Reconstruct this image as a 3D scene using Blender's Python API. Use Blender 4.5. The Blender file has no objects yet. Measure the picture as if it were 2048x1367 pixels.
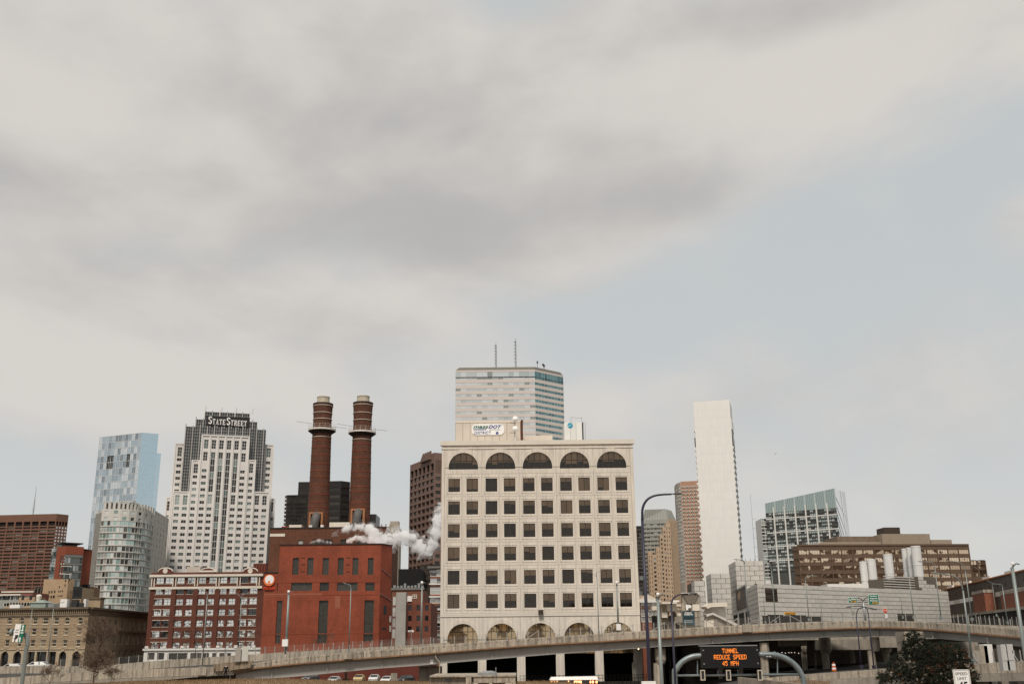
import bpy, math, random
from mathutils import Vector, Matrix
random.seed(7)
SC = bpy.context.scene
COL = SC.collection

# ------------------------------------------------------------------ camera
F, CX, CY = 2048.0, 1024.0, 683.5
EYE = Vector((0, 0, 3.2))
TH, RO = math.atan(0.2974), 0.0100
_f = Vector((0, math.cos(TH), math.sin(TH)))
_r0 = Vector((1, 0, 0)); _u0 = Vector((0, -math.sin(TH), math.cos(TH)))
_r = _r0*math.cos(RO) - _u0*math.sin(RO)
_u = _r0*math.sin(RO) + _u0*math.cos(RO)
cam_d = bpy.data.cameras.new('camera'); cam = bpy.data.objects.new('camera', cam_d); COL.objects.link(cam)
cam_d.sensor_width = 36; cam_d.lens = 36; cam_d.clip_start = .5; cam_d.clip_end = 20000
cam.matrix_world = Matrix(((_r.x, _u.x, -_f.x, EYE.x), (_r.y, _u.y, -_f.y, EYE.y), (_r.z, _u.z, -_f.z, EYE.z), (0, 0, 0, 1)))
SC.camera = cam
SC.render.resolution_x, SC.render.resolution_y = 1024, 683

def ray(u, v): return _f + _r*((u-CX)/F) - _u*((v-CY)/F)
def at(u, v, Y):
    d = ray(u, v); return EYE + d*(Y/d.y)
def XY(u, v, Y):
    p = at(u, v, Y); return (p.x, p.y)
def zat(u, v, Y): return at(u, v, Y).z

# ------------------------------------------------------------------ sky
SUN_AZ, SUN_EL = math.radians(188), math.radians(55)      # behind the camera, a little to the left
w = bpy.data.worlds.new('World'); SC.world = w; w.use_nodes = True
nt = w.node_tree; N = nt.nodes; L = nt.links; N.clear()
def wm(op, a, b=None, c=None, clamp=False):
    n = N.new('ShaderNodeMath'); n.operation = op; n.use_clamp = clamp
    for i, x in enumerate((a, b, c)):
        if x is None: continue
        if isinstance(x, (int, float)): n.inputs[i].default_value = x
        else: L.new(x, n.inputs[i])
    return n.outputs[0]
def wmix(f, a, b):
    n = N.new('ShaderNodeMix'); n.data_type = 'RGBA'
    for i, x in ((0, f), (6, a), (7, b)):
        if isinstance(x, tuple): n.inputs[i].default_value = (*x, 1)
        elif isinstance(x, (int, float)): n.inputs[i].default_value = x
        else: L.new(x, n.inputs[i])
    return n.outputs[2]
def wramp(x, lo, hi):
    n = N.new('ShaderNodeMapRange'); n.interpolation_type = 'SMOOTHERSTEP'
    L.new(x, n.inputs[0]); n.inputs[1].default_value = lo; n.inputs[2].default_value = hi
    return n.outputs[0]
tc = N.new('ShaderNodeTexCoord'); sp = N.new('ShaderNodeSeparateXYZ'); L.new(tc.outputs['Generated'], sp.inputs[0])
stz = wm('MULTIPLY', sp.outputs[2], 1.9)
cmb = N.new('ShaderNodeCombineXYZ'); L.new(sp.outputs[0], cmb.inputs[0]); L.new(sp.outputs[1], cmb.inputs[1]); L.new(stz, cmb.inputs[2])
def wnoise(scale, det, rough, dist, off):
    mp = N.new('ShaderNodeMapping'); L.new(cmb.outputs[0], mp.inputs[0]); mp.inputs[1].default_value = off
    n = N.new('ShaderNodeTexNoise'); L.new(mp.outputs[0], n.inputs[0])
    n.inputs['Scale'].default_value = scale; n.inputs['Detail'].default_value = det
    n.inputs['Roughness'].default_value = rough; n.inputs['Distortion'].default_value = dist
    return n.outputs[0]
def lobe(u, v, ru, rv, wt):
    """soft bank of cloud (or gap) round one direction of the sky"""
    d = ray(u, v).normalized(); a = wm('DIVIDE', wm('SUBTRACT', sp.outputs[0], d.x), ru/2100); b = wm('DIVIDE', wm('SUBTRACT', sp.outputs[2], d.z), rv/2250)
    q = wm('ADD', wm('MULTIPLY', a, a), wm('MULTIPLY', b, b))
    return wm('MULTIPLY', wm('POWER', 2.718, wm('MULTIPLY', q, -1.0)), wt)
def total(*xs):
    r = xs[0]
    for x in xs[1:]: r = wm('ADD', r, x)
    return r
def cloudf(dz): return wnoise(2.6, 6, .50, .35, (2.3, 5.1, 1.7+dz)), wnoise(6.5, 5, .52, .3, (7.3, 1.9, 3.3+dz))
n0, m0 = cloudf(0); n1, m1 = cloudf(.10)
banks = total(lobe(250, 250, 620, 330, .22), lobe(900, 330, 330, 200, .20), lobe(1350, 170, 420, 150, .24), lobe(950, 520, 200, 70, .12), lobe(1800, 60, 420, 110, .22), lobe(1380, 400, 280, 80, .20), lobe(760, 640, 180, 60, .10),
              lobe(1750, 430, 400, 190, -.24), lobe(1350, 640, 420, 120, -.14), lobe(150, 680, 480, 200, .24), lobe(520, 640, 330, 80, .12), lobe(2040, 430, 70, 60, .22), lobe(560, 800, 380, 90, .10), lobe(1000, 20, 140, 60, -.16), lobe(420, 660, 200, 40, -.06))
cover = wramp(total(wm('MULTIPLY', n0, .62), wm('MULTIPLY', m0, .40), banks), .38, .74)
# undersides darker, tops paler: density seen a little higher up the sky minus density here
relief = total(wm('MULTIPLY', wm('SUBTRACT', n1, n0), 1.15), wm('MULTIPLY', wm('SUBTRACT', m1, m0), .42))
belly = total(wm('ADD', relief, .34), wm('MULTIPLY', n0, .18), lobe(880, 290, 300, 120, .14), lobe(900, 480, 280, 90, .22), lobe(1230, 400, 380, 70, .24), lobe(520, 200, 280, 110, .10), lobe(690, 640, 200, 60, .16), lobe(80, 590, 300, 90, .10), lobe(1350, 60, 330, 80, .10),
              lobe(1560, 190, 260, 90, -.20), lobe(330, 470, 260, 110, -.10), lobe(1050, 200, 200, 70, -.10), lobe(150, 720, 380, 110, -.14))
belly = wramp(belly, .22, .92)
sky = N.new('ShaderNodeTexSky'); sky.sky_type = 'NISHITA'; sky.sun_disc = False
sky.sun_elevation = SUN_EL; sky.sun_rotation = SUN_AZ; sky.air_density = 1.0; sky.dust_density = 2.0; sky.ozone_density = 1.0
cloud = wmix(belly, (6.7, 6.36, 5.98), (4.65, 4.55, 4.45))
veil = wmix(.90, sky.outputs[0], (5.7, 6.02, 6.0))
full = wmix(cover, veil, cloud)
hz = wm('POWER', 2.718, wm('MULTIPLY', wm('MAXIMUM', sp.outputs[2], 0.0), -8.0))
full = wmix(wm('MULTIPLY', hz, .80), full, (7.0, 6.9, 6.7))
bg = N.new('ShaderNodeBackground'); bg.inputs[1].default_value = .1; L.new(full, bg.inputs[0])
wo = N.new('ShaderNodeOutputWorld'); L.new(bg.outputs[0], wo.inputs[0])

# ------------------------------------------------------------------ sun and exposure
sd = bpy.data.lights.new('sun', 'SUN'); sd.energy = 3.1; sd.angle = math.radians(12); sd.color = (1, .92, .82)
so = bpy.data.objects.new('sun', sd); COL.objects.link(so)
sdir = Vector((math.sin(SUN_AZ)*math.cos(SUN_EL), math.cos(SUN_AZ)*math.cos(SUN_EL), math.sin(SUN_EL)))
so.rotation_euler = sdir.to_track_quat('Z', 'Y').to_euler()
SC.view_settings.view_transform = 'Standard'; SC.view_settings.look = 'None'
SC.view_settings.exposure = 0.0; SC.view_settings.gamma = 1.0; SC.view_settings.use_curve_mapping = False

# ------------------------------------------------------------------ materials
MATS = {}
def mat(name, col, rough=.8, var=.12, scale=.6, stretch=(1, 1, 1), rnd=0.0, metal=0.0, bump=0.0, spec=.3, streak=0.0, emit=None, fine=0.0):
    if name in MATS: return MATS[name]
    m = bpy.data.materials.new(name); m.use_nodes = True; t = m.node_tree; n = t.nodes; l = t.links
    b = n['Principled BSDF']; b.inputs['Roughness'].default_value = rough; b.inputs['Metallic'].default_value = metal
    b.inputs['Specular IOR Level'].default_value = spec
    tc = n.new('ShaderNodeTexCoord'); mp = n.new('ShaderNodeMapping'); mp.inputs[3].default_value = stretch
    l.new(tc.outputs['Object'], mp.inputs[0])
    nz = n.new('ShaderNodeTexNoise'); nz.inputs['Scale'].default_value = scale; nz.inputs['Detail'].default_value = 6; nz.inputs['Roughness'].default_value = .65
    l.new(mp.outputs[0], nz.inputs[0])
    mr = n.new('ShaderNodeMapRange'); l.new(nz.outputs[0], mr.inputs[0])
    mr.inputs[1].default_value = .3; mr.inputs[2].default_value = .7; mr.inputs[3].default_value = 1-var; mr.inputs[4].default_value = 1+var
    val = mr.outputs[0]
    def mul(a, c):
        q = n.new('ShaderNodeMath'); q.operation = 'MULTIPLY'; l.new(a, q.inputs[0]); l.new(c, q.inputs[1]); return q.outputs[0]
    if rnd:
        oi = n.new('ShaderNodeObjectInfo'); r2 = n.new('ShaderNodeMapRange'); l.new(oi.outputs['Random'], r2.inputs[0])
        r2.inputs[3].default_value = 1-rnd; r2.inputs[4].default_value = 1+rnd; val = mul(val, r2.outputs[0])
    if streak:
        mp2 = n.new('ShaderNodeMapping'); mp2.inputs[3].default_value = (1.9, 1.9, .12); l.new(tc.outputs['Object'], mp2.inputs[0])
        n2 = n.new('ShaderNodeTexNoise'); n2.inputs['Scale'].default_value = 1.6; n2.inputs['Detail'].default_value = 5; l.new(mp2.outputs[0], n2.inputs[0])
        r3 = n.new('ShaderNodeMapRange'); l.new(n2.outputs[0], r3.inputs[0]); r3.inputs[1].default_value = .42; r3.inputs[2].default_value = .72
        r3.inputs[3].default_value = 1.0; r3.inputs[4].default_value = 1-streak; val = mul(val, r3.outputs[0])
    if fine:
        n4 = n.new('ShaderNodeTexNoise'); n4.inputs['Scale'].default_value = scale*9; n4.inputs['Detail'].default_value = 3; l.new(mp.outputs[0], n4.inputs[0])
        r4 = n.new('ShaderNodeMapRange'); l.new(n4.outputs[0], r4.inputs[0]); r4.inputs[1].default_value = .35; r4.inputs[2].default_value = .65
        r4.inputs[3].default_value = 1-fine; r4.inputs[4].default_value = 1+fine; val = mul(val, r4.outputs[0])
    vm = n.new('ShaderNodeVectorMath'); vm.operation = 'SCALE'; vm.inputs[0].default_value = col; l.new(val, vm.inputs['Scale'])
    l.new(vm.outputs[0], b.inputs['Base Color'])
    if bump:
        bp = n.new('ShaderNodeBump'); bp.inputs['Strength'].default_value = bump; bp.inputs['Distance'].default_value = .05; l.new(nz.outputs[0], bp.inputs['Height']); l.new(bp.outputs[0], b.inputs['Normal'])
    if emit:
        b.inputs['Emission Color'].default_value = (*emit[0], 1); b.inputs['Emission Strength'].default_value = emit[1]
    MATS[name] = m; return m

def glass(name, cols, metal=.35, rough=.06, wob=.02, wscale=.5):
    """coated facade glass: each pane takes one of the tints; cols = [(stop, colour)...]"""
    if name in MATS: return MATS[name]
    m = bpy.data.materials.new(name); m.use_nodes = True; t = m.node_tree; n = t.nodes; l = t.links
    b = n['Principled BSDF']; b.inputs['Roughness'].default_value = rough; b.inputs['Metallic'].default_value = metal; b.inputs['Specular IOR Level'].default_value = .6
    oi = n.new('ShaderNodeObjectInfo'); r = n.new('ShaderNodeValToRGB'); r.color_ramp.interpolation = 'CONSTANT'
    els = r.color_ramp.elements
    while len(els) < len(cols): els.new(1)
    for e, (p, c) in zip(els, cols): e.position = p; e.color = (*c, 1)
    l.new(oi.outputs['Random'], r.inputs[0]); l.new(r.outputs[0], b.inputs['Base Color'])
    tc = n.new('ShaderNodeTexCoord'); nz = n.new('ShaderNodeTexNoise'); nz.inputs['Scale'].default_value = wscale; nz.inputs['Detail'].default_value = 2
    va = n.new('ShaderNodeVectorMath'); va.operation = 'ADD'; l.new(tc.outputs['Object'], va.inputs[0])
    vs = n.new('ShaderNodeCombineXYZ')
    ml = n.new('ShaderNodeMath'); ml.operation = 'MULTIPLY'; l.new(oi.outputs['Random'], ml.inputs[0]); ml.inputs[1].default_value = 300
    l.new(ml.outputs[0], vs.inputs[0]); l.new(vs.outputs[0], va.inputs[1]); l.new(va.outputs[0], nz.inputs[0])
    # panes are never quite flat or plumb: tilt of each pane plus a slow ripple
    gn = n.new('ShaderNodeNewGeometry'); ad = n.new('ShaderNodeVectorMath'); ad.operation = 'MULTIPLY_ADD'
    sb = n.new('ShaderNodeVectorMath'); sb.operation = 'SUBTRACT'; l.new(nz.outputs['Color'], sb.inputs[0]); sb.inputs[1].default_value = (.5, .5, .5)
    l.new(sb.outputs[0], ad.inputs[0]); ad.inputs[1].default_value = (wob*4, wob*4, wob*4); l.new(gn.outputs['Normal'], ad.inputs[2])
    nn = n.new('ShaderNodeVectorMath'); nn.operation = 'NORMALIZE'; l.new(ad.outputs[0], nn.inputs[0]); l.new(nn.outputs[0], b.inputs['Normal'])
    MATS[name] = m; return m

def clear_glass(name, tint, gloss):
    if name in MATS: return MATS[name]
    m = bpy.data.materials.new(name); m.use_nodes = True; t = m.node_tree; n = t.nodes; l = t.links; n.clear()
    tr = n.new('ShaderNodeBsdfTransparent'); tr.inputs[0].default_value = (*tint, 1)
    gl = n.new('ShaderNodeBsdfGlossy'); gl.inputs['Roughness'].default_value = .03; gl.inputs[0].default_value = (1, .95, .88, 1)
    fr = n.new('ShaderNodeFresnel'); fr.inputs[0].default_value = 1.5
    ad = n.new('ShaderNodeMath'); ad.operation = 'ADD'; l.new(fr.outputs[0], ad.inputs[0]); ad.inputs[1].default_value = gloss
    mx = n.new('ShaderNodeMixShader'); l.new(ad.outputs[0], mx.inputs[0]); l.new(tr.outputs[0], mx.inputs[1]); l.new(gl.outputs[0], mx.inputs[2])
    o = n.new('ShaderNodeOutputMaterial'); l.new(mx.outputs[0], o.inputs[0])
    MATS[name] = m; return m

# ------------------------------------------------------------------ mesh helpers
class MB:
    def __init__(s): s.v = []; s.f = []; s.m = []
    def face(s, pts, mi=0):
        k = len(s.v); s.v += [tuple(p) for p in pts]; s.f.append(tuple(range(k, k+len(pts)))); s.m.append(mi)
    def box(s, x0, x1, y0, y1, z0, z1, mi=0):
        k = len(s.v); s.v += [(x0, y0, z0), (x1, y0, z0), (x1, y1, z0), (x0, y1, z0), (x0, y0, z1), (x1, y0, z1), (x1, y1, z1), (x0, y1, z1)]
        for q in ((0, 3, 2, 1), (4, 5, 6, 7), (0, 1, 5, 4), (1, 2, 6, 5), (2, 3, 7, 6), (3, 0, 4, 7)):
            s.f.append(tuple(k+i for i in q)); s.m.append(mi)
        return s
    def prism(s, poly, z0, z1, mi=0, skip=(), top=True, bot=True, ztop=None):
        n = len(poly); k = len(s.v); zt = ztop or [z1]*n
        s.v += [(p[0], p[1], z0) for p in poly] + [(p[0], p[1], zt[i]) for i, p in enumerate(poly)]
        for i in range(n):
            if i in skip: continue
            j = (i+1) % n; s.f.append((k+i, k+j, k+n+j, k+n+i)); s.m.append(mi)
        if top: s.f.append(tuple(k+n+i for i in range(n))); s.m.append(mi)
        if bot: s.f.append(tuple(k+i for i in reversed(range(n)))); s.m.append(mi)
        return s
    def tube(s, path, rad, n=8, mi=0, cap=True):
        path = [Vector(p) for p in path]; m = len(path)
        if isinstance(rad, (int, float)): rad = [rad]*m
        k = len(s.v); prev = None
        for i, p in enumerate(path):
            t = (path[min(i+1, m-1)] - path[max(i-1, 0)]).normalized()
            a = prev if prev is not None else (Vector((1, 0, 0)) if abs(t.x) < .9 else Vector((0, 1, 0)))
            a = (a - t*a.dot(t)).normalized(); prev = a; b = t.cross(a)
            for j in range(n):
                an = 2*math.pi*j/n; q = p + (a*math.cos(an)+b*math.sin(an))*rad[i]; s.v.append(tuple(q))
        for i in range(m-1):
            for j in range(n):
                j2 = (j+1) % n; s.f.append((k+i*n+j, k+i*n+j2, k+(i+1)*n+j2, k+(i+1)*n+j)); s.m.append(mi)
        if cap:
            s.f.append(tuple(k+j for j in reversed(range(n)))); s.m.append(mi)
            s.f.append(tuple(k+(m-1)*n+j for j in range(n))); s.m.append(mi)
        return s
    def lathe(s, c, prof, n=24, mi=0):
        k = len(s.v)
        for r, z in prof:
            for j in range(n):
                an = 2*math.pi*j/n; s.v.append((c[0]+r*math.cos(an), c[1]+r*math.sin(an), z))
        for i in range(len(prof)-1):
            for j in range(n):
                j2 = (j+1) % n; s.f.append((k+i*n+j, k+i*n+j2, k+(i+1)*n+j2, k+(i+1)*n+j)); s.m.append(mi)
        s.f.append(tuple(k+(len(prof)-1)*n+j for j in range(n))); s.m.append(mi)
        return s
    def mesh(s, name, mats, smooth=False):
        me = bpy.data.meshes.new(name); me.from_pydata(s.v, [], s.f)
        for m in (mats if isinstance(mats, (list, tuple)) else [mats]): me.materials.append(m)
        if any(s.m): me.polygons.foreach_set('material_index', s.m)
        if smooth: me.polygons.foreach_set('use_smooth', [True]*len(s.f))
        me.update(); return me
    def obj(s, name, mats, parent=None, M=None, smooth=False): return link(name, s.mesh(name, mats, smooth), parent, M)

WM = {}
def link(name, data, parent=None, M=None):
    o = bpy.data.objects.new(name, data); COL.objects.link(o); M = M or Matrix.Identity(4)
    o.matrix_basis = M; WM[o.name] = M
    if parent is not None:
        o.parent = parent; o.matrix_parent_inverse = WM[parent.name].inverted()
    return o
LABELS = set()
def tag(o, label, cat, group=None):
    assert label not in LABELS or group, label
    LABELS.add(label); o['label'] = label; o['category'] = cat
    if group: o['group'] = group
    return o
def thing(name, label, cat, loc=(0, 0, 0), group=None):
    return tag(link(name, None, None, Matrix.Translation(Vector(loc))), label, cat, group)
def kind(o, k): o['kind'] = k; return o

class Pl:
    """a vertical facade plane from ground point a (left) to b (right); local x along it, local y into the building"""
    def __init__(s, a, b):
        s.a = Vector((a[0], a[1])); s.b = Vector((b[0], b[1])); d = s.b-s.a; s.L = d.length; s.e = d/s.L; s.n = Vector((s.e.y, -s.e.x))
        s.M = Matrix(((s.e.x, -s.n.x, 0, s.a.x), (s.e.y, -s.n.y, 0, s.a.y), (0, 0, 1, 0), (0, 0, 0, 1)))
    def px(s, u, v, d=0):
        r = ray(u, v); o = s.a - s.n*d
        t = ((o.x-EYE.x)*s.n.x + (o.y-EYE.y)*s.n.y)/(r.x*s.n.x + r.y*s.n.y); p = EYE + r*t
        return ((p.x-o.x)*s.e.x + (p.y-o.y)*s.e.y, p.z)
    def s(s_, u, v): return s_.px(u, v)[0]
    def z(s, u, v): return s.px(u, v)[1]
    def rect(s, u0, v0, u1, v1):
        vm, um = (v0+v1)/2, (u0+u1)/2
        return (s.s(u0, vm), s.s(u1, vm), s.z(um, v1), s.z(um, v0))
    def pt(s, x, d, z): return s.M @ Vector((x, d, z))
    def xy(s, x, d): p = s.pt(x, d, 0); return (p.x, p.y)
    def fp(s, d): return [s.xy(0, 0), s.xy(s.L, 0), s.xy(s.L, d), s.xy(0, d)]
    def sub(s, s0, s1, d=0): return Pl(s.xy(s0, d), s.xy(s1, d))
def front(u0, u1, v, Y0, Y1=None): return Pl(XY(u0, v, Y0), XY(u1, v, Y1 or Y0))
def along(P, az, u, v):
    az = math.radians(az); sx, sy = math.sin(az), math.cos(az); r = ray(u, v)
    t = (P[1]*r.x - P[0]*r.y)/(sx*r.y - sy*r.x); return (P[0]+t*sx, P[1]+t*sy)

def wall(pl, s0, s1, z0, z1, rects, m, parent, depth=.3, name='wall', rm=None):
    """wall sheet with real openings and reveals"""
    R = [r for r in rects if r[1] > s0 and r[0] < s1 and r[3] > z0 and r[2] < z1]
    R = [(max(r[0], s0), min(r[1], s1), max(r[2], z0), min(r[3], z1)) for r in R]
    q = lambda x: round(x, 3)
    xs = sorted({q(s0), q(s1)} | {q(x) for r in R for x in r[:2]}); zs = sorted({q(z0), q(z1)} | {q(x) for r in R for x in r[2:]})
    xi = {x: i for i, x in enumerate(xs)}; zi = {z: i for i, z in enumerate(zs)}
    full = [[True]*(len(xs)-1) for _ in range(len(zs)-1)]
    for r in R:
        for j in range(zi[q(r[2])], zi[q(r[3])]):
            for i in range(xi[q(r[0])], xi[q(r[1])]): full[j][i] = False
    mb = MB()
    for j, row in enumerate(full):
        i = 0
        while i < len(row):
            if not row[i]: i += 1; continue
            k = i
            while k < len(row) and row[k]: k += 1
            mb.face([(xs[i], 0, zs[j]), (xs[k], 0, zs[j]), (xs[k], 0, zs[j+1]), (xs[i], 0, zs[j+1])]); i = k
    for a, b, c, d in R:
        mb.face([(a, 0, c), (a, 0, d), (a, depth, d), (a, depth, c)], 1); mb.face([(b, 0, d), (b, 0, c), (b, depth, c), (b, depth, d)], 1)
        mb.face([(a, 0, d), (b, 0, d), (b, depth, d), (a, depth, d)], 1); mb.face([(b, 0, c), (a, 0, c), (a, depth, c), (b, depth, c)], 1)
    return mb.obj(name, [m, rm or m], parent, pl.M)

WCACHE = {}
def win_mesh(w, h, gm, fm, nx, nz, fw):
    key = (round(w, 2), round(h, 2), gm.name, fm.name if fm else '', nx, nz, fw)
    if key in WCACHE: return WCACHE[key]
    mb = MB(); mb.face([(0, 0, 0), (w, 0, 0), (w, 0, h), (0, 0, h)], 0)
    if fm:
        t = -fw*.6
        for i in range(nx+1):
            c = w*i/nx; a = max(0, c-fw/2); b = min(w, c+fw/2)
            if i == 0: b = fw
            if i == nx: a = w-fw
            mb.face([(a, t, 0), (b, t, 0), (b, t, h), (a, t, h)], 1); mb.face([(a, t, h), (a, 0, h), (a, 0, 0), (a, t, 0)], 1); mb.face([(b, t, 0), (b, 0, 0), (b, 0, h), (b, t, h)], 1)
        for i in range(nz+1):
            c = h*i/nz; a = max(0, c-fw/2); b = min(h, c+fw/2)
            if i == 0: b = fw
            if i == nz: a = h-fw
            mb.face([(0, t*1.1, a), (w, t*1.1, a), (w, t*1.1, b), (0, t*1.1, b)], 1); mb.face([(0, 0, a), (w, 0, a), (w, t*1.1, a), (0, t*1.1, a)], 1); mb.face([(0, t*1.1, b), (w, t*1.1, b), (w, 0, b), (0, 0, b)], 1)
    WCACHE[key] = mb.mesh('window', [gm, fm] if fm else [gm]); return WCACHE[key]
def windows(pl, rects, gm, parent, fm=None, nx=1, nz=1, recess=.3, fw=.1, name='window', limit=300):
    out = []
    for r in rects[:limit]:
        me = win_mesh(r[1]-r[0], r[3]-r[2], gm, fm, nx, nz, fw)
        out.append(link(name, me, parent, pl.M @ Matrix.Translation((r[0], recess, r[2]))))
    rest = rects[limit:]
    if rest:
        mb = MB()
        for r in rest: mb.face([(r[0], recess, r[2]), (r[1], recess, r[2]), (r[1], recess, r[3]), (r[0], recess, r[3])])
        kind(mb.obj('window_field', gm, parent, pl.M), 'stuff')
    return out
def grid(ss, zs, w, h): return [(s, s+w, z, z+h) for z in zs for s in ss]
def lin(a, b, n): return [a+(b-a)*i/(n-1) for i in range(n)] if n > 1 else [a]
def curtain(pl, s0, s1, z0, z1, nx, nz, gm, fm, parent, name='curtain_wall', fw=.18, d=0.0, proud=.12):
    """glazed wall too fine to pick apart: glass sheet and a mullion grid in one mesh"""
    mb = MB(); mb.face([(s0, d, z0), (s1, d, z0), (s1, d, z1), (s0, d, z1)], 0)
    for i in range(nx+1):
        c = s0+(s1-s0)*i/nx; mb.box(max(s0, c-fw/2), min(s1, c+fw/2), d-proud, d, z0, z1, 1)
    for i in range(nz+1):
        c = z0+(z1-z0)*i/nz; mb.box(s0, s1, d-proud*.7, d, max(z0, c-fw/2), min(z1, c+fw/2), 1)
    return mb.obj(name, [gm, fm], parent, pl.M)
def body(parent, fp, z0, z1, m, skip=(0,), name='body', **k):
    return MB().prism(fp, z0, z1, skip=skip, **k).obj(name, m, parent)
def boxon(pl, s0, s1, d0, d1, z0, z1, m, parent, name, **k): return MB().box(s0, s1, d0, d1, z0, z1).obj(name, m, parent, pl.M, **k)

def text(pl, body_, s0, s1, z0, z1, m, parent, out=.05, ext=.02, name='lettering', shear=0, bold=0.0, fit=True):
    cu = bpy.data.curves.new('t', 'FONT'); cu.body = body_; cu.size = 1; cu.extrude = .02; cu.offset = bold; cu.shear = shear; cu.resolution_u = 3
    to = bpy.data.objects.new('t', cu); me = bpy.data.meshes.new_from_object(to); bpy.data.objects.remove(to); bpy.data.curves.remove(cu)
    xs = [v.co.x for v in me.vertices]; ys = [v.co.y for v in me.vertices]
    x0, x1, y0, y1 = min(xs), max(xs), min(ys), max(ys)
    for v in me.vertices:
        x, y, z = v.co; v.co = (s0+(x-x0)/(x1-x0)*(s1-s0), -out+(-ext if z > 0 else 0), z0+(y-y0)/(y1-y0)*(z1-z0))
    me.materials.clear(); me.materials.append(m); return link(name, me, parent, pl.M)
def disc(pl, s, z, r, d0, d1, m, parent, name, n=28):
    poly = [(s+r*math.cos(2*math.pi*i/n), z+r*math.sin(2*math.pi*i/n)) for i in range(n)]; return slab(pl, poly, d0, d1, m, parent, name)
def slab(pl, poly, d0, d1, m, parent, name):
    """flat plate with outline poly (s, z), from depth d0 (front) to d1"""
    mb = MB(); n = len(poly); mb.face([(p[0], d0, p[1]) for p in poly])
    for i in range(n):
        a, b = poly[i], poly[(i+1) % n]; mb.face([(a[0], d0, a[1]), (a[0], d1, a[1]), (b[0], d1, b[1]), (b[0], d0, b[1])])
    return mb.obj(name, m, parent, pl.M)
def smooth_path(pts, n=6):
    P = [Vector(p) for p in pts]; P = [P[0]*2-P[1]]+P+[P[-1]*2-P[-2]]; out = []
    for i in range(1, len(P)-2):
        for k in range(n):
            t = k/n; a, b, c, d = P[i-1], P[i], P[i+1], P[i+2]
            out.append(.5*((2*b)+(c-a)*t+(2*a-5*b+4*c-d)*t*t+(3*b-a-3*c+d)*t**3))
    out.append(P[-2]); return out
G0 = -4.0    # street level behind the grass bank

# ================================================================== palette
m_pre = mat('precast_concrete', (.665, .60, .52), .85, .07, .35, rnd=.025, streak=.24, bump=.05)
m_pre2 = mat('precast_trim', (.67, .61, .53), .85, .06, .5)
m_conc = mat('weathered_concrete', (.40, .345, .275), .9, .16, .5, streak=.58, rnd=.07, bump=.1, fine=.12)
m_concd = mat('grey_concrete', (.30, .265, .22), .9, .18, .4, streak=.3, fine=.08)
m_gird = mat('grey_girder_paint', (.34, .325, .30), .6, .10, .15, streak=.10)
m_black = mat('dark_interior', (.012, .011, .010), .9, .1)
m_brickred = mat('painted_red_brick', (.245, .058, .029), .8, .24, .22, streak=.14, fine=.10)
m_brick = mat('brown_brick', (.125, .052, .030), .9, .22, .35, streak=.2, fine=.22)
m_brickl = mat('loft_brick', (.115, .040, .026), .9, .22, .4, fine=.22)
m_cream = mat('cream_terracotta', (.66, .60, .51), .75, .08, .5)
m_white = mat('white_paint', (.72, .70, .66), .6, .06, .5)
m_dark = mat('dark_metal', (.035, .034, .034), .5, .15)
m_asph = mat('asphalt', (.055, .052, .048), .95, .25, .08, fine=.2)
m_frame = mat('bronze_frame', (.05, .035, .025), .5, .1)
m_frameb = mat('black_frame', (.02, .02, .02), .5, .1)
m_galv = mat('galvanised_steel', (.30, .31, .31), .45, .12, 1.0, metal=.5)
m_roof = mat('roof_membrane', (.16, .15, .14), .9, .2)
g_black = glass('black_glass', [(0, (.012, .012, .013))], .0, .06)
g_bright = glass('sky_reflecting_glass', [(0, (.78, .78, .76)), (.3, (.62, .62, .60)), (.55, (.85, .83, .8)), (.86, (.10, .10, .10))], .82, .05, .05, .9)

# ================================================================== ground
def gz(x, y):
    t = min(max((x-2)/38.0, 0), 1); t = t*t*(3-2*t); z = 1.6-2.4*y/125.0 if y > 0 else 1.6
    z = z*(1-t) + (G0-.6)*t
    if y > 126: k = min((y-126)/10.0, 1); z = z*(1-k)+(G0-.4)*k
    z += .62*math.exp(-((x+30)/24)**2)*min(1, max(y, 0)/100)*(1 if y < 126 else max(0, 1-(y-126)/10))
    z += .10*math.sin(x*.13+y*.05)*min(1, max(y, 0)/60)+.05*math.sin(x*.41)
    return z
MB().prism([(-9000, -9000), (9000, -9000), (9000, 9000), (-9000, 9000)], G0-2, G0, bot=False).obj('ground', m_asph)['kind'] = 'structure'
m_grass = mat('dry_turf', (.19, .122, .062), .95, .25, .7, fine=.3, bump=.3)
mb = MB(); gx = [-170+4*i for i in range(58)]; gy = [-40+4*i for i in range(45)]
mb.v = [(x, y, gz(x, y)) for y in gy for x in gx]; nx = len(gx)
mb.f = [(j*nx+i, j*nx+i+1, (j+1)*nx+i+1, (j+1)*nx+i) for j in range(len(gy)-1) for i in range(nx-1)]; mb.m = [0]*len(mb.f)
mb.obj('grass_bank', m_grass, smooth=True)['kind'] = 'structure'
m_blade = mat('straw_grass', (.21, .138, .072), .9, .3, 2.0, rnd=.1)
mb = MB()
for i in range(26000):
    y = 62+64*random.random()**.7; x = -y*.60+random.random()*y*.66
    z = gz(x, y); h = random.uniform(.06, .2); a = random.random()*6.28; wd = random.uniform(.02, .05); dx, dy = math.cos(a)*wd, math.sin(a)*wd; lx, ly = random.uniform(-.06, .06), random.uniform(-.06, .06)
    mb.face([(x-dx, y-dy, z-.01), (x+dx, y+dy, z-.01), (x+lx, y+ly, z+h)])
kind(mb.obj('dry_grass', m_blade), 'stuff')['label'] = 'dry straw coloured grass along the bank at the bottom'

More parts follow.
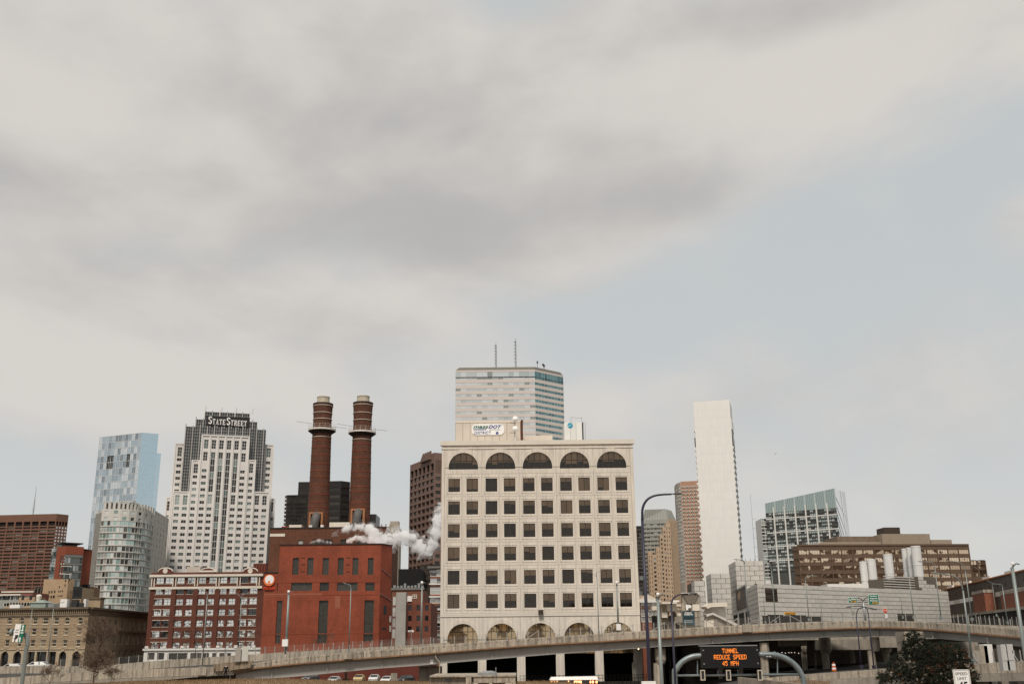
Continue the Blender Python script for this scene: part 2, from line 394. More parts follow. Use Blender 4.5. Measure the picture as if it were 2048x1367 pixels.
# ================================================================== arcaded office building (nearest, centre)
YM = 165
P = front(884, 1265, 886, YM); W = P.L
B = thing('office_building', 'eight storey beige concrete office block with rows of arched windows', 'building', (*P.xy(W/2, 0), G0))
zT = P.z(1075, 880); DM = 46
body(B, P.fp(DM), G0, zT-.3, m_pre, skip=(0,))
s_first = P.s(896.8, 968); bay = (P.s(1195, 968)-s_first)/4; ww = P.s(920, 968)-s_first; pair = P.s(933, 968)-s_first
rz = [P.z(1075, v) for v in (955, 999.3, 1045, 1091.3, 1137.8, 1186)]
rh = P.z(1075, 955)-P.z(1075, 981.4); pitch = (rz[0]-rz[5])/5
m_blind = mat('window_blind', (.62, .54, .44), .9, .05, rnd=.18)
m_room = mat('office_interior', (.055, .034, .022), .9, .5, .8, rnd=.5)
g_off = clear_glass('bronze_office_glass', (.80, .71, .60), .02)
g_gold = glass('warm_reflection_arch_glass', [(0, (.52, .38, .22))], .85, .06, .05, .35)  # gold tint puts the lower arches' warm sky reflection into the colour
pj = .014
bx0 = s_first-(bay-(pair+ww))/2      # left edge of first bay
fr = (pitch-rh)/2
def panel_mesh():
    mb = MB(); w0 = (bay-(pair+ww))/2; ops = [(w0, w0+ww), (w0+pair, w0+pair+ww)]; zA = fr; zB = fr+rh
    xs = [pj, ops[0][0], ops[0][1], ops[1][0], ops[1][1], bay-pj]; D = .34
    for i in range(5):
        if i in (1, 3):
            mb.face([(xs[i], 0, pj), (xs[i+1], 0, pj), (xs[i+1], 0, zA), (xs[i], 0, zA)]); mb.face([(xs[i], 0, zB), (xs[i+1], 0, zB), (xs[i+1], 0, pitch-pj), (xs[i], 0, pitch-pj)])
            a, b = xs[i], xs[i+1]
            mb.face([(a, 0, zA), (a, 0, zB), (a, D, zB), (a, D, zA)]); mb.face([(b, 0, zB), (b, 0, zA), (b, D, zA), (b, D, zB)])
            mb.face([(a, 0, zB), (b, 0, zB), (b, D, zB), (a, D, zB)]); mb.face([(b, 0, zA), (a, 0, zA), (a, D, zA), (b, D, zA)])
            g = .30   # raised fillet round each opening
            for q in ((a-g, b+g, zA-g, zA-g+.07), (a-g, b+g, zB+g-.07, zB+g), (a-g, a-g+.07, zA-g+.07, zB+g-.07), (b+g-.07, b+g, zA-g+.07, zB+g-.07)):
                mb.box(q[0], q[1], -.045, .0, q[2], q[3])
        else: mb.face([(xs[i], 0, pj), (xs[i+1], 0, pj), (xs[i+1], 0, pitch-pj), (xs[i], 0, pitch-pj)])
    for a, b in ((pj, pj), (bay-pj, bay-pj)): mb.face([(a, 0, pj), (a, 0, pitch-pj), (a, .1, pitch-pj), (a, .1, pj)])
    mb.face([(pj, 0, pj), (bay-pj, 0, pj), (bay-pj, .1, pj), (pj, .1, pj)]); mb.face([(pj, 0, pitch-pj), (bay-pj, 0, pitch-pj), (bay-pj, .1, pitch-pj), (pj, .1, pitch-pj)])
    return mb.mesh('wall_panel', m_pre)
pm = panel_mesh()
zc = [rz[5]-rh-fr+pitch*i for i in range(7)]        # panel joints
zr_top, zr_bot = zc[6], zc[0]
nblind = {}
for r in range(6):
    for c in range(5):
        link('wall_panel', pm, B, P.M @ Matrix.Translation((bx0+c*bay, 0, zc[r])))
        for k in range(2):
            s0 = bx0+c*bay+(bay-(pair+ww))/2+k*pair; z0 = zc[r]+fr
            me = win_mesh(ww, rh, g_off, m_frame, 2, 1, .07)
            wn = link('window', me, B, P.M @ Matrix.Translation((s0, .13, z0)))
            boxon(P, s0-.1, s0+ww+.1, .55, .6, z0-.1, z0+rh+.1, m_room, wn, 'room')
            hb = random.choice([.3, .35, .4, .45, .5, .5, .6, .62, .8, .95, 0, 0, .25])
            if hb: boxon(P, s0, s0+ww/2-.01, .17, .18, z0+rh*(1-hb*random.choice([1, 1, 1, .8])), z0+rh, m_blind, wn, 'blind'); boxon(P, s0+ww/2+.01, s0+ww, .17, .18, z0+rh*(1-hb), z0+rh, m_blind, wn, 'blind')
            boxon(P, s0, s0+ww, .19, .22, z0, z0+rh*.2, m_room, wn, 'sill_unit')
# end piers, plain
for a, b in ((0, bx0-pj), (bx0+5*bay+pj, W)): boxon(P, a, b, 0, .3, zr_bot, zr_top, m_pre, B, 'end_pier')
boxon(P, .1, W-.1, .1, .3, zr_bot, zr_bot+.02, m_pre, B, 'joint_backing')
def arch_panel(s0, wd, zb, zt, cx, r, zsp, zo, m, parent, name='arch_panel', D=.45):
    """panel with an arched opening: centre cx, radius r, springing zsp, opening foot zo"""
    mb = MB(); n = 20; j = pj
    pts = [(cx+r*math.cos(math.pi*(1-i/n)), zsp+r*math.sin(math.pi*(1-i/n))) for i in range(n+1)]
    for i in range(n):
        a, b = pts[i], pts[i+1]; mb.face([(a[0], 0, a[1]), (b[0], 0, b[1]), (b[0], 0, zt-j), (a[0], 0, zt-j)])
        mb.face([(a[0], 0, a[1]), (a[0], D, a[1]), (b[0], D, b[1]), (b[0], 0, b[1])])
        an0, an1 = math.pi*(1-i/n), math.pi*(1-(i+1)/n)
        q = lambda rr, an: (cx+rr*math.cos(an), zsp+rr*math.sin(an))
        r1 = r+.62; o0, o1 = q(r1, an0), q(r1, an1); t = -.07
        mb.face([(a[0], t, a[1]), (b[0], t, b[1]), (o1[0], t, o1[1]), (o0[0], t, o0[1])]); mb.face([(o0[0], t, o0[1]), (o1[0], t, o1[1]), (o1[0], 0, o1[1]), (o0[0], 0, o0[1])]); mb.face([(a[0], 0, a[1]), (b[0], 0, b[1]), (b[0], t, b[1]), (a[0], t, a[1])])
    for a, b in ((s0+j, cx-r), (cx+r, s0+wd-j)):
        mb.face([(a, 0, zb+j), (b, 0, zb+j), (b, 0, zt-j), (a, 0, zt-j)])
    if zo > zb+j: mb.face([(cx-r, 0, zb+j), (cx+r, 0, zb+j), (cx+r, 0, zo), (cx-r, 0, zo)]); mb.face([(cx-r, 0, zo), (cx+r, 0, zo), (cx+r, D, zo), (cx-r, D, zo)])
    for sx in (cx-r, cx+r): mb.face([(sx, 0, zo), (sx, 0, zsp), (sx, D, zsp), (sx, D, zo)])
    # triangular spandrel mouldings
    for k in (-1, 1):
        xa = cx+k*(r+.75); xb = cx+k*(wd/2-.12); za = zsp+r*.95
        if abs(xb-xa) > .3:
            mb.tube([(xa-k*1.1, -.01, za), (xb, -.01, za)], .03, 4); mb.tube([(xb, -.01, za), (xb-k*.05, -.01, za-1.3)], .03, 4)
    return mb.obj(name, m, parent, P.M)
def arch_window(cx, r, zsp, zo, gm, fm, parent, D, nv=5, hz=(0,)):
    mb = MB(); n = 20; pts = [(cx-r, zo), (cx+r, zo)]+[(cx+r*math.cos(math.pi*i/n), zsp+r*math.sin(math.pi*i/n)) for i in range(n+1)]
    mb.face([(p[0], D, p[1]) for p in pts], 0)
    for i in range(1, nv):
        x = cx-r+2*r*i/nv; zt = zsp+math.sqrt(max(r*r-(x-cx)**2, 0)); mb.box(x-.05, x+.05, D-.06, D-.002, zo, zt, 1)
    for zz in hz:
        zz = zsp+zz*r; xx = math.sqrt(max(r*r-max(zz-zsp, 0)**2, 0)); mb.box(cx-xx, cx+xx, D-.07, D-.001, zz-.04, zz+.04, 1)
    return mb.obj('arch_window', [gm, fm], parent, P.M)
za_t = P.z(1075, 896); rA = (P.s(956, 930)-P.s(897, 930))/2; zspA = P.z(1075, 903.5)-rA; zoA = P.z(1075, 936.6)
zb_t = P.z(1075, 1231); rB = (P.s(955, 1265)-P.s(894, 1265))/2; zspB = P.z(1075, 1245)-rB; zoB = zspB-2.2; zbB = P.z(1075, 1300)
for c in range(5):
    cx = bx0+(c+.5)*bay
    arch_panel(bx0+c*bay, bay, zr_top, za_t, cx, rA, zspA, zoA, m_pre, B)
    aw = arch_window(cx, rA, zspA, zoA, g_off, m_frame, B, .36, 5, (.45,))
    boxon(P, cx-rA, cx+rA, 1.2, 1.25, zoA, zspA+rA, m_room, aw, 'room')
    for k in range(5):
        x0 = cx-rA+2*rA*k/5+.04; x1 = x0+2*rA/5-.08; xm = (abs(x0-cx), abs(x1-cx)); zt = zspA+math.sqrt(max(rA**2-min(xm)**2, 0))
        zt = min(zt, zspA+rA*.97); zlo = zoA+(zspA+rA-zoA)*random.choice([.42, .42, .42, .3, .5])
        if zt > zlo: boxon(P, x0, x1, .40, .42, zlo, zt, m_blind, aw, 'blind')
    arch_panel(bx0+c*bay, bay, zbB, zb_t, cx, rB, zspB, zoB, m_pre, B)
    aw = arch_window(cx, rB, zspB, zoB, g_gold, m_frame, B, .36, 6, (.0, .5))
    # covered ground floor bay
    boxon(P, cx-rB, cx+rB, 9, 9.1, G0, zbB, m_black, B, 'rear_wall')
for a, b in ((0, bx0-pj), (bx0+5*bay+pj, W)):
    boxon(P, a, b, 0, .3, zr_top, za_t, m_pre, B, 'end_pier'); boxon(P, a, b, 0, .3, zbB, zb_t, m_pre, B, 'end_pier')
pw = bay-2*rB
for c in range(6):
    cx = bx0+c*bay; a = max(0, cx-pw/2); b = min(W, cx+pw/2)
    boxon(P, a, b, 0, 1.6, G0, zbB-.02, m_pre, B, 'ground_pier')
    boxon(P, (a+b)/2-.06, (a+b)/2+.06, -.03, 0, G0, zbB-.02, m_pre2, B, 'pier_rib')
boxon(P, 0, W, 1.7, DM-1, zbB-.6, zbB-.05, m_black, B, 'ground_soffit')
boxon(P, .2, W-.2, .12, .4, zr_bot-.1, za_t, m_concd, B, 'backing') if False else None
# courses and parapet
boxon(P, -.02, W+.02, -.10, .3, zb_t, zb_t+.25, m_pre2, B, 'string_course'); boxon(P, 0, W, 0, .3, zb_t+.27, zr_bot-.27, m_pre, B, 'frieze'); boxon(P, -.02, W+.02, -.09, .3, zr_bot-.25, zr_bot-.02, m_pre2, B, 'string_course')
boxon(P, 0, W, 0, .4, za_t, zT-.75, m_pre, B, 'frieze'); boxon(P, -.25, W+.25, -.22, .5, zT-.73, zT-.0, m_pre2, B, 'parapet'); boxon(P, -.1, W+.1, -.1, .4, za_t-.02, za_t+.16, m_pre2, B, 'string_course')
sl, zl = P.px(1081.5, 1223); lb = MB().box(sl-.38, sl+.38, -.8, -.1, zl-.25, zl+.3); lb.obj('flood_light', m_frame, B, P.M)
# penthouse
pp = Pl(XY(911, 850, YM+6), XY(1043, 850, YM+6)); zp = pp.z(977, 844.5); m_pent = mat('penthouse_panel', (.60, .53, .455), .8, .06, .4, rnd=.04)
pent = body(B, pp.fp(16), zT-1, zp, m_pent, skip=(0,), name='penthouse')
npan = 9
for i in range(npan): boxon(pp, pp.L*i/npan+.02, pp.L*(i+1)/npan-.02, 0, .1, zT-1, zp, m_pent, pent, 'panel')
boxon(pp, -.05, pp.L+.05, -.06, .3, zp, zp+.3, m_pre2, pent, 'coping')
s0, s1, z0, z1 = pp.rect(943.5, 847.5, 1008.5, 869.5); c = .9
m_sign = mat('sign_white', (.80, .79, .77), .5, .03); m_blue = mat('sign_blue', (.02, .05, .26), .5, .05); m_green = mat('sign_green_ink', (.03, .14, .08), .5, .05)
sign = slab(pp, [(x+.72*math.cos(math.radians(t)), y+.72*math.sin(math.radians(t))) for x, y, t0 in ((s1-.72, z1-.72, 0), (s0+.72, z1-.72, 90), (s0+.72, z0+.72, 180), (s1-.72, z0+.72, 270)) for t in (t0, t0+30, t0+60, t0+90)][::-1], -.12, 0, m_sign, B, 'sign_board')
def st(t, u0, v0, u1, v1, m, **k): r = pp.rect(u0, v0, u1, v1); return text(pp, t, *r, m, sign, out=.14, **k)
st('mass', 946.5, 851.5, 977, 856.4, m_green, shear=.35, bold=.02); st('DOT', 977, 849.8, 1003, 856.6, m_blue, shear=.35, bold=.02)
st('DISTRICT', 949, 862.3, 982, 867.8, m_blue, bold=.0); st('6', 991.5, 862.2, 997.5, 868.2, m_blue, bold=.03)
r = pp.rect(947, 857.9, 973, 859.3); boxon(pp, r[0], r[1], -.16, -.12, r[2], r[3], m_blue, sign, 'blue_rule')
r = pp.rect(979, 858.6, 1000, 859.1); boxon(pp, r[0], r[1], -.16, -.12, r[2], r[3], mat('sign_grey_ink', (.3, .3, .3)), sign, 'grey_rule')
low = Pl(XY(1044, 875, YM+7), XY(1105, 875, YM+7)); boxon(low, 0, low.L, 0, 9, zT-1, low.z(1075, 870), m_pent, B, 'low_penthouse')
# roof furniture
q = thing('dish_antenna_mast', 'pole with two round white dishes on the beige office roof', 'antenna', at(1030, 878, YM+4)); mb = MB(); pb = at(1030, 880, YM+4)
mb.tube([(pb.x, pb.y, zT-.3), (pb.x, pb.y, zat(1030, 831, YM+4))], .1, 8); mb.obj('pole', m_white, q)
for v in (838, 857.5):
    c_ = at(1030.3, v, YM+3.6); mb = MB(); k = len(mb.v); rr = .48
    for i, (rd, dy) in enumerate(((.02, .12), (rr*.6, .05), (rr, -.1), (rr, -.28), (.02, -.34))):
        for j in range(20): an = 2*math.pi*j/20; mb.v.append((c_.x+rd*math.cos(an), c_.y+dy, c_.z+rd*math.sin(an)))
    for i in range(4):
        for j in range(20): mb.f.append((i*20+j, i*20+(j+1) % 20, (i+1)*20+(j+1) % 20, (i+1)*20+j)); mb.m.append(0)
    mb.obj('dish', m_sign, q, smooth=True)
    MB().tube([(c_.x-.9, c_.y+.3, c_.z-.55), (c_.x+.1, c_.y+.3, c_.z-.55)], .04, 6).obj('bracket', m_frame, q)
pb = at(1043.5, 878, YM+5); tag(MB().tube([(pb.x, pb.y, zT-.3), (pb.x, pb.y, zat(1043.5, 843, YM+5)), (pb.x+.12, pb.y-.2, zat(1043.5, 842, YM+5)+.1)], .22, 10).obj('flue_pipe', mat('rust_pipe', (.10, .035, .02), .8, .4, 2)), 'rusty vertical flue pipe beside the white dishes', 'pipe')
t = front(1128, 1164, 850, YM+30); T = thing('rooftop_tank_house', 'white panelled rooftop box with a round blue emblem behind the parapet', 'rooftop box', (*t.xy(2, 2), zT))
zt_ = t.z(1145, 844); m_tk = mat('white_panel', (.66, .66, .63), .6, .06, rnd=.05); body(T, t.fp(6), zT-.4, zt_, m_tk, skip=(0,))
for i in range(3):
    for k in range(2): boxon(t, t.L*i/3+.02, t.L*(i+1)/3-.02, 0, .1, zT-.4+(zt_-zT+.4)*k/2+.02, zT-.4+(zt_-zT+.4)*(k+1)/2, m_tk, T, 'panel')
sx, zx = t.px(1140.3, 850.3); em = disc(t, sx, zx, .52, -.06, 0, mat('emblem_teal', (.02, .27, .42)), T, 'emblem')
slab(t, [(sx-.5, zx-.12), (sx-.1, zx-.02), (sx+.35, zx+.32), (sx+.1, zx+.02), (sx-.3, zx-.2)], -.08, -.06, m_sign, em, 'emblem_stroke')
MB().tube([t.pt(t.L+.15, .2, zT-.4), t.pt(t.L+.1, .2, zt_)], .13, 8).obj('downpipe', m_dark, T)
mb = MB()
for i in range(9): mb.tube([t.pt(t.L+.35, .3, zT+i*.33), t.pt(t.L+.65, .3, zT+i*.33)], .02, 4)
for k in (.35, .65): mb.tube([t.pt(t.L+k, .3, zT-.3), t.pt(t.L+k, .3, zt_+.2)], .025, 4)
mb.obj('ladder', m_galv, T); mb = MB()
for a, b in ((1.4, t.L), (t.L, t.L)): mb.tube([t.pt(a, .5, zt_+1.1), t.pt(b, 1.5, zt_+1.1)], .03, 4); mb.tube([t.pt(a, .5, zt_), t.pt(a, .5, zt_+1.1)], .03, 4)
mb.obj('roof_rail', m_galv, T)

# ================================================================== red power plant
YV = 260
P = front(537, 762, 1100, YV); V = thing('power_plant', 'painted red brick power plant with tall narrow windows', 'building', (*P.xy(P.L/2, 0), G0))
zt = P.z(660, 1089); zl = P.z(545, 1145.5); sl = P.s(559, 1110); sL = P.s(529, 1160)
A2 = P.xy(0, 0); Rr = along(P.xy(P.L, 0), 26, 784.5, 1095); PR = Pl(P.xy(P.L, 0), Rr)
up = lambda x0, y0, x1, y1: P.rect(500+x0/5.0625, 1040+y0/5.0625, 500+x1/5.0625, 1040+y1/5.0625)
tall = [up(a, 378, b, 550) for a, b in ((430, 492), (579, 641), (735, 797), (888, 948), (1038, 1097), (1193, 1250))]
midw = [up(a, 629, b, 712) for a, b in ((416, 628), (707, 799), (880, 1090), (1168, 1260))]; mid0 = [up(275, 632, 331, 714)]
lowt = [up(252, 812, 318, 1245), up(691, 810, 785, 1240), up(1155, 806, 1250, 1225)]
louv = [up(a, y, a+36, y+9) for a in (520, 976) for y in (376, 445, 516)]
wall(P, sl, P.L, G0, zt, tall+midw+lowt+louv, m_brickred, V, .45); wall(P, sL, sl, G0, zl, mid0, m_brickred, V, .45)
lowt2 = [r for r in lowt if r[0] < sl]
g_ind = glass('grimy_industrial_glass', [(0, (.055, .052, .044)), (.5, (.075, .07, .058)), (.8, (.04, .038, .033))], .25, .22, .05, 1.2); m_steelf = mat('rusty_steel_frame', (.05, .042, .033), .7, .2)
windows(P, tall, g_ind, V, m_steelf, 4, 10, .4, .05); windows(P, mid0, g_ind, V, m_steelf, 3, 4, .4, .05)
for r in midw: windows(P, [r], g_ind, V, m_steelf, max(4, int((r[1]-r[0])/.65)), 4, .4, .05)
for r in lowt: windows(P, [r], g_ind, V, m_steelf, 5, 24, .4, .05)
for r in louv: boxon(P, r[0], r[1], .1, .2, r[2], r[3], m_frame, V, 'louvre')
hD = 26
fpv = [P.xy(sl, 0), P.xy(P.L, 0), Rr, (Rr[0]-(P.L-sl)*1.0, Rr[1]+2)]
body(V, fpv, G0, zt, m_brickred, skip=(0,)); body(V, [P.xy(sL, 0), P.xy(sl, 0), P.xy(sl, hD), P.xy(sL, hD)], G0, zl, m_brickred, skip=(0,), name='low_wing')
m_cop = mat('dark_coping', (.03, .022, .018), .7, .2)
boxon(P, sl-.2, P.L+.15, -.15, .4, zt, zt+.28, m_cop, V, 'coping'); boxon(P, sL-.2, sl-.2, -.15, .4, zl, zl+.3, m_cop, V, 'coping'); boxon(PR, .16, PR.L, -.12, .4, zt, zt+.28, m_cop, V, 'coping')
m_redlt = mat('faded_red_paint', (.29, .10, .06), .8, .12, .5); m_rib = mat('red_brick_band', (.235, .056, .027), .8, .1)
r = up(122, 738, 728, 768); boxon(P, max(r[0], sL+.1), r[1], -.03, 0, r[2], r[3], m_redlt, V, 'faded_band'); r = up(860, 765, 912, 890); boxon(P, r[0], r[1], -.03, 0, r[2], r[3], m_redlt, V, 'faded_patch')
for y in (621, 752, 1143):
    s_, z_ = P.px(500+700/5.06, 1040+y/5.06); boxon(P, sL+.05, P.L, -.05, 0, z_-.12, z_+.06, m_rib, V, 'brick_band')
s_ = P.s(500+578/5.06, 1250); boxon(P, s_-.06, s_+.06, -.04, 0, G0, P.z(600, 1190), m_rib, V, 'expansion_joint')
# right flank: conduit, small openings
r0 = PR.px(763, 1137); r1 = PR.px(781, 1152); MB().tube([PR.pt(r0[0], -.1, r0[1]), PR.pt(r1[0], -.1, r1[1])], .07, 6).obj('conduit', m_galv, V)
r0 = PR.px(759, 1187); r1 = PR.px(783, 1200); MB().tube([PR.pt(r0[0], -.1, r0[1]), PR.pt(r1[0], -.1, r1[1])], .07, 6).obj('conduit', m_galv, V)
for q in ((767, 1210, 773, 1228), (764, 1254, 772, 1258), (779, 1231, 782, 1243), (779, 1250, 782, 1262)): r = PR.rect(*q); boxon(PR, r[0], r[1], -.03, 0, r[2], r[3], m_dark if q[0] < 775 else m_tk, V, 'flank_vent')
# round sign
m_or = mat('sign_orange', (.75, .16, .04), .5, .04); m_redink = mat('sign_red', (.55, .05, .02), .5, .05)
sc, zc_ = P.px(538.9, 1159.6); R1 = (P.s(550.2, 1160)-P.s(527.8, 1160))/2
sg = thing('round_sign', 'round orange and white logo sign with red lettering on the red plant', 'sign', P.pt(sc, -.3, zc_))
disc(P, sc, zc_, R1, -.35, -.02, m_or, sg, 'ring'); dw = disc(P, sc+.06, zc_+.16, R1*.78, -.4, -.35, m_sign, sg, 'white_disc')
disc(P, sc+.02, zc_-.42, R1*.2, -.44, -.4, m_or, dw, 'drop'); slab(P, [(sc-.14, zc_-.6), (sc+.18, zc_-.6), (sc+.28, zc_-R1*.98), (sc-.24, zc_-R1*.98)], -.43, -.4, m_or, dw, 'drop_stem')
r = up(130, 672, 260, 700); text(P, 'VEOLIA', *r, m_redink, sg, out=.12, ext=.1, bold=.04); r = up(152, 704, 238, 716); text(P, 'ENERGY', *r, mat('dark_ink', (.06, .03, .03)), sg, out=.1, ext=.08)
# rear block carrying the stacks
YB = 276
PB = front(540, 772, 1062, YB); V2 = thing('boiler_house', 'dark brown brick boiler house rising behind the red plant', 'building', (*PB.xy(PB.L/2, 2), G0))
zb = PB.z(650, 1056); wr = [PB.rect(*q) for q in ((596, 1079, 606, 1088), (625, 1078, 664, 1088), (681, 1078, 692, 1088), (713, 1078, 744, 1088))]
wall(PB, 0, PB.L, G0, zb, wr, m_brick, V2, .4); windows(PB, wr[:1], m_tk if False else glass('pale_blind_glass', [(0, (.42, .42, .38))], .3, .3), V2, m_steelf, 1, 1, .3); windows(PB, wr[1:], g_ind, V2, m_steelf, 6, 3, .35)
body(V2, PB.fp(30), G0, zb, m_brick, skip=(0,)); boxon(PB, -.1, PB.L+.1, -.12, .4, zb, zb+.35, m_cop, V2, 'coping'); r = PB.rect(538.5, 1066.5, 570, 1072); boxon(PB, .05, r[1], -.04, 0, r[2], r[3], m_cream, V2, 'pale_band')
for q, m in (((656, 1042, 697, 1056), m_cream), ((575, 1047, 600, 1056), m_cream), ((560, 1050, 574, 1056), m_brickred), ((745, 1050, 764, 1056), m_brick)):
    r = PB.rect(*q); boxon(PB, r[0], r[1], 2, 7, zb, r[3], m, V2, 'roof_house')
for u in (617, 640, 712): s_ = PB.s(u, 1052); boxon(PB, s_, s_+.8, .6, 1.2, zb, zb+1.0, m_tk, V2, 'roof_vent')

# ================================================================== smokestacks
m_stack = mat('stack_brick', (.105, .044, .027), .9, .25, .5, fine=.25, streak=.15); m_band = mat('rust_band', (.20, .05, .024), .8, .2); m_cap = mat('stack_liner', (.52, .45, .35), .8, .15, .4, streak=.25); m_pl = mat('pale_band', (.55, .47, .38), .8, .1); m_plat = mat('platform_steel', (.62, .58, .52), .6, .1)
def stack(uc, vt, vcap, vplat, ucb, label):
    Y = 284; c = at(uc, vplat, Y); pxm = (at(uc+10, vplat, Y).x-c.x)/10
    z = lambda v: zat(uc, v, Y)
    S = thing('smokestack', label, 'smokestack', (c.x, c.y, zb), 'twin brick smokestacks')
    zp_ = z(vplat); zc0 = z(vcap); r = 18.6*pxm; zz0 = zb-1; rb = r*1.14
    prof = [(rb, zz0), (r*1.0, zp_-.1), (r*.97, zp_+(zc0-zp_)*.45), (r*1.02, zp_+(zc0-zp_)*.8), (r*1.06, zc0-.3), (r*1.06, zc0)]
    MB().lathe(c, prof, 36).obj('shaft', m_stack, S, smooth=True)
    rad = lambda q: rb+(r-rb)*(q-zz0)/(zp_-zz0)
    nb = 11
    for i in range(nb):
        q = zz0+5+(zp_-3.0-zz0-5)*i/(nb-1)+random.uniform(-.5, .5); MB().lathe(c, [(rad(q)+.01, q), (rad(q)+.06, q+.02), (rad(q)+.06, q+.19), (rad(q)+.01, q+.21)], 36).obj('band', m_band, S)
    for f_ in (.42, .66, .93): q = zp_+(zc0-zp_)*f_; rr = r*(1.0 if f_ < .6 else 1.02 if f_ < .9 else 1.06); MB().lathe(c, [(rr, q), (rr+.09, q+.03), (rr+.09, q+.17), (rr, q+.2)], 36).obj('pale_band', m_pl, S)
    MB().lathe(c, [(rad(zp_-2)+.02, zp_-2), (rad(zp_-2)+.1, zp_-1.97), (rad(zp_-2)+.1, zp_-1.8), (rad(zp_-2), zp_-1.77)], 36).obj('pale_band', m_pl, S)
    MB().lathe(c, [(r*1.07, zc0), (r*1.1, zc0+.05), (r*1.08, zc0+.35), (r*.7, zc0+.5)], 36).obj('cap', m_cop, S)
    rc = 12.6*pxm; MB().lathe(c, [(rc*1.02, zc0+.3), (rc*.97, z(vt)-.3), (rc*1.02, z(vt)-.25), (rc*1.02, z(vt)), (rc*.9, z(vt)), (rc*.9, z(vt)-.6)], 32).obj('liner', m_cap, S)
    R = 27*pxm; pf = MB(); pf.lathe(c, [(r, zp_-.95), (R*.86, zp_-.45), (R, zp_-.1), (R, zp_-.05)], 16); pf.obj('platform_soffit', m_cop, S)
    MB().lathe(c, [(R*1.0, zp_-.05), (R*1.03, zp_), (R*1.03, zp_+.45), (R*.95, zp_+.45), (r, zp_+.4)], 16).obj('platform', m_plat, S)
    mb = MB()
    for j in range(16):
        a = 2*math.pi*j/16; x, y = c.x+R*math.cos(a), c.y+R*math.sin(a); mb.tube([(x, y, zp_+.4), (x, y, zp_+1.6)], .035, 4)
        a2 = 2*math.pi*(j+1)/16
        for h in (1.0, 1.6): mb.tube([(x, y, zp_+h), (c.x+R*math.cos(a2), c.y+R*math.sin(a2), zp_+h)], .025, 4)
    mb.obj('railing', m_plat, S)
    for k in (-1, 1): MB().tube([(c.x+k*r, c.y-1, zp_+1.7+(.3 if k < 0 else -.6)), (c.x+k*(R+3.4 if k > 0 else R+3.2), c.y-1.5, zp_+1.7+(.9 if k < 0 else -1.2))], .05, 4).obj('lightning_boom', m_galv, S)
    # flue hood and arched duct at the foot
    zf = z(1030 if uc < 700 else 1023); y0 = c.y-rb-.6
    MB().box(c.x-1.9, c.x+1.9, y0, c.y-rb*.7, zf, zf+.5).obj('flue_lintel', mat('ochre_lintel', (.33, .15, .07)), S)
    mb = MB(); mb.tube(smooth_path([(c.x+.2, y0+1.2, zf-.3), (c.x+.1, y0-.2, zf-.9), (c.x, y0-.9, zf-2.2), (c.x-.3, y0-1.0, zb-.2)]), 1.15, 14); mb.obj('flue_duct', mat('duct_grey', (.10, .095, .09), .6, .2), S, smooth=True)
    MB().box(c.x-1.9, c.x-1.4, y0, c.y-rb*.8, zb, zf).obj('flue_jamb', mat('ochre_lintel', (.2, .1, .05)), S); MB().box(c.x+1.4, c.x+1.9, y0, c.y-rb*.8, zb, zf).obj('flue_jamb', mat('ochre_lintel', (.2, .1, .05)), S)
stack(644, 794, 810, 862, 637, 'brick smokestack with pale liner, left one of the two')
stack(724.3, 792.5, 808, 867, 720, 'brick smokestack with wide pale liner, right one of the two')

# ================================================================== brick loft building
P = front(303, 530, 1150, 322); V = thing('loft_building', 'red brick loft building with cream cornice and white ground floor', 'building', (*P.xy(P.L/2, 0), G0))
U = lambda x, y: (280+x/5.1214, 1100+y/5.1214)
m_sill = mat('stone_sill', (.48, .41, .33), .8, .1); zt = P.z(400, 1143.5); zbase = P.z(400, 1298.5)
cen = [195, 288, 408, 515, 628, 738, 845, 950, 1065, 1162]
sw = [P.s(*U(x, 418)) for x in cen]; wW = P.s(*U(78, 418))-P.s(*U(0, 418)); wH = P.z(*U(600, 388))-P.z(*U(600, 452))
zrow = lin(P.z(*U(650, 336)), P.z(*U(650, 1000)), 7)
R = [(s-wW/2, s+wW/2, z, z+wH*.95) for z in zrow for s in sw]
Lr = P.L
wall(P, 0, Lr, zbase, zt, R, m_brickl, V, .35)
windows(P, R, g_bright, V, m_frameb, 2, 2, .3, .08)
body(V, P.fp(40), G0, zt, m_brickl, skip=(0,))
for i, r in enumerate(R):
    row, c = divmod(i, 10)
    boxon(P, r[0]-.15, r[1]+.15, -.12, .1, r[2]-.17, r[2]-.02, m_sill, V, 'sill')
    if c in (0, 1, 8, 9) and row > 1: boxon(P, r[0]-.1, r[1]+.1, -.1, .1, r[3]+.02, r[3]+.24, m_sill, V, 'lintel')
for k in (1.5, 3.5, 5.5, 7.5):
    s = (sw[int(k)]+sw[int(k)+1])/2
    boxon(P, s-.75, s+.75, -.3, 0, zbase, P.z(*U(600, 402)), m_brickl, V, 'pier')
    for d in (-.55, .3): boxon(P, s+d, s+d+.28, -.38, 0, P.z(*U(600, 365)), P.z(*U(600, 272)), m_cream, V, 'pilaster')
for s in (.5, Lr-2.2): 
    for d in (-.3, .5): boxon(P, s+d, s+d+.3, -.38, 0, P.z(*U(600, 365)), P.z(*U(600, 272)), m_cream, V, 'pilaster')
boxon(P, -.4, Lr-.5, -.7, .1, P.z(*U(600, 268)), P.z(*U(600, 245)), m_cream, V, 'cornice'); boxon(P, -.2, Lr-.7, -.4, .1, P.z(*U(600, 276)), P.z(*U(600, 268.5)), m_cream, V, 'cornice_bed')
boxon(P, -.3, Lr-.6, -.45, .1, P.z(*U(600, 394)), P.z(*U(600, 370)), m_cream, V, 'string_course')
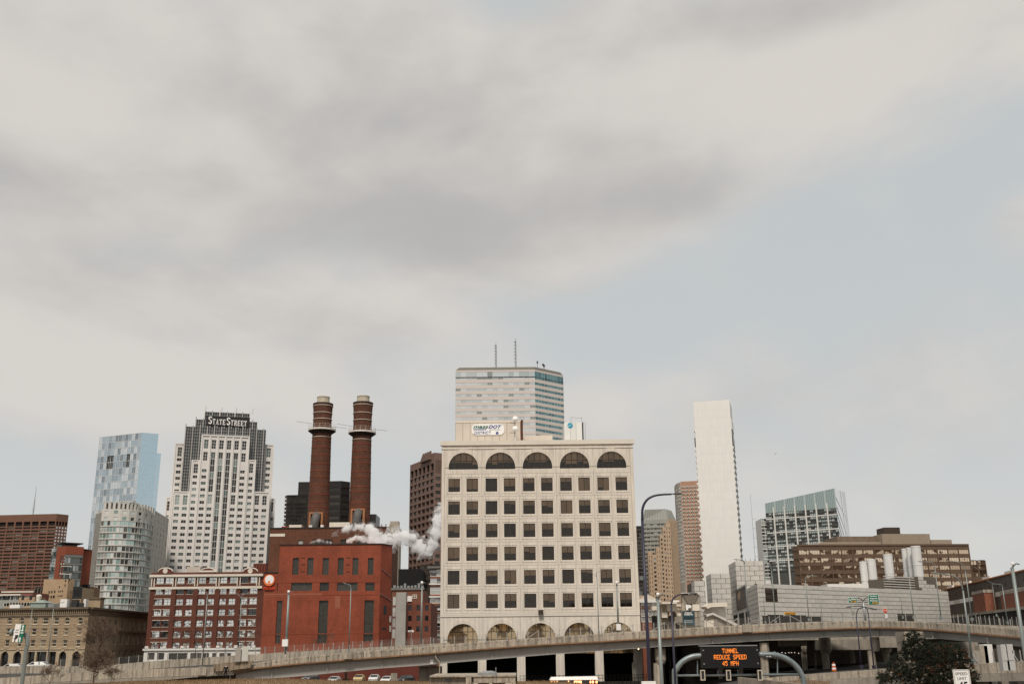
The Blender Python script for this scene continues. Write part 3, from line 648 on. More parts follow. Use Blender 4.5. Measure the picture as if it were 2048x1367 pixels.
for x in (260, 695, 1130):
    s, z = P.px(*U(x, 234)); ww_ = P.s(*U(x+72, 234))-s; hh = P.z(*U(x, 184))-z; n = 12
    poly = [(s+ww_*1.0, z-.2), ]+[(s+ww_*math.cos(math.pi*i/n), z+hh*(.3+.7*math.sin(math.pi*i/n))) for i in range(n+1)]+[(s-ww_, z-.2)]
    gb = slab(P, poly, -.25, .6, m_brickl, V, 'gable'); mb = MB(); arc = [(s+ww_*math.cos(math.pi*i/n), -.05, z+.1+hh*(.3+.7*math.sin(math.pi*i/n))) for i in range(n+1)]; mb.tube(arc, .2, 5); mb.obj('gable_coping', m_cream, gb, P.M)
    if x == 695: boxon(P, s-2.6, s+2.6, -.32, -.25, z+hh*.25, z+hh*.6, m_cream, gb, 'plaque')
    else: disc(P, s, z+hh*.5, .75, -.32, -.25, m_cream, gb, 'roundel', 16)
# white ground floor
zg = P.z(400, 1299); s0 = P.s(*U(48, 1080)); gw = [P.rect(*U(x0, 1048), *U(x1, 1115)) for x0, x1 in ((88, 160), (186, 258), (305, 495), (525, 640), (655, 715), (748, 790), (822, 872), (900, 940))]
gf = P.sub(s0, Lr+.5, -1.0); gw = [(a-s0, b-s0, c, d) for a, b, c, d in gw]
wall(gf, 0, gf.L, G0, zg, gw, m_white, V, .3, 'ground_floor'); windows(gf, gw, glass('shop_glass', [(0, (.12, .11, .10)), (.5, (.3, .29, .27)), (.8, (.05, .05, .05))], .4, .1), V, m_frameb, 3, 1, .25, .12, 'shop_window')
boxon(gf, -.3, gf.L+.2, -.4, 1.3, zg, zg+.55, m_white, V, 'shop_cornice')
for i in range(7): s = gf.L*(i+.15)/6.6; boxon(gf, s-.5, s+.5, -.5, .2, zg+.56, zg+1.3, m_white, V, 'cornice_block')
r = P.rect(363, 1130, 391, 1141); boxon(P, r[0], r[1], 5, 12, zt-.5, r[3], mat('plant_room', (.5, .45, .39), .8), V, 'roof_plant_room')
r = P.rect(500, 1124, 528, 1140); wt = boxon(P, r[0], r[1], 4, 9, zt-.3, r[3], mat('water_tank', (.09, .028, .02), .8, .3), V, 'roof_tank')
for i in range(5): boxon(P, r[0]+(r[1]-r[0])*(i+.1)/5, r[0]+(r[1]-r[0])*(i+.35)/5, 3.85, 4, zt, r[3]-.3, m_brickred, wt, 'tank_rib')

# ================================================================== old stone station building
YS = 300
P = Pl(XY(-60, 1250, YS+6), XY(178.5, 1215, YS)); S = thing('stone_station_building', 'old tan stone building with deep cornice and arched windows', 'building', (*P.xy(P.L*.8, 0), G0))
m_stone = mat('tan_stone', (.345, .255, .165), .9, .16, .5, fine=.12, streak=.12); m_stone2 = mat('pale_stone', (.42, .33, .225), .85, .12, .5); m_stoned = mat('shade_tone_stone', (.235, .175, .12), .9, .2, .4, fine=.1); m_corn = mat('dark_cornice', (.13, .095, .065), .85, .2)  # m_stoned: tan stone copy with the flank's shade put into its colour
g_sash = glass('sash_glass', [(0, (.022, .018, .014)), (.50, (.20, .15, .10)), (.62, (.012, .011, .010)), (.9, (.08, .06, .04))], .04, .12); m_sash = mat('cream_sash', (.55, .46, .33), .7, .08)
U = lambda x, y: (x/6.603, 1160+y/6.603)
zt = P.z(150, 1213.5)
cols = [130, 290, 465, 602, 745, 890, 1063]; wd = [62, 58, 66, 80, 66, 62, 64]
R = []; ar = []
for k, (x, w_) in enumerate(zip(cols, wd)):
    s = P.s(*U(x, 530)); hw = (P.s(*U(x+w_/2, 530))-s)
    for y0, y1 in ((485, 575), (628, 718), (780, 870)): R.append((s-hw, s+hw, P.z(*U(x, y1)), P.z(*U(x, y0))))
for x, w_ in ((-60, 62), (-220, 62)):
    s = P.s(*U(x, 530)); 
    for y0, y1 in ((485, 575), (628, 718), (780, 870)): R.append((s-.65, s+.65, P.z(*U(x, y1)), P.z(*U(x, y0))))
zst = P.z(120, 1295); 
wall(P, 0, P.L, zst, zt-2.2, R, m_stone, S, .35); windows(P, R, g_sash, S, m_sash, 1, 2, .28, .17)
for r in R: boxon(P, r[0]-.15, r[1]+.15, -.12, .05, r[2]-.22, r[2], m_sash, S, 'sill')
for i, r in enumerate(R[:21]):
    if i % 3 == 0 and cols[i//3] not in (465, 602, 745):   # round heads of the top row
        c = (r[0]+r[1])/2; rr = (r[1]-r[0])/2; n = 8
        mb = MB(); z0 = r[3]-rr
        for j in range(n):
            a0, a1 = math.pi*j/n, math.pi*(j+1)/n; x0, x1 = c+rr*math.cos(a0), c+rr*math.cos(a1)
            mb.face([(x1, .0, z0+rr*math.sin(a1)), (x0, 0, z0+rr*math.sin(a0)), (x0, 0, r[3]+.02), (x1, 0, r[3]+.02)])
            mb.face([(x1, .0, z0+rr*math.sin(a1)), (x0, 0, z0+rr*math.sin(a0)), (x0, .3, z0+rr*math.sin(a0)), (x1, .3, z0+rr*math.sin(a1))])
        mb.tube([(c+(rr+.1)*math.cos(math.pi*j/n), -.03, z0+(rr+.1)*math.sin(math.pi*j/n)) for j in range(n+1)], .1, 5); mb.obj('arch_head', m_stone2, S, P.M)
for k in range(10): z = P.z(120, 1228)-k*(P.z(120, 1228)-zst)/10; boxon(P, 0, P.L, -.025, 0, z-.06, z, m_stoned, S, 'rustication_course')
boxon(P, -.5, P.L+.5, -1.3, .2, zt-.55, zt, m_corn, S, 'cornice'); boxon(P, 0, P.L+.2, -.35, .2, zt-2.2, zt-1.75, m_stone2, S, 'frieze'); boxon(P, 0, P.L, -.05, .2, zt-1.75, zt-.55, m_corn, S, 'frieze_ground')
nd = 60
for i in range(nd): s = P.L*(i+.5)/nd; boxon(P, s-.16, s+.16, -.75, 0, zt-1.7, zt-.56, m_stone, S, 'bracket')
boxon(P, 0, P.L, -.2, .2, zst-.35, zst, m_stone2, S, 'string_course')
# ground floor arcade
ac = [(60, 50), (228, 52), (410, 45), (545, 65), (690, 45), (826, 48), (1005, 52)]
zgt = zst-.35; mbw = MB(); prev = 0
for x, hw in ac:
    s = P.s(*U(x, 1000)); h = P.s(*U(x+hw, 1000))-s; zt_ = P.z(*U(x, 938)); arch = x in (60, 228, 826, 1005)
    mbw.face([(prev, 0, G0), (s-h, 0, G0), (s-h, 0, zgt), (prev, 0, zgt)])
    n = 12 if arch else 1; zsp = zt_-h if arch else zt_
    pt = [(s+h*math.cos(math.pi*(1-i/n)), zsp+(h*math.sin(math.pi*(1-i/n)) if arch else 0)) for i in range(n+1)]
    for a, b in zip(pt, pt[1:]): mbw.face([(a[0], 0, a[1]), (b[0], 0, b[1]), (b[0], 0, zgt), (a[0], 0, zgt)]); mbw.face([(a[0], 0, a[1]), (b[0], 0, b[1]), (b[0], .8, b[1]), (a[0], .8, a[1])])
    for q in (s-h, s+h): mbw.face([(q, 0, G0), (q, 0, zsp), (q, .8, zsp), (q, .8, G0)])
    boxon(P, s-h-.1, s+h+.1, .8, .9, G0, zt_+.2, g_black, S, 'arch_doorway')
    if arch: disc(P, s, zt_+.55, .5, -.2, 0, m_stone2, S, 'keystone', 8)
    prev = s+h
mbw.face([(prev, 0, G0), (P.L, 0, G0), (P.L, 0, zgt), (prev, 0, zgt)]); mbw.obj('arcade', m_stone2, S, P.M)
# right flank, running away from the camera
C0 = P.xy(P.L, 0); C1 = along(C0, 0.5, 299, 1222); PF = Pl(C0, C1)
R = []
for x, w_ in ((1185, 22), (1268, 60), (1358, 56), (1448, 52), (1535, 50), (1622, 48), (1700, 46), (1785, 46), (1857, 42), (1930, 40)):
    s = PF.s(*U(x, 560)); hw = abs(PF.s(*U(x+w_/2, 560))-s)
    for f0, f1 in ((.845, .70), (.615, .47), (.385, .25)): R.append((s-hw, s+hw, G0+f1*(zt-G0), G0+f0*(zt-G0)))
wall(PF, 0, PF.L, G0, zt-.6, R, m_stone, S, .4, 'flank_wall'); windows(PF, R, g_sash, S, m_sash, 3, 1, .3, .16)
boxon(PF, 0.01, PF.L, -1.2, .2, zt-.6, zt-.02, m_corn, S, 'flank_cornice'); boxon(PF, .3, PF.L, -.4, .1, zt-2.0, zt-1.4, m_corn, S, 'flank_frieze')
boxon(PF, 0, PF.L, -.25, .1, G0+.655*(zt-G0), G0+.675*(zt-G0), m_stoned, S, 'flank_course')
r = PF.rect(240, 1294, 291, 1320); boxon(PF, r[0], PF.L, -2.5, -.1, G0, G0+5.2, m_dark, S, 'canopy')
body(S, [P.xy(0, 0), C0, C1, (C1[0]-60, C1[1])], G0, zt-.4, m_roof, skip=(0, 1), name='roof')
r = P.rect(177, 1194, 200, 1213); ch = at(188, 1213, 318); c4 = [(ch.x-1.75, ch.y), (ch.x+1.75, ch.y), (ch.x+1.75, ch.y+3), (ch.x-1.75, ch.y+3)]
chm = MB().prism(c4, zt-.5, zat(188, 1197, 318)).obj('chimney', m_stone, S); MB().prism([(ch.x-2.0, ch.y-.3), (ch.x+2.0, ch.y-.3), (ch.x+2.0, ch.y+3.3), (ch.x-2, ch.y+3.3)], zat(188, 1197, 318), zat(188, 1193.5, 318)).obj('chimney_cap', m_corn, chm)
for i, (u, v, w_, m) in enumerate(((128, 1197, 2.0, m_white), (133, 1200, 1.2, m_white), (149, 1198, 1.6, m_dark), (157, 1205, 2.6, m_dark), (170, 1197, .7, m_white), (118, 1206, 3, m_roof), (30, 1208, 3, m_white), (104, 1206, 2.2, m_galv))):
    c = at(u, v, YS+10+i); MB().box(c.x-w_/2, c.x+w_/2, c.y, c.y+2, zt-.4, c.z).obj('roof_unit', m, S)

# ================================================================== rooftops between the station and the towers
def simple(name, label, u0, u1, vt, Y, m, rows=0, colsn=0, wsz=(1.2, 1.6), gm=None, fm=None, dep=20, vb=None, zrow=None, Y1=None, cop=None, recess=.2, mul=(1, 2), cat='building', seedz=None):
    P = front(u0, u1, vt, Y, Y1); o = thing(name, label, cat, (*P.xy(P.L/2, 0), G0)); zt = P.z((u0+u1)/2, vt); R = []
    if rows:
        zb_ = P.z((u0+u1)/2, vb) if vb else G0+5; ss = [P.L*(i+.5)/colsn-wsz[0]/2 for i in range(colsn)]; zs = lin(zt-(zt-zb_)/rows*.5-wsz[1]/2, zb_, rows); R = grid(ss, zs, *wsz)
    wall(P, 0, P.L, G0, zt, R, m, o, recess); body(o, P.fp(dep), G0, zt, m, skip=(0,))
    if R: windows(P, R, gm or g_black, o, fm, mul[0], mul[1], recess*.85, .12)
    if cop: boxon(P, -.2, P.L+.2, -.25, .5, zt, zt+.5, cop, o, 'coping')
    return o, P, zt
m_tan = mat('tan_brick', (.40, .285, .18), .9, .12, .4, fine=.12)
P = front(88, 137, 1157, 420); T = thing('tan_block', 'plain tan brick block with few small dark windows left of the curved tower', 'building', (*P.xy(8, 0), G0)); zt = P.z(112, 1157.5)
R = [P.rect(*[a/6.835+(0, 1020)[i % 2] for i, a in enumerate(q)]) for q in ((888, 945, 904, 980), (882, 1008, 896, 1042), (804, 1032, 818, 1064), (797, 1094, 811, 1120), (822, 1092, 836, 1118), (847, 1089, 860, 1117), (790, 1156, 802, 1182), (815, 1155, 828, 1182), (840, 1153, 853, 1180), (664, 1098, 682, 1135), (698, 1096, 717, 1132), (738, 1094, 757, 1130), (652, 1162, 671, 1200), (688, 1163, 708, 1198), (720, 1160, 748, 1197))]
wall(P, 0, P.L, G0, zt, R, m_tan, T, .35); windows(P, R, g_black, T, None, 1, 1, .3)
Q = Pl(P.xy(P.L, 0), along(P.xy(P.L, 0), 20, 149, 1160)); R = [Q.rect(*q) for q in ((137, 1157, 139.5, 1164), (140.5, 1181, 142, 1186), (143.5, 1180.5, 145, 1186), (146, 1180, 148, 1186))]
wall(Q, 0, Q.L, G0, zt, R, m_tan, T, .3, 'side_wall'); windows(Q, R, g_black, T, None, 1, 1, .25); body(T, [P.xy(0, 0), P.xy(P.L, 0), Q.xy(Q.L, 0), P.xy(0, 24)], G0, zt, m_tan, skip=(0, 1))
simple('tan_wing', 'low tan brick wing with a few windows beside the plain tan block', 70, 88.5, 1175.5, 425, m_tan, 2, 3, (1.1, 2.6), vb=1190)
simple('tan_annex', 'tan brick annex with paired windows below the thin glass tower', 147, 164, 1174, 415, m_tan, 3, 5, (1.0, 2.3), vb=1197, dep=12)
simple('loggia_block', 'brown block with deep recessed bays next to the tan annex', 162.5, 178, 1171.5, 430, mat('brown_stucco', (.25, .15, .095), .9), 3, 4, (1.6, 3.2), vb=1197, dep=12)
simple('red_roofed_block', 'low block with dull red parapet at the left edge', 4, 66, 1184, 400, mat('dull_red_wall', (.24, .10, .075), .9), 0, 0, cop=m_cream, dep=14)
simple('white_trimmed_block', 'low building with pale balustrade behind the station roof', -8, 40, 1190, 380, mat('pale_teal_trim', (.30, .31, .28), .9, .4, 2.0, fine=.5), 2, 14, (.8, 1.3), vb=1199, dep=10, gm=glass('glint_glass', [(0, (.7, .7, .66)), (.4, (.1, .1, .1)), (.7, (.35, .36, .33))], .5, .1), cop=m_cream)
simple('narrow_tan_roofhouse', 'long tan rooftop house with a row of small square windows', 38, 70, 1193.5, 370, m_tan, 1, 2, (1, 1.6), vb=1195, dep=8)
simple('arcaded_roofhouse', 'tan rooftop house with a row of white framed openings', 10, 62, 1206, 350, m_tan, 1, 9, (1.9, 1.3), vb=1210, dep=8, fm=m_cream, mul=(1, 1))
c = at(74, 1212, 345); tg = thing('green_hipped_roof', 'pale green hipped metal roof in front of the tan block', 'roof', c); m_cu = mat('verdigris', (.25, .30, .26), .7, .12)
x0, x1 = at(61, 1208, 345).x, at(91, 1208, 345).x; z0, z1, z2 = G0, zat(75, 1204.5, 345), zat(75, 1198.5, 345); MB().prism([(x0, 345), (x1, 345), (x1, 352), (x0, 352)], z0, z1).obj('drum', m_cu, tg)
mb = MB(); xm0, xm1 = x0+1.8, x1-1.8; mb.v = [(x0-.3, 344.7, z1), (x1+.3, 344.7, z1), (x1+.3, 352.3, z1), (x0-.3, 352.3, z1), (xm0, 348.5, z2), (xm1, 348.5, z2)]; mb.f = [(0, 1, 5, 4), (1, 2, 5), (2, 3, 4, 5), (3, 0, 4)]; mb.m = [0]*4; mb.obj('hip_roof', m_cu, tg)
c = at(77, 1200, 349); r_ = at(83, 1195, 349).x-c.x; tk = thing('roof_water_tank', 'round pale water tank above the green hipped roof', 'tank', c); MB().lathe(c, [(r_*.8, z2-2), (r_*.85, zat(77, 1194, 349)), (r_, zat(77, 1191.5, 349)), (r_*.9, zat(77, 1189.5, 349)), (r_*.5, zat(77, 1188, 349))], 20).obj('drum', m_cream, tk, smooth=True)

# ================================================================== brown banded tower (far left)
Y = 520; Cn = XY(113, 1035, Y); Lf = along(Cn, -84, -70, 1032); P = Pl(Lf, Cn); P2 = Pl(Cn, along(Cn, 35, 136.5, 1037))
T = thing('brown_office_tower', 'broad brown office tower with horizontal window bands at the left edge', 'tower', (*P.xy(P.L*.7, 0), G0))
m_bt = mat('brown_granite', (.170, .085, .056), .6, .10, .3, rnd=.03, streak=.1); m_btd = m_bt
zt = P.z(80, 1027.5); zwin = P.z(80, 1050.5); zw2 = P.z(80, 1041)
g_bt = glass('brown_tower_glass', [(0, (.035, .022, .016)), (.45, (.07, .04, .03)), (.6, (.30, .26, .2)), (.7, (.05, .03, .02)), (.92, (.55, .52, .45))], .55, .07, .06, .8)
bayw = abs(P.s(80.4, 1045)-P.s(64.0, 1045)); nb = int(P.L/bayw); ss = [P.L-bayw*(i+1)+.45 for i in range(nb)]
fl = P.z(80, 1055)-P.z(80, 1061.6); zs = [zwin-fl*(i+1)+fl*.15 for i in range(26)]; zs = [z for z in zs if z > G0+3]
R = grid(ss, [zw2-(zw2-zwin)*1.0], bayw-.9, zw2-zwin-.25)+grid(ss[:11], zs, bayw-.6, fl*.5); wall(P, 0, P.L, G0, zt, R, m_bt, T, .7, rm=m_btd); windows(P, R[:nb], m_black, T, None, 1, 1, .65); windows(P, R[nb:], g_bt, T, m_frame, 5, 1, .55, .15)
n2 = 4; sw2 = P2.L/n2*.52; ss2 = [P2.L*(i+.5)/n2-sw2/2 for i in range(n2)]; R2 = grid([P2.L*(i+.12)/n2 for i in range(n2)], [zwin], P2.L/n2*.76, zw2-zwin-.3)+grid(ss2, zs, sw2, fl*.52)
wall(P2, 0, P2.L, G0, zt, R2, m_btd, T, .7, 'side_wall'); windows(P2, R2[:4], m_black, T, None, 1, 1, .6); windows(P2, R2[4:], glass('pale_side_glass', [(0, (.72, .74, .72)), (.4, (.5, .58, .55)), (.7, (.65, .6, .58))], .8, .08), T, None, 1, 1, .1)
body(T, [P.xy(0, 0), Cn, P2.xy(P2.L, 0), (P.xy(0, 0)[0], P2.b.y+10)], G0, zt, m_bt, skip=(0, 1))
c = at(66, 1028, Y+14); zc0 = zat(69, 972, Y+14); am = thing('lattice_mast', 'thin lattice radio mast on the brown tower roof', 'mast', (c.x, c.y, zt)); mb = MB()
mb.tube([(c.x, c.y, zt-.5), (c.x, c.y, zc0)], [.28, .06], 5); mb.obj('pole', m_galv, am); mb = MB()
for i in range(9): z = zt+(zc0-zt)*(.18+.05*i); mb.box(c.x-.9+.06*i, c.x+.9-.06*i, c.y-.05, c.y+.05, z, z+.12)
mb.obj('antenna_arms', m_galv, am)
# slim building with red end
Y = 470; P = front(114.5, 132.5, 1093, Y+4, Y); P2 = front(132.5, 168, 1092, Y, Y+5); T = thing('red_ended_apartments', 'glass apartment block with red end wall beside the brown tower', 'building', (*P2.xy(2, 0), G0)); zt = P.z(120, 1092.5); m_rd = mat('red_cladding', (.23, .06, .03), .7, .1)
R = [P.rect(*[a/6.835+(0, 1020)[i % 2] for i, a in enumerate(q)]) for q in ((812, 622, 838, 920), (846, 620, 872, 920))]; R2 = [(a, b, c+(d-c)*k/7+.2, c+(d-c)*(k+1)/7-.1) for a, b, c, d in R for k in range(7)]
wall(P, 0, P.L, G0, zt, R2, m_rd, T, .3); g_ap = glass('apartment_glass', [(0, (.62, .63, .6)), (.35, (.16, .2, .19)), (.6, (.38, .42, .4)), (.85, (.06, .07, .07))], .6, .07, .03); windows(P, R2, g_ap, T, m_frame, 1, 1, .25, .15)
zs = [zt-7.5-3.4*i for i in range(12)]; R = grid([P2.L*(i+.1)/6 for i in range(6)], zs, P2.L/6*.86, 2.7); wall(P2, 0, P2.L, G0, zt-3.6, R, mat('grey_spandrel', (.17, .17, .16), .6), T, .4); windows(P2, R, g_ap, T, m_frame, 2, 1, .3, .12); boxon(P2, 0, P2.L, -.1, .5, zt-3.6, zt, m_rd, T, 'red_parapet')
body(T, [P.xy(0, 0), P.xy(P.L, 0), P2.xy(P2.L, 0), P2.xy(P2.L, 18), P.xy(0, 18)], G0, zt-.1, m_rd, skip=(0, 1)); r = P2.rect(128, 1087, 160, 1092); boxon(P2, r[0], r[1], 4, 10, zt-.2, r[3], m_roof, T, 'plant_room'); r = P2.rect(127, 1083.5, 170, 1085.5); boxon(P2, r[0], r[1], 2, 12, r[2], r[3], m_dark, T, 'roof_canopy')
for k in (.2, .8): s = r[0]+(r[1]-r[0])*k; boxon(P2, s-.15, s+.15, 5, 5.3, zt-.2, r[2], m_dark, T, 'canopy_post')
for i in range(8): z = zt-9-3.4*i; boxon(P2, -1.2, 3.0, -1.4, 0, z-.2, z+.1, m_cream, T, 'balcony')
P = front(104.5, 114.8, 1098, Y+8); T2, _, _ = simple('pale_glass_slab', 'narrow pale glazed slab between the brown tower and the red end wall', 104.5, 114.6, 1099, Y+9, m_cream, 9, 3, (1.3, 2.6), gm=g_ap, vb=1158, dep=8)

# ================================================================== tall glass tower
Y = 960; A = XY(199, 880, Y+20); Cn = XY(283, 880, Y); P = Pl(A, Cn); P2 = Pl(Cn, along(Cn, 62, 316, 880)); P3e = along(Cn, 62, 321, 920)
T = thing('glass_tower', 'tallest blue grey mirror glass tower at the left', 'tower', (*P.xy(20, 0), G0)); zt = P.z(240, 869.5); zst = P2.z(318, 906)
m_mul = mat('pale_mullion', (.50, .51, .50), .5, .05); m_muld = mat('grey_mullion', (.20, .21, .21), .5, .05)
g_mt = glass('mirror_tower_glass', [(0, (.58, .66, .71)), (.18, (.78, .82, .84)), (.36, (.42, .50, .56)), (.54, (.86, .88, .89)), (.68, (.27, .32, .36)), (.82, (.50, .61, .69))], .92, .05, .03, .06)  # random pane tints stand in for bright and dark cloud reflections
g_mtb = glass('mirror_tower_blue', [(0, (.56, .70, .78)), (.4, (.60, .73, .80)), (.7, (.52, .67, .76))], .9, .05, .012, .05)
z0 = P.z(200, 1172); nr, nc = 22, 13; hh = (zt-z0)/nr; cw = P.L/nc; zcrown = P.z(240, 899)
for r in range(nr):
    for c in range(nc):
        z = z0+r*hh; u_c = c/nc
        row = nr-1-r
        gm = g_mt
        if 2 < row < 5 and c in (3, 4, 9): gm = m_black
        link('pane', win_mesh(cw, hh, gm, m_mul, 2, 1, .28), T, P.M @ Matrix.Translation((c*cw, (.6 if gm is m_black else 0), z)))
body(T, [P.xy(0, .05), P.xy(P.L, .05), (P2.b.x, P2.b.y), (P2.b.x*1.03-2, P2.b.y*1.03), P.xy(0, 45)], G0, zt, m_mul, skip=(0, 1)); curtain(P2, 0, P2.L, G0, zt, 7, 34, g_mtb, mat('blue_mullion', (.50, .58, .62), .5), T, fw=.3, proud=.15)
Q = Pl(P2.xy(P2.L, 0), P3e); curtain(Q, 0, Q.L, G0, zst, 1, 27, g_mtb, MATS['blue_mullion'], T, 'side_wing', fw=.3); body(T, [P2.xy(P2.L, .4), P3e, (P3e[0]*1.03-1, P3e[1]*1.03), (P2.b.x*1.03-2, P2.b.y*1.03)], G0, zst, m_mul, skip=(0,), name='wing_body')
boxon(P, 0, P.L, .2, .4, G0, z0, m_mul, T, 'base')

# ================================================================== curved residential tower
pts = [(203, 556), (222, 555), (241, 555.5), (258, 557.5), (273, 561), (287, 566), (299, 573), (309, 582)]
xy = [XY(u, 1030, y) for u, y in pts]; T = thing('curved_apartment_tower', 'pale apartment tower with curved banded facade in front of the glass tower', 'tower', (*xy[2], G0))
m_cv = mat('pale_precast', (.56, .535, .485), .8, .06, .3, rnd=.03); g_cv = glass('apartment_mixed_glass', [(0, (.60, .63, .60)), (.22, (.05, .048, .045)), (.36, (.44, .56, .52)), (.55, (.72, .72, .68)), (.72, (.13, .12, .10)), (.84, (.25, .36, .33))], .5, .07, .03, .4)
zt = zat(240, 1019, 556); zc = zat(230, 1002, 556); fl = zat(250, 1050, 556)-zat(250, 1062.7, 556); nfl = 15; zs = [zt-5.6-fl*(i+1) for i in range(nfl)]
count = 0
for a, b in zip(xy, xy[1:]):
    P = Pl(a, b); n = max(2, round(P.L/1.9)); cw = P.L/n
    R = [(cw*i+.09, cw*(i+1)-.09, z+.55, z+fl-.25) for z in zs for i in range(n)]
    top = [(P.L/2-1.05, P.L/2+1.05, zt-2.2-k*fl, zt-.4-k*fl) for k in range(2)]
    wall(P, 0, P.L, G0, zt, R+top, m_cv, T, .35); windows(P, R+top, g_cv, T, m_mul, 1, 1, .2, .1)
    for z in zs: boxon(P, -.05, P.L+.05, -.22, 0, z+.1, z+.42, m_cv, T, 'floor_band')
    # crown of piers
    boxon(P, 0, P.L, .0, .5, zt, zt+.5, m_cv, T, 'crown_sill')
    for k in (0, 1): s = P.L*(k*.5+.25); boxon(P, s-P.L*.14, s+P.L*.14, 0, 1.2, zt+.5, zc-.6, m_cv, T, 'crown_pier')
    boxon(P, P.L*.05, P.L*.95, .9, 1.1, zt+.5, zc-1.2, m_frame, T, 'crown_recess')
    boxon(P, 0, P.L, -.1, 1.2, zc-.6, zc-.1, m_cv, T, 'crown_cap') if b[0] < xy[5][0] else None
last = xy[-1]; e1 = XY(336, 1060, 622); P = Pl(last, e1); zt2 = zat(325, 1030, 605); R = grid([P.L*(i+.5)/5-.8 for i in range(5)], [zt2-3-fl*i for i in range(16)], 1.6, 2.3); wall(P, 0, P.L, G0, zt2, R, m_cv, T, .4); windows(P, R, g_cv, T, None, 1, 1, .3)
PL0 = Pl(XY(188, 1060, 566), xy[0]); wall(PL0, 0, PL0.L, G0, zt-1, [], m_cv, T, .3); body(T, xy+[e1, (e1[0]-20, e1[1]+20), PL0.xy(0, 0)], G0, zt-.1, m_cv, skip=tuple(range(9)))

# ================================================================== stepped stone and glass tower
A = XY(403.3, 872, 640); az = 74; Bq = along(A, az, 499.7, 874); P = Pl(A, Bq); bayw = P.L/6.35; cx = P.L/2
T = thing('stepped_tower', 'white stone tower stepping up to a dark glass crown with a lettered sign', 'tower', (*P.xy(cx, 0), G0))
m_ss = mat('white_granite', (.66, .62, .585), .75, .06, .2, rnd=.02); m_ss2 = mat('white_granite_rib', (.69, .655, .62), .75, .04)
g_ss = glass('green_office_glass', [(0, (.02, .02, .02)), (.34, (.09, .12, .11)), (.52, (.03, .028, .025)), (.70, (.17, .22, .20)), (.80, (.045, .045, .04)), (.94, (.30, .35, .33))], .15, .07, .03, .4)
g_crown = glass('crown_glass', [(0, (.045, .05, .05))], .35, .08, .05, .12)
fl = P.z(450, 1000)-P.z(450, 1012.75)
z_top = lambda u, v: P.z(u, v)
zr0 = P.z(441, 1008.7+435/7.596*0+8.6)   # first regular row top
zrow = [P.z(430, 960+435/7.596)-fl*.25-fl*i for i in range(14)]
def tower_slab(k, v, d, cols, tallz):
    """one stepped slab: half width k bays, top at pixel row v, set back d"""
    s0, s1 = cx-k*bayw, cx+k*bayw; zt = P.z(450, v); R = []
    for c in cols:
        for sg_ in (-1, 1):
            s = cx+sg_*c*bayw-bayw*.3; w_ = bayw*.6
            if c == .5: continue
            zz = zt-1.9
            t1 = (s, s+w_, zz-3*fl*.62*1.45, zz); R.append(t1); z = t1[2]
            z = zrow[0]+fl*round((z-zrow[0])/fl)-0
            while z-fl > G0+2:
                z -= fl; R.append((s, s+w_, z, z+fl*.52))
    return s0, s1, zt, R
# the front slab (6 bays), its strips
sl1 = cx-3.18*bayw, cx+3.18*bayw; zt1 = P.z(450, 872.5); wv = P.z(450, 880)-P.z(450, 898)
R = []
for c in (-2.5, -1.5, -.5, .5, 1.5, 2.5):
    s = cx+c*bayw-bayw*.29; R.append((s, s+bayw*.58, P.z(450, 898), P.z(450, 880)))
tall2 = []
for c in (-2.5, 2.5): s = cx+c*bayw-bayw*.29; tall2.append((s, s+bayw*.58, P.z(450, 922), P.z(450, 904.5)))
strips = []
for c in (-1.5, 1.5): s = cx+c*bayw-bayw*.29; strips.append((s, s+bayw*.58, P.z(450, 984), P.z(450, 904.5)))
for c in (-.5, .5): s = cx+c*bayw-bayw*.29; strips.append((s, s+bayw*.58, G0+8, P.z(450, 904.5)))
reg = []
def regs(cs, vtop):
    out = []; zt = P.z(450, vtop)
    for c in cs:
        s = cx+c*bayw-bayw*.31
        for i in range(-9, 26):
            z = zrow[0]-fl*i
            if z+fl*.55 < zt and z > G0+3: out.append((s, s+bayw*.62, z, z+fl*.48))
    return out
rA = regs((-2.5, 2.5), 926)+regs((-1.5, 1.5), 1006); rA1 = [r for r in rA]; t15 = []
for c in (-1.5, 1.5): s = cx+c*bayw-bayw*.29; t15.append((s, s+bayw*.58, P.z(450, 1008), P.z(450, 989)))
wall(P, *sl1, G0, zt1, R+tall2+strips+rA+t15, m_ss, T, .5)
windows(P, R+tall2+t15, g_ss, T, m_ss2, 2, 3, .4, .14); windows(P, rA, g_ss, T, m_ss2, 2, 1, .4, .10)
for r in strips:
    n = max(2, round((r[3]-r[2])/fl)); 
    for k in range(n): z = r[2]+(r[3]-r[2])*k/n; windows(P, [(r[0], r[1], z, z+(r[3]-r[2])/n)], g_ss, T, m_ss2, 2, 1, .45, .13, 'strip_window')
for c in (-3.1, -2, -1, 0, 1, 2, 3.1): s = cx+c*bayw; boxon(P, s-.45, s+.45, -.5, 0, G0, zt1+.4, m_ss2, T, 'rib')
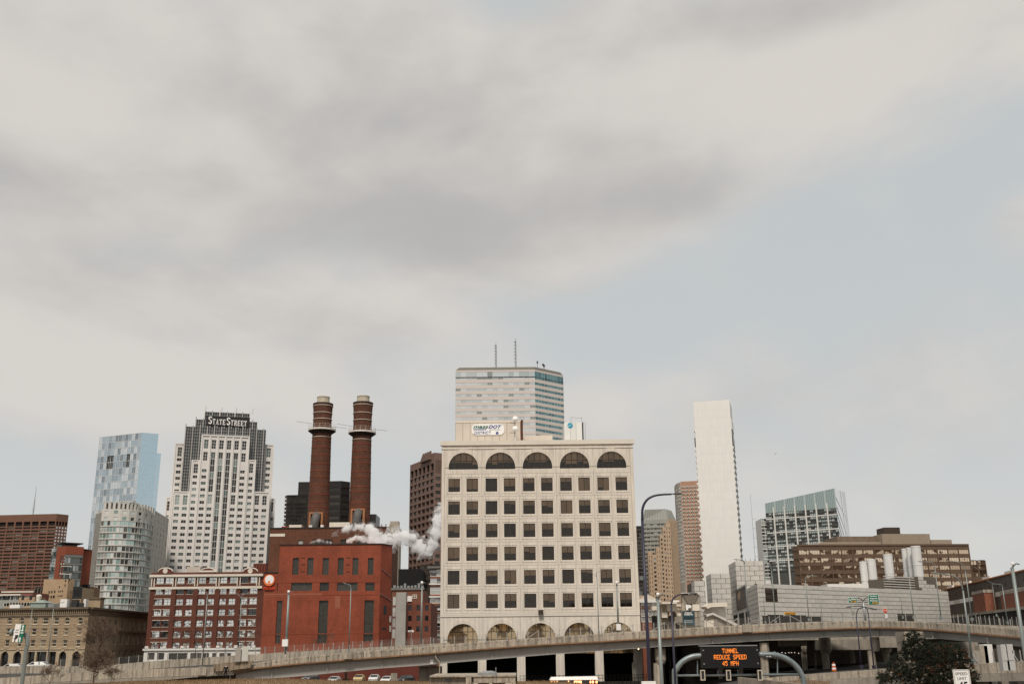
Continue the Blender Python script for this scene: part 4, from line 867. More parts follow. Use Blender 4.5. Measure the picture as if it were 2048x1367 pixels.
def side_slab(c0, c1, v, d, vt_tall, cs, m=m_ss):
    for sg_ in (-1, 1):
        a, b = sorted((cx+sg_*c0*bayw, cx+sg_*c1*bayw)); q = P.sub(a, b, d); zt = P.z(450+sg_*60, v); R = regs([sg_*c for c in cs], v+22)
        R = [(r[0]-a, r[1]-a, r[2], r[3]) for r in R]; tl = []
        for c in cs: s = cx+sg_*c*bayw-bayw*.29-a; tl.append((s, s+bayw*.58, zt-1.8-fl*1.5, zt-1.8))
        wall(q, 0, q.L, G0, zt, R+tl, m, T, .5); windows(q, R, g_ss, T, m_ss2, 2, 1, .4, .10); windows(q, tl, g_ss, T, m_ss2, 2, 3, .4, .14)
        body(T, q.fp(20), G0, zt-.1, m, skip=(0,), name='slab_body'); boxon(q, -.1, q.L+.1, -.3, .3, zt, zt+.7, m_ss2, T, 'coping')
        for s in (0.3, q.L-.3): boxon(q, s-.4, s+.4, -.4, 0, G0, zt, m_ss2, T, 'rib')
side_slab(3.2, 4.2, 921, .6, 0, (3.6,)); side_slab(4.2, 6.3, 984, 1.4, 0, (4.65, 5.65)); side_slab(6.3, 7.2, 992, 12, 0, (6.7,)); side_slab(5.0, 6.6, 884, 9, 0, (5.9,))
body(T, [P.xy(sl1[0], 0), P.xy(sl1[1], 0), P.xy(sl1[1], 12), P.xy(sl1[0], 12)], G0, zt1-.1, m_ss, skip=(0,), name='slab_body'); boxon(P, sl1[0]-.1, sl1[1]+.1, -.5, .4, zt1-.1, zt1+.8, m_ss2, T, 'coping')
m_cm = mat('crown_mullion', (.36, .345, .33), .6, .06)
for k, (h0, vt, d, nx_) in enumerate(((5.35, 852, 6, 34), (4.1, 835.5, 8, 26), (3.05, 818, 10, 18))):
    q = P.sub(cx-h0*bayw, cx+h0*bayw, d); zt = P.z(450, vt); zb_ = P.z(450, 990 if k == 0 else 856 if k == 1 else 838)
    curtain(q, 0, q.L, zb_, zt, nx_, round((zt-zb_)/(fl*.5)), g_crown, m_cm, T, 'glass_crown', fw=.19, proud=.3); body(T, q.fp(26), zb_, zt-.2, m_frameb, skip=(0,), name='crown_body')
    for i in range(0, nx_+1, 3): s = q.L*i/nx_; boxon(q, s-.3, s+.3, -.9, 0, zb_, zt+(1.5 if i % 6 == 0 else .8), m_ss2 if (k == 2 and i % 6 == 0) else m_cm, T, 'crown_fin')
    boxon(q, 0, q.L, -.6, 0, zb_, zb_+.9, m_ss2, T, 'crown_course')
zt = P.z(450, 818)
for u in (411, 444, 474, 507): c = P.pt(P.s(u, 820), 12, zt); MB().tube([c, (c.x, c.y, c.z+4)], .12, 4).obj('whip_antenna', m_galv, T)
q = P.sub(0, P.L, 6.9); r0 = q.px(416.5, 847.5); r1 = q.px(496, 836); m_let = mat('sign_letters', (.85, .81, .78), .5, .03); boxon(q, r0[0]-1.2, r1[0]+1.2, .1, .2, r0[1]-.8, r1[1]+.5, m_frameb, T, 'sign_backing')
sg = thing('lettered_sign', 'white lettered sign across the dark crown of the stepped tower', 'sign', q.pt(r0[0], 0, r0[1]))
hgt = r1[1]-r0[1]; a = r0[0]; ln = r1[0]-r0[0]
SERIF = {'S': 'S', 'T': 'T'}
# small-capital serif lettering: stems with serifs
def serif(ch, x, z, w_, h):
    t = w_*.26; f = h*.09; mb = MB(); b = lambda x0, x1, z0, z1: mb.box(x+x0*w_, x+x1*w_, -.25, 0, z+z0*h, z+z1*h)
    if ch == 'T': b(.37, .63, 0, 1); b(0, 1, .87, 1); b(0, .12, .72, .87); b(.88, 1, .72, .87); b(.25, .75, 0, .1)
    elif ch == 'E': b(.1, .38, 0, 1); b(0, 1, 0, .12); b(0, 1, .88, 1); b(.38, .75, .44, .56); b(.88, 1, .12, .3); b(.88, 1, .7, .88); b(.68, .78, .36, .64)
    elif ch == 'R': b(.1, .38, 0, 1); b(0, .5, 0, .1); b(0, .75, .89, 1); b(.38, .75, .44, .55); b(.66, .95, .52, .92); mb.face([(x+.5*w_, -.25, z+.46*h), (x+.75*w_, -.25, z+.46*h), (x+1.1*w_, -.25, z), (x+.8*w_, -.25, z)])
    elif ch == 'A':
        mb.face([(x+.42*w_, -.25, z+h), (x+.62*w_, -.25, z+h), (x+1.0*w_, -.25, z), (x+.72*w_, -.25, z)]); mb.face([(x+.42*w_, -.25, z+h), (x+.52*w_, -.25, z+h), (x+.2*w_, -.25, z), (x+.08*w_, -.25, z)]); b(.25, .78, .28, .38); b(-.04, .32, 0, .08); b(.6, 1.08, 0, .08)
    elif ch == 'S':
        p = [(x+w_*(.5+.36*math.cos(a_)), -.12, z+h*(.74+.19*math.sin(a_))) for a_ in [.25+i*.42 for i in range(11)]]; p2 = [(x+w_*(.5+.38*math.cos(a_)), -.12, z+h*(.27+.21*math.sin(a_))) for a_ in [1.6-i*.45 for i in range(11)]]
        mb.tube(p, h*.085, 5); mb.tube(p2, h*.095, 5)
    return mb
q2 = P.sub(0, P.L, 6.7); x = a; unit = ln/11.3
for word in ('STATE', 'STREET'):
    for i, ch in enumerate(word):
        big_ = i == 0; h = hgt*(1.0 if big_ else .72); w_ = unit*(.98 if big_ else .74)
        serif(ch, x, r0[1]-.02*(x-a), w_, h).obj('letter', m_let, sg, q2.M); x += w_*1.0+unit*.22
    x += unit*.2

# ================================================================== towers behind the stacks and the centre
m_blk = mat('black_cladding', (.022, .019, .017), .35, .15, .3); g_blk = glass('black_tower_glass', [(0, (.03, .024, .02)), (.5, (.06, .045, .035)), (.85, (.10, .08, .06))], .3, .1)
simple('black_office_block', 'black office block with faint window bands left of the left smokestack', 573.5, 622, 989, 610, m_blk, 8, 9, (3.6, 1.6), gm=g_blk, vb=1050, dep=40)
simple('black_roof_plant', 'black rooftop plant box above the black office block', 597, 623, 963, 640, m_blk, 3, 1, (6, .4), gm=g_blk, vb=985, dep=20)
A = XY(655, 962, 611); Bq = XY(682.5, 960.5, 610); P = Pl(A, Bq); P2 = Pl(Bq, along(Bq, 45, 700, 970)); T = thing('black_glass_tower', 'black tower with faint bands between the two smokestacks', 'tower', (*P.xy(2, 0), G0)); zt = P.z(680, 961)
R = [(.6, P.L-.6, zt-6-4.2*i, zt-3.8-4.2*i) for i in range(16)]; wall(P, 0, P.L, G0, zt, R, m_blk, T, .4); windows(P, R, g_blk, T, m_frameb, 6, 1, .3, .15); R = [(.6, P2.L-.6, zt-6-4.2*i, zt-3.8-4.2*i) for i in range(16)]; wall(P2, 0, P2.L, G0, zt, R, m_blk, T, .4, 'side_wall'); windows(P2, R, g_blk, T, m_frameb, 6, 1, .3, .15); body(T, [P.xy(0, 0), Bq, (P2.b.x, P2.b.y), P.xy(0, 40)], G0, zt, m_blk, skip=(0, 1))
simple('black_low_wing', 'low black wing at the foot of the right smokestack', 640, 752, 1028, 660, m_blk, 3, 14, (2.4, 1.5), gm=g_blk, vb=1050, dep=20)
o, P, zt = simple('slim_stone_tower', 'slim pale stone tower with columns of arched windows behind the steam', 763, 797, 1052, 520, mat('grey_stone', (.36, .31, .25), .9, .15), 11, 4, (1.15, 2.3), gm=glass('pale_pane', [(0, (.62, .6, .55)), (.5, (.45, .44, .4))], .6, .15), vb=1178, dep=14)
for i in range(5): boxon(P, P.L*i/4-.3, P.L*i/4+.3, -.25, .3, G0, zt+1.2, MATS['grey_stone'], o, 'pilaster')
boxon(P, P.L*.5, P.L, .2, 5, zt, zt+2.6, MATS['grey_stone'], o, 'attic')
# brown tower with grid
Cn = XY(868.5, 920, 590); A = along(Cn, -28.5, 820.5, 925); P = Pl(A, Cn); P2 = Pl(Cn, along(Cn, 61, 884, 910)); T = thing('brown_grid_tower', 'brown tower with a grid of square windows left of the beige block', 'tower', (*P.xy(P.L/2, 0), G0))
m_bg = mat('rose_brown_granite', (.18, .112, .088), .7, .08, .2); m_bgd = m_bg; zt = P2.z(875, 905); zl = P.z(835, 924)
g_bg = glass('brown_grid_glass', [(0, (.035, .027, .024)), (.5, (.07, .055, .047)), (.8, (.02, .016, .014))], .15, .1)
fl = 4.0; nc = 6; cw = P.L/nc; zg0 = P.z(868, 940); zs = [zg0-fl*(i+1)+.9 for i in range(34)]; R = grid([cw*i+cw*.10 for i in range(nc)], [z for z in zs if z > G0+2], cw*.80, fl*.60)
big_o = grid([cw*i+cw*.12 for i in range(nc)], [zg0+.2], cw*.76, 4.2); wall(P, 0, P.L, G0, zg0+6, R+big_o, m_bg, T, .9, rm=m_bgd); windows(P, R, g_bg, T, None, 1, 1, .7); windows(P, big_o, m_black, T, None, 1, 1, .85)
zs2 = [zt-16-fl*i for i in range(28)]; R2 = [(1.0, P2.L-.8, z, z+fl*.5) for z in zs2]+[(P2.L*(.2+.16*k), P2.L*(.28+.16*k), zt-12, zt-3) for k in range(5)]; wall(P2, 0, P2.L, G0, zt, R2, m_bgd, T, .6, 'side_wall'); windows(P2, R2, g_bg, T, None, 1, 1, .4)
body(T, [P.xy(0, 0), Cn, (P2.b.x, P2.b.y), P.xy(0, 40)], G0, zg0+6, m_bg, skip=(0, 1))
sl_ = P.s(860.5, 930); st = P.s(846, 930); mbx = MB(); zz = P.z(835, 924)
slab(P, [(0, zg0+6), (P.L, zg0+6), (P.L, zt), (sl_, zt), (sl_, zt-3), (st, zt-6.5), (st, zz), (0, zz)], 0.02, 12, m_bg, T, 'stepped_crown')
for i in range(4): s = st+(sl_-st)*i/3.2-cw*.4; slab(P, [(s, zg0+7), (s+cw*.8, zg0+7), (s+cw*.8, zg0+12)], -1.2, 0, m_bgd, T, 'crown_fin')
MB().prism([P2.xy(0, .1), P2.xy(P2.L, .1), P2.xy(P2.L, 12), P2.xy(0, 12)], zg0+6, zt).obj('crown_block', m_bg, T)
simple('black_low_building', 'plain black low building right of the slim stone tower', 797, 842, 1137, 400, m_black, 0, 0, dep=20)
simple('dark_brown_low_building', 'dark brown low building between the black one and the beige block', 841, 884, 1128, 420, mat('umber_wall', (.045, .032, .026), .8), 5, 6, (1.6, 1.2), gm=g_blk, vb=1175, dep=20)
P = front(846, 884, 1148, 300); o, P, zt = simple('trimmed_brick_house', 'brick corner building with white trimmed windows against the beige block', 861, 885, 1136, 290, mat('orange_brick', (.26, .09, .05), .9, .15), 8, 2, (1.7, 2.0), gm=glass('pale_sash_glass', [(0, (.5, .5, .48)), (.5, (.12, .12, .12))], .5, .1), fm=m_white, vb=1278, dep=20)
for i in range(7): z = zt-1.0-(zt-G0)*i/8.3; boxon(P, -.3, P.L, -.3, 0, z, z+.4, m_white, o, 'white_course')
boxon(P, -.8, P.L, -1.0, .2, zt, zt+.6, m_roof, o, 'cornice')
o, P, zt = simple('brick_back_building', 'plain dark red brick building with small dark windows beside the red plant', 812, 862, 1205, 236, mat('old_red_brick', (.17, .058, .036), .9, .2, .4, fine=.2), 3, 3, (.8, 1.15), vb=1262, dep=20)
o, P, zt = simple('brick_attic_building', 'upper brick block with one framed window behind the plain brick building', 784, 847, 1179, 246, mat('brown_red_brick', (.175, .075, .045), .9, .2, .4, fine=.2), 0, 0, dep=14, cop=m_roof)
R = [P.rect(825, 1188, 834, 1196)]; windows(P, R, g_black, o, m_cream, 2, 2, -.02, .12); r = P.rect(815, 1191, 824, 1202); boxon(P, r[0], r[1], -.3, 0, r[2], r[3], m_white, o, 'door_housing')
for i in range(9): s = P.L*(i+.3)/9; boxon(P, s, s+.5, .5, 1.2, zt+.5, zt+.5+random.uniform(.4, 1.1), m_galv, o, 'roof_vent')
P = front(792.5, 812, 1190, 234); tag(MB().prism(P.fp(3), G0, P.z(800, 1183.5)).obj('elevator_shaft', mat('grey_shaft_panel', (.33, .31, .28), .7, .08)), 'grey panelled shaft on the side of the brick buildings', 'shaft')
o, P, zt = simple('narrow_brick_wing', 'narrow brick wing with white windows beside the grey shaft', 784, 793.5, 1190, 237, mat('wing_brick', (.16, .065, .04), .9, .2), 4, 1, (.7, 2.0), gm=MATS['pale_pane'], vb=1275, dep=10)

# ================================================================== banded tower behind the beige block
Y = 640; A = XY(911.2, 745, Y); Cn = XY(1069.5, 745, Y); P = Pl(A, Cn); P2 = Pl(Cn, along(Cn, 50, 1126.5, 756)); T = thing('banded_tower', 'tall pinkish tower with horizontal window bands behind the beige block', 'tower', (*P.xy(P.L/2, 0), G0))
m_of = mat('pink_granite_band', (.615, .545, .50), .7, .04, .1, rnd=.02); m_ofm = mat('roof_screen', (.235, .215, .18), .6, .08)
zt = P.z(990, 739.5); zr = P.z(990, 734); fl = P.z(990, 790)-P.z(990, 801.5); g_of1 = glass('silver_band_glass', [(0, (.80, .80, .77)), (.25, (.70, .71, .68)), (.5, (.86, .85, .82)), (.75, (.40, .41, .37)), (.9, (.62, .63, .60))], .9, .06, .03, .2); g_of2 = glass('teal_band_glass', [(0, (.10, .24, .27)), (.4, (.14, .30, .32)), (.75, (.075, .19, .215))], .7, .06, .02)
m_ofr = mat('band_mullion', (.5, .49, .46), .5)
for q, n, g in ((P, 15, g_of1), (P2, 9, g_of2)):
    R = []
    for i in range(11):
        zc_ = P.z(990, 755.8)-fl*i+.9; R += [(q.L*k/n+.04, q.L*(k+1)/n-.04, zc_-fl*.46, zc_) for k in range(n)]
    R = [(q.L*k/n+.04, q.L*(k+1)/n-.04, zt-5.2, zt-1.2) for k in range(n)]+R
    wall(q, 0, q.L, G0, zt, R, m_of, T, .18, 'spandrel_wall' if q is P else 'side_spandrel_wall'); windows(q, R, g, T, m_ofr, 2, 1, .12, .07)
    slab(q, [(0 if q is not P else 0, zt), (q.L, zt), (q.L-(2.2 if q is not P else 0), zr), (2.2 if q is P else 0, zr)], .2, 1.0, m_ofm, T, 'roof_screen')
    for k in range(n*2): s = q.L*(k+.5)/n/2; boxon(q, s-.08, s+.08, .12, .2, zt, zr-.2, m_galv, T, 'screen_rib') if 1 < s < q.L-2.4 else None
body(T, [A, Cn, (P2.b.x, P2.b.y), P.xy(0, 50)], G0, zt, m_of, skip=(0, 1))
for u, v, Lb in ((992, 684, 'shorter lattice radio mast on the banded tower roof'), (1031.5, 676, 'taller lattice radio mast on the banded tower roof')):
    c = at(u, 733, Y+20); z1 = zat(u, v, Y+20); o = thing('radio_mast', Lb, 'mast', (c.x, c.y, zr), 'radio masts'); mb = MB()
    for k in range(3): a_ = k*2.1; mb.tube([(c.x+.5*math.cos(a_), c.y+.5*math.sin(a_), zr-1), (c.x+.3*math.cos(a_), c.y+.3*math.sin(a_), z1-2)], .11, 4)
    for i in range(24): z = zr+(z1-2-zr)*i/24; mb.tube([(c.x-.45, c.y, z), (c.x+.45, c.y, z+.5)], .06, 3); mb.tube([(c.x+.45, c.y, z), (c.x-.45, c.y, z+.5)], .06, 3)
    mb.tube([(c.x, c.y, z1-3), (c.x, c.y, z1)], .08, 4); mb.obj('lattice', m_dark, o); mb = MB()
    for i in range(7): z = zr+(z1-zr)*(.35+.09*i); mb.box(c.x-1.1, c.x-.4, c.y-.1, c.y+.1, z, z+.35)
    mb.obj('panel_antennas', m_dark, o)
for i, (u, v) in enumerate(((1075, 722), (1086, 727), (1088, 729))):
    c = at(u, 740, Y+25); z1 = zat(u, v, Y+25); o = thing('whip_antenna', ('roof antenna with dark head near the tower corner', 'bent roof antenna right of the tower corner', 'shortest roof antenna right of the tower corner')[i], 'antenna', (c.x, c.y, zr-3)); mb = MB().tube([(c.x, c.y, zr-5), (c.x+(.6 if i else 0), c.y, z1)], .12, 4); mb.obj('rod', m_dark, o); MB().box(c.x-.5, c.x+.5, c.y-.2, c.y+.2, z1-1.5, z1).obj('head', m_dark, o)
for i in range(6):
    c = at(1050+i*3.6, 733, Y+30); MB().tube([(c.x, c.y, zr-1), (c.x, c.y, zr+2.5)], .06, 3).obj('roof_rod', m_galv, T)

# ================================================================== towers right of the beige block
Y = 560; m_gs = mat('grey_green_metal', (.26, .26, .23), .6, .08, .2); m_gsb = mat('grey_band', (.30, .295, .265), .7, .06); m_tanp = mat('tan_precast', (.46, .34, .235), .8, .1); g_gs = glass('grey_tower_glass', [(0, (.035, .034, .032)), (.4, (.12, .12, .11)), (.65, (.05, .045, .04)), (.85, (.40, .43, .41))], .4, .08, .03)
Cn = XY(1335, 1040, Y); P = Pl(XY(1285, 1040, Y+4), Cn); P2 = Pl(Cn, along(Cn, 40, 1352, 1040)); T = thing('mansard_tower', 'grey banded tower with sloped metal roof behind the purple lamp post', 'tower', (*P.xy(6, 0), G0)); zt = P.z(1310, 1038.5); zr = P.z(1310, 1017); fl = P.z(1300, 1060)-P.z(1300, 1068.3)
zs = [zt-3.2-fl*i for i in range(24)]; R = [(P.L*k/7+.1, P.L*(k+1)/7-.1, z, z+fl*.48) for z in zs for k in range(7) if z > G0+2]; wall(P, 0, P.L, G0, zt, R, m_gsb, T, .3); windows(P, R, g_gs, T, m_gs, 2, 1, .25, .12)
R2 = [(P2.L*k/6+.5, P2.L*(k+1)/6-.5, z, z+fl*.48) for z in zs for k in range(6) if z > G0+2]; wall(P2, 0, P2.L, G0, zt, R2, m_gs, T, .4, 'side_wall'); windows(P2, R2[:200], g_gs, T, None, 1, 1, .35)
for k in range(7): boxon(P2, P2.L*k/6-.35, P2.L*k/6+.35, -.5, 0, G0, zt, m_tanp, T, 'side_rib')
body(T, [P.xy(0, 0), Cn, (P2.b.x, P2.b.y), P.xy(0, 30)], G0, zt, m_gsb, skip=(0, 1)); a, b, c, d = P.xy(0, 0), Cn, (P2.b.x, P2.b.y), P.xy(0, 30); ins = lambda p, q, t: (p[0]+(q[0]-p[0])*t, p[1]+(q[1]-p[1])*t)
mb = MB(); mb.face([(*a, zt), (*b, zt), (*ins(b, d, .08), zr), (*ins(a, c, .08), zr)]); mb.face([(*b, zt), (*c, zt), (*ins(c, a, .12), zr-.5), (*ins(b, d, .08), zr)]); mb.face([(*ins(a, c, .08), zr), (*ins(b, d, .08), zr), (*ins(c, a, .12), zr-.5), (*ins(d, b, .1), zr)]); mb.obj('mansard_roof', m_gs, T)
for k in range(9): p0 = ins(a, b, (k+.5)/9); p1 = ins(ins(a, c, .08), ins(b, d, .08), (k+.5)/9); MB().tube([(*p0, zt), (p1[0], p1[1]-.05, zr)], .09, 4).obj('roof_seam', m_galv, T)
# tan stepped front bays
for i, (u0, u1, vt) in enumerate(((1333, 1342.5, 1046), (1327, 1333, 1054), (1320.5, 1327, 1069), (1312, 1320.5, 1094), (1304, 1312, 1108), (1295, 1304, 1103))):
    q = front(u0, u1, 1090, Y-3+i*.4); z1 = q.z((u0+u1)/2, vt); n = 2 if u1-u0 > 8 else 1; R = [(q.L*k/n+.45, q.L*(k+1)/n-.45, z1-3.2-fl*j, z1-3.2-fl*j+fl*.56) for j in range(20) for k in range(n) if z1-3.2-fl*j > G0+2]
    wall(q, 0, q.L, G0, z1, R, m_tanp, T, .5, 'bay_wall'); windows(q, R, g_gs, T, None, 1, 1, .4); body(T, q.fp(4), G0, z1, m_tanp, skip=(0,), name='bay')
simple('sliver_tower', 'sliver of banded tower between the beige block and the purple lamp post', 1268, 1285, 1051, 545, m_tanp, 18, 4, (2.6, 1.9), gm=g_gs, vb=1190, dep=12)
Y = 790; Cn = XY(1361, 965, Y); P = Pl(Cn, XY(1408, 961, Y-4)); T = thing('pink_tower', 'pink brick tower with rows of pointed white windows beside the white slab', 'tower', (*P.xy(6, 0), G0)); m_pk = mat('pink_brick', (.42, .245, .165), .85, .1, .3); zt = P.z(1380, 961.5)
fl = P.z(1380, 1020)-P.z(1380, 1027.1); cw = P.s(1375, 975)-P.s(1367, 975); nc = int(P.L/cw); zs = [P.z(1380, 974.8)-fl*i for i in range(27)]
wall(P, 0, P.L, G0, zt, [], m_pk, T); body(T, P.fp(30), G0, zt, m_pk, skip=(0,)); mb = MB(); hw, hh = cw*.40, fl*.62
mb.box(-hw, hw, -.25, .02, 0, hh*.55, 0); mb.face([(-hw, -.25, hh*.55), (hw, -.25, hh*.55), (hw*.3, -.25, hh), (-hw*.3, -.25, hh)], 0); mb.box(-hw*.22, hw*.22, -.3, -.25, hh*.1, hh*.85, 1); mb.box(-hw*.8, -hw*.42, -.3, -.25, 0, hh*.42, 1); mb.box(hw*.42, hw*.8, -.3, -.25, 0, hh*.42, 1); wme = mb.mesh('window', [m_cream, g_black])
for z in zs:
    for c in range(nc): link('window', wme, T, P.M @ Matrix.Translation((cw*(c+.55), 0, z)))
prev = Cn
arc = [XY(1361, 970, Y+.2), XY(1357, 970, Y+3), XY(1353, 970, Y+8), XY(1350, 970, Y+15), XY(1348.3, 970, Y+24)]
for a, b in zip(arc[1:], arc): 
    q = Pl(a, b); R = [(q.L*.12, q.L*.88, z-.2, z+fl*.5) for z in zs if z > G0]; wall(q, 0, q.L, G0, zt-.5, R, mat('pale_pink_brick', (.42, .36, .30), .85), T, .3, 'round_corner'); windows(q, R, glass('pink_tower_glass', [(0, (.3, .42, .44)), (.4, (.6, .6, .56)), (.8, (.15, .17, .17))], .5, .08), T, m_cream, 2, 1, .2, .15)

# ================================================================== white slab tower
Y = 700; P = Pl(XY(1386.5, 806, Y+6.6), XY(1459, 806, Y)); T = thing('white_slab_tower', 'tall blank white slab tower with serrated edges', 'tower', (*P.xy(P.L/2, 0), G0)); zt = P.z(1422, 801); zs0 = P.z(1422, 838)
m_fed = mat('white_aluminium_panel', (.80, .775, .73), .55, .03, .12, rnd=.018, streak=.05); nr = 27; nc = 10; hh = (zt-G0)/nr; cw = P.L/nc; mb = MB(); g_ = .008; mb.box(g_, cw-g_, 0, .3, g_, hh-g_); pm = mb.mesh('facade_panel', m_fed)
for r in range(nr):
    for c in range(nc): link('facade_panel', pm, T, P.M @ Matrix.Translation((c*cw, random.uniform(0, .02), G0+r*hh)))
body(T, P.sub(.1, P.L-.1, .2).fp(26), G0, zt-.2, m_fed, skip=())
mb = MB(); mb.prism([(0, 1.0), (-1.5, 2.2), (-1.5, 20), (0, 20)], 0, 1.5); shade = None
fl = P.z(1422, 900)-P.z(1422, 911.5); m_shade = mat('sunshade_metal', (.60, .57, .52), .5, .05); m_sh = mat('shade_tone_flank_glazing', (.05, .035, .03), .3)  # near-black m_sh puts shade into flank glazing, louvre and sunshade undersides
for sg_ in (-1, 1):
    s = 0 if sg_ < 0 else P.L; k = .95 if sg_ < 0 else .5
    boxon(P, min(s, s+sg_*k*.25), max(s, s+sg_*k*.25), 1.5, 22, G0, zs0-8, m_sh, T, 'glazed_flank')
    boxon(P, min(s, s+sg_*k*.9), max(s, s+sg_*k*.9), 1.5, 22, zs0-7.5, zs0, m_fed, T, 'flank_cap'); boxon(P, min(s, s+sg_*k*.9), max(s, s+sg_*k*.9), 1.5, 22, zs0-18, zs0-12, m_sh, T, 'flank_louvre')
    z = zs0-19
    while z > G0+4:
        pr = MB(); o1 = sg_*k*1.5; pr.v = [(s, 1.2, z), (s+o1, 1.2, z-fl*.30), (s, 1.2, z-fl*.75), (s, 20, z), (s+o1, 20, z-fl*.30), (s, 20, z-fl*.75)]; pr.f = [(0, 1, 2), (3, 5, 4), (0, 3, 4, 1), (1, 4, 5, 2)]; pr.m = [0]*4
        pr.obj('sunshade', [m_fed, m_sh], T, P.M).data.polygons[3].material_index = 1; z -= fl  # lower face carries the painted shade tone

# ================================================================== glass office with white fins (right)
Y = 500; Cn = XY(1670, 990, Y); A = along(Cn, -58, 1530, 1015); P = Pl(A, Cn); T = thing('finned_glass_office', 'glass office tower with white fins and sloping roof at right', 'tower', (*P.xy(P.L/2, 0), G0)); zl = P.z(1530, 1006); zr = P.z(1670, 975.5)
g_fo = glass('green_clear_glass', [(0, (.52, .58, .55)), (.28, (.06, .055, .05)), (.45, (.66, .68, .64)), (.62, (.20, .20, .18)), (.75, (.40, .46, .43)), (.88, (.03, .03, .028))], .5, .06, .04, .4); g_top = glass('pale_green_screen', [(0, (.42, .50, .47))], .75, .07, .02); m_fin = mat('white_fin', (.68, .66, .62), .6, .05); m_dkm = mat('dark_mullion', (.07, .07, .065), .5)
U = lambda x, y: (1500+x/6.509, 960+y/6.509)
us = [197, 305, 445, 583, 720, 860, 1003, 1107]; bs = [P.s(*U(x, 320)) for x in us]; bs[0] = 0; bs[-1] = P.L; ztopw = lambda s: zl+(zr-zl)*s/P.L-8.5-(zr-zl)*.35*(s/P.L)
fl = P.z(*U(900, 520))-P.z(*U(900, 566)); zf0 = P.z(*U(720, 478))
for a, b in zip(bs, bs[1:]):
    for i in range(-2, 15):
        z = zf0-fl*(i+1)
        if z < G0+1: continue
        n = 3
        for k in range(n): windows(P, [(a+(b-a)*k/n, a+(b-a)*(k+1)/n, z+.5, z+fl)], g_fo, T, m_dkm, 2, 1, .3, .16)
        boxon(P, a, b, .05, .3, z, z+.5, m_dkm if i % 4 != 3 else m_fin, T, 'spandrel')
ztw = zf0+2*fl
slab(P, [(0, ztw), (P.L, ztw), (P.L, zr), (0, zl)], .2, 1.0, g_top, T, 'roof_screen')
for i in range(43): s = P.L*i/42; boxon(P, s-.08, s+.08, .08, .2, ztw, zl+(zr-zl)*s/P.L-.1, m_fin if i % 6 == 0 else m_muld, T, 'screen_mullion')
for b in bs[1:-1]: boxon(P, b-.3, b+.3, -.7, .2, G0, ztw+2.5, m_fin, T, 'fin')
Dn = along(Cn, 18, 1690.5, 990); En = along(Cn, 18, 1702, 1075); Q = Pl(Cn, Dn); Q2 = Pl(Cn, En); zd = Q.z(1690, 985); zb_ = P.z(1670, 1070)
mb = MB(); p0 = Vector((*Cn, zr)); p1 = Vector((*Dn, zd)); p2 = Vector((*En, G0)); p3 = Vector((*Cn, G0)); mb.face([p3, p2, p1, p0]); g_side = glass('pale_sky_glass', [(0, (.66, .74, .76))], .92, .06, .01); mb.obj('side_glazing', g_side, T); mb = MB(); nrm = Q.n*.1
for i in range(1, 20):
    t = i/20; a = p0.lerp(p3, t); b = p1.lerp(p2, t); mb.tube([a+Vector((nrm.x, nrm.y, 0)), b+Vector((nrm.x, nrm.y, 0))], .10, 4)
for i in range(1, 7): t = i/7; mb.tube([p0.lerp(p1, t)+Vector((nrm.x, nrm.y, 0)), p3.lerp(p2, t)+Vector((nrm.x, nrm.y, 0))], .08, 4)
body(T, [P.xy(0, .36), P.xy(P.L-.3, .36), (Dn[0]-1.5, Dn[1]), P.xy(0, 24)], G0, ztw+.2, m_dkm, skip=(), name='body'); mb.obj('side_mullions', MATS['blue_mullion'], T)
P3 = front(1522, 1541, 1045, Y+20); zx = P3.z(1530, 1036.5); R = [(P3.L*k/3+.05, P3.L*(k+1)/3-.05, zx-(i+1)*fl+.4, zx-i*fl) for i in range(18) for k in range(3) if zx-(i+1)*fl > G0]; wall(P3, 0, P3.L, G0, zx, R, m_fin, T, .3, 'annex_wall'); windows(P3, R, g_fo, T, m_dkm, 2, 1, .2, .12); body(T, P3.fp(12), G0, zx, m_fin, skip=(0,), name='annex')
c = at(1513, 1150, 420); o = thing('tall_thin_mast', 'very thin tall mast with cross bars left of the finned office', 'mast', (c.x, c.y, G0)); MB().tube([(c.x, c.y, G0), (c.x, c.y, zat(1513, 987, 420))], [.16, .05], 5).obj('pole', m_galv, o); mb = MB()
for v in (1037, 1056, 1075, 1093, 1112): z = zat(1516, v, 420); mb.tube([(c.x-.3, c.y, z), (c.x+1.6, c.y, z)], .05, 4)
mb.obj('cross_bars', m_galv, o)

# ================================================================== brown office with bronze glass (right)
Y = 320; P = Pl(XY(1596.5, 1095, Y), XY(1936, 1086, Y+4)); T = thing('bronze_office_building', 'wide brown office building with bronze reflecting window bands', 'building', (*P.xy(P.L/2, 0), G0)); zt = P.z(1760, 1090)
m_bz = mat('bronze_panel', (.125, .080, .053), .5, .1, .3, rnd=.05); g_bz = glass('bronze_mirror_glass', [(0, (.78, .60, .43)), (.35, (.62, .46, .32)), (.6, (.85, .68, .50)), (.85, (.40, .29, .2))], .92, .06, .045, .5); g_bzd = g_bz
U = lambda x, y: (1560+x/4.763, 1040+y/4.763); fl = P.z(*U(700, 310))-P.z(*U(700, 385)); zr1 = P.z(*U(700, 322)); nb = 16; R = []; Rd = []
for i in range(7):
    z = zr1-fl*i
    for k in range(nb): (R if i < 2 or (i == 2 and k in (0, 1, 11, 12)) else Rd).append((P.L*k/nb+.06, P.L*(k+1)/nb-.06, z, z+fl*.54))
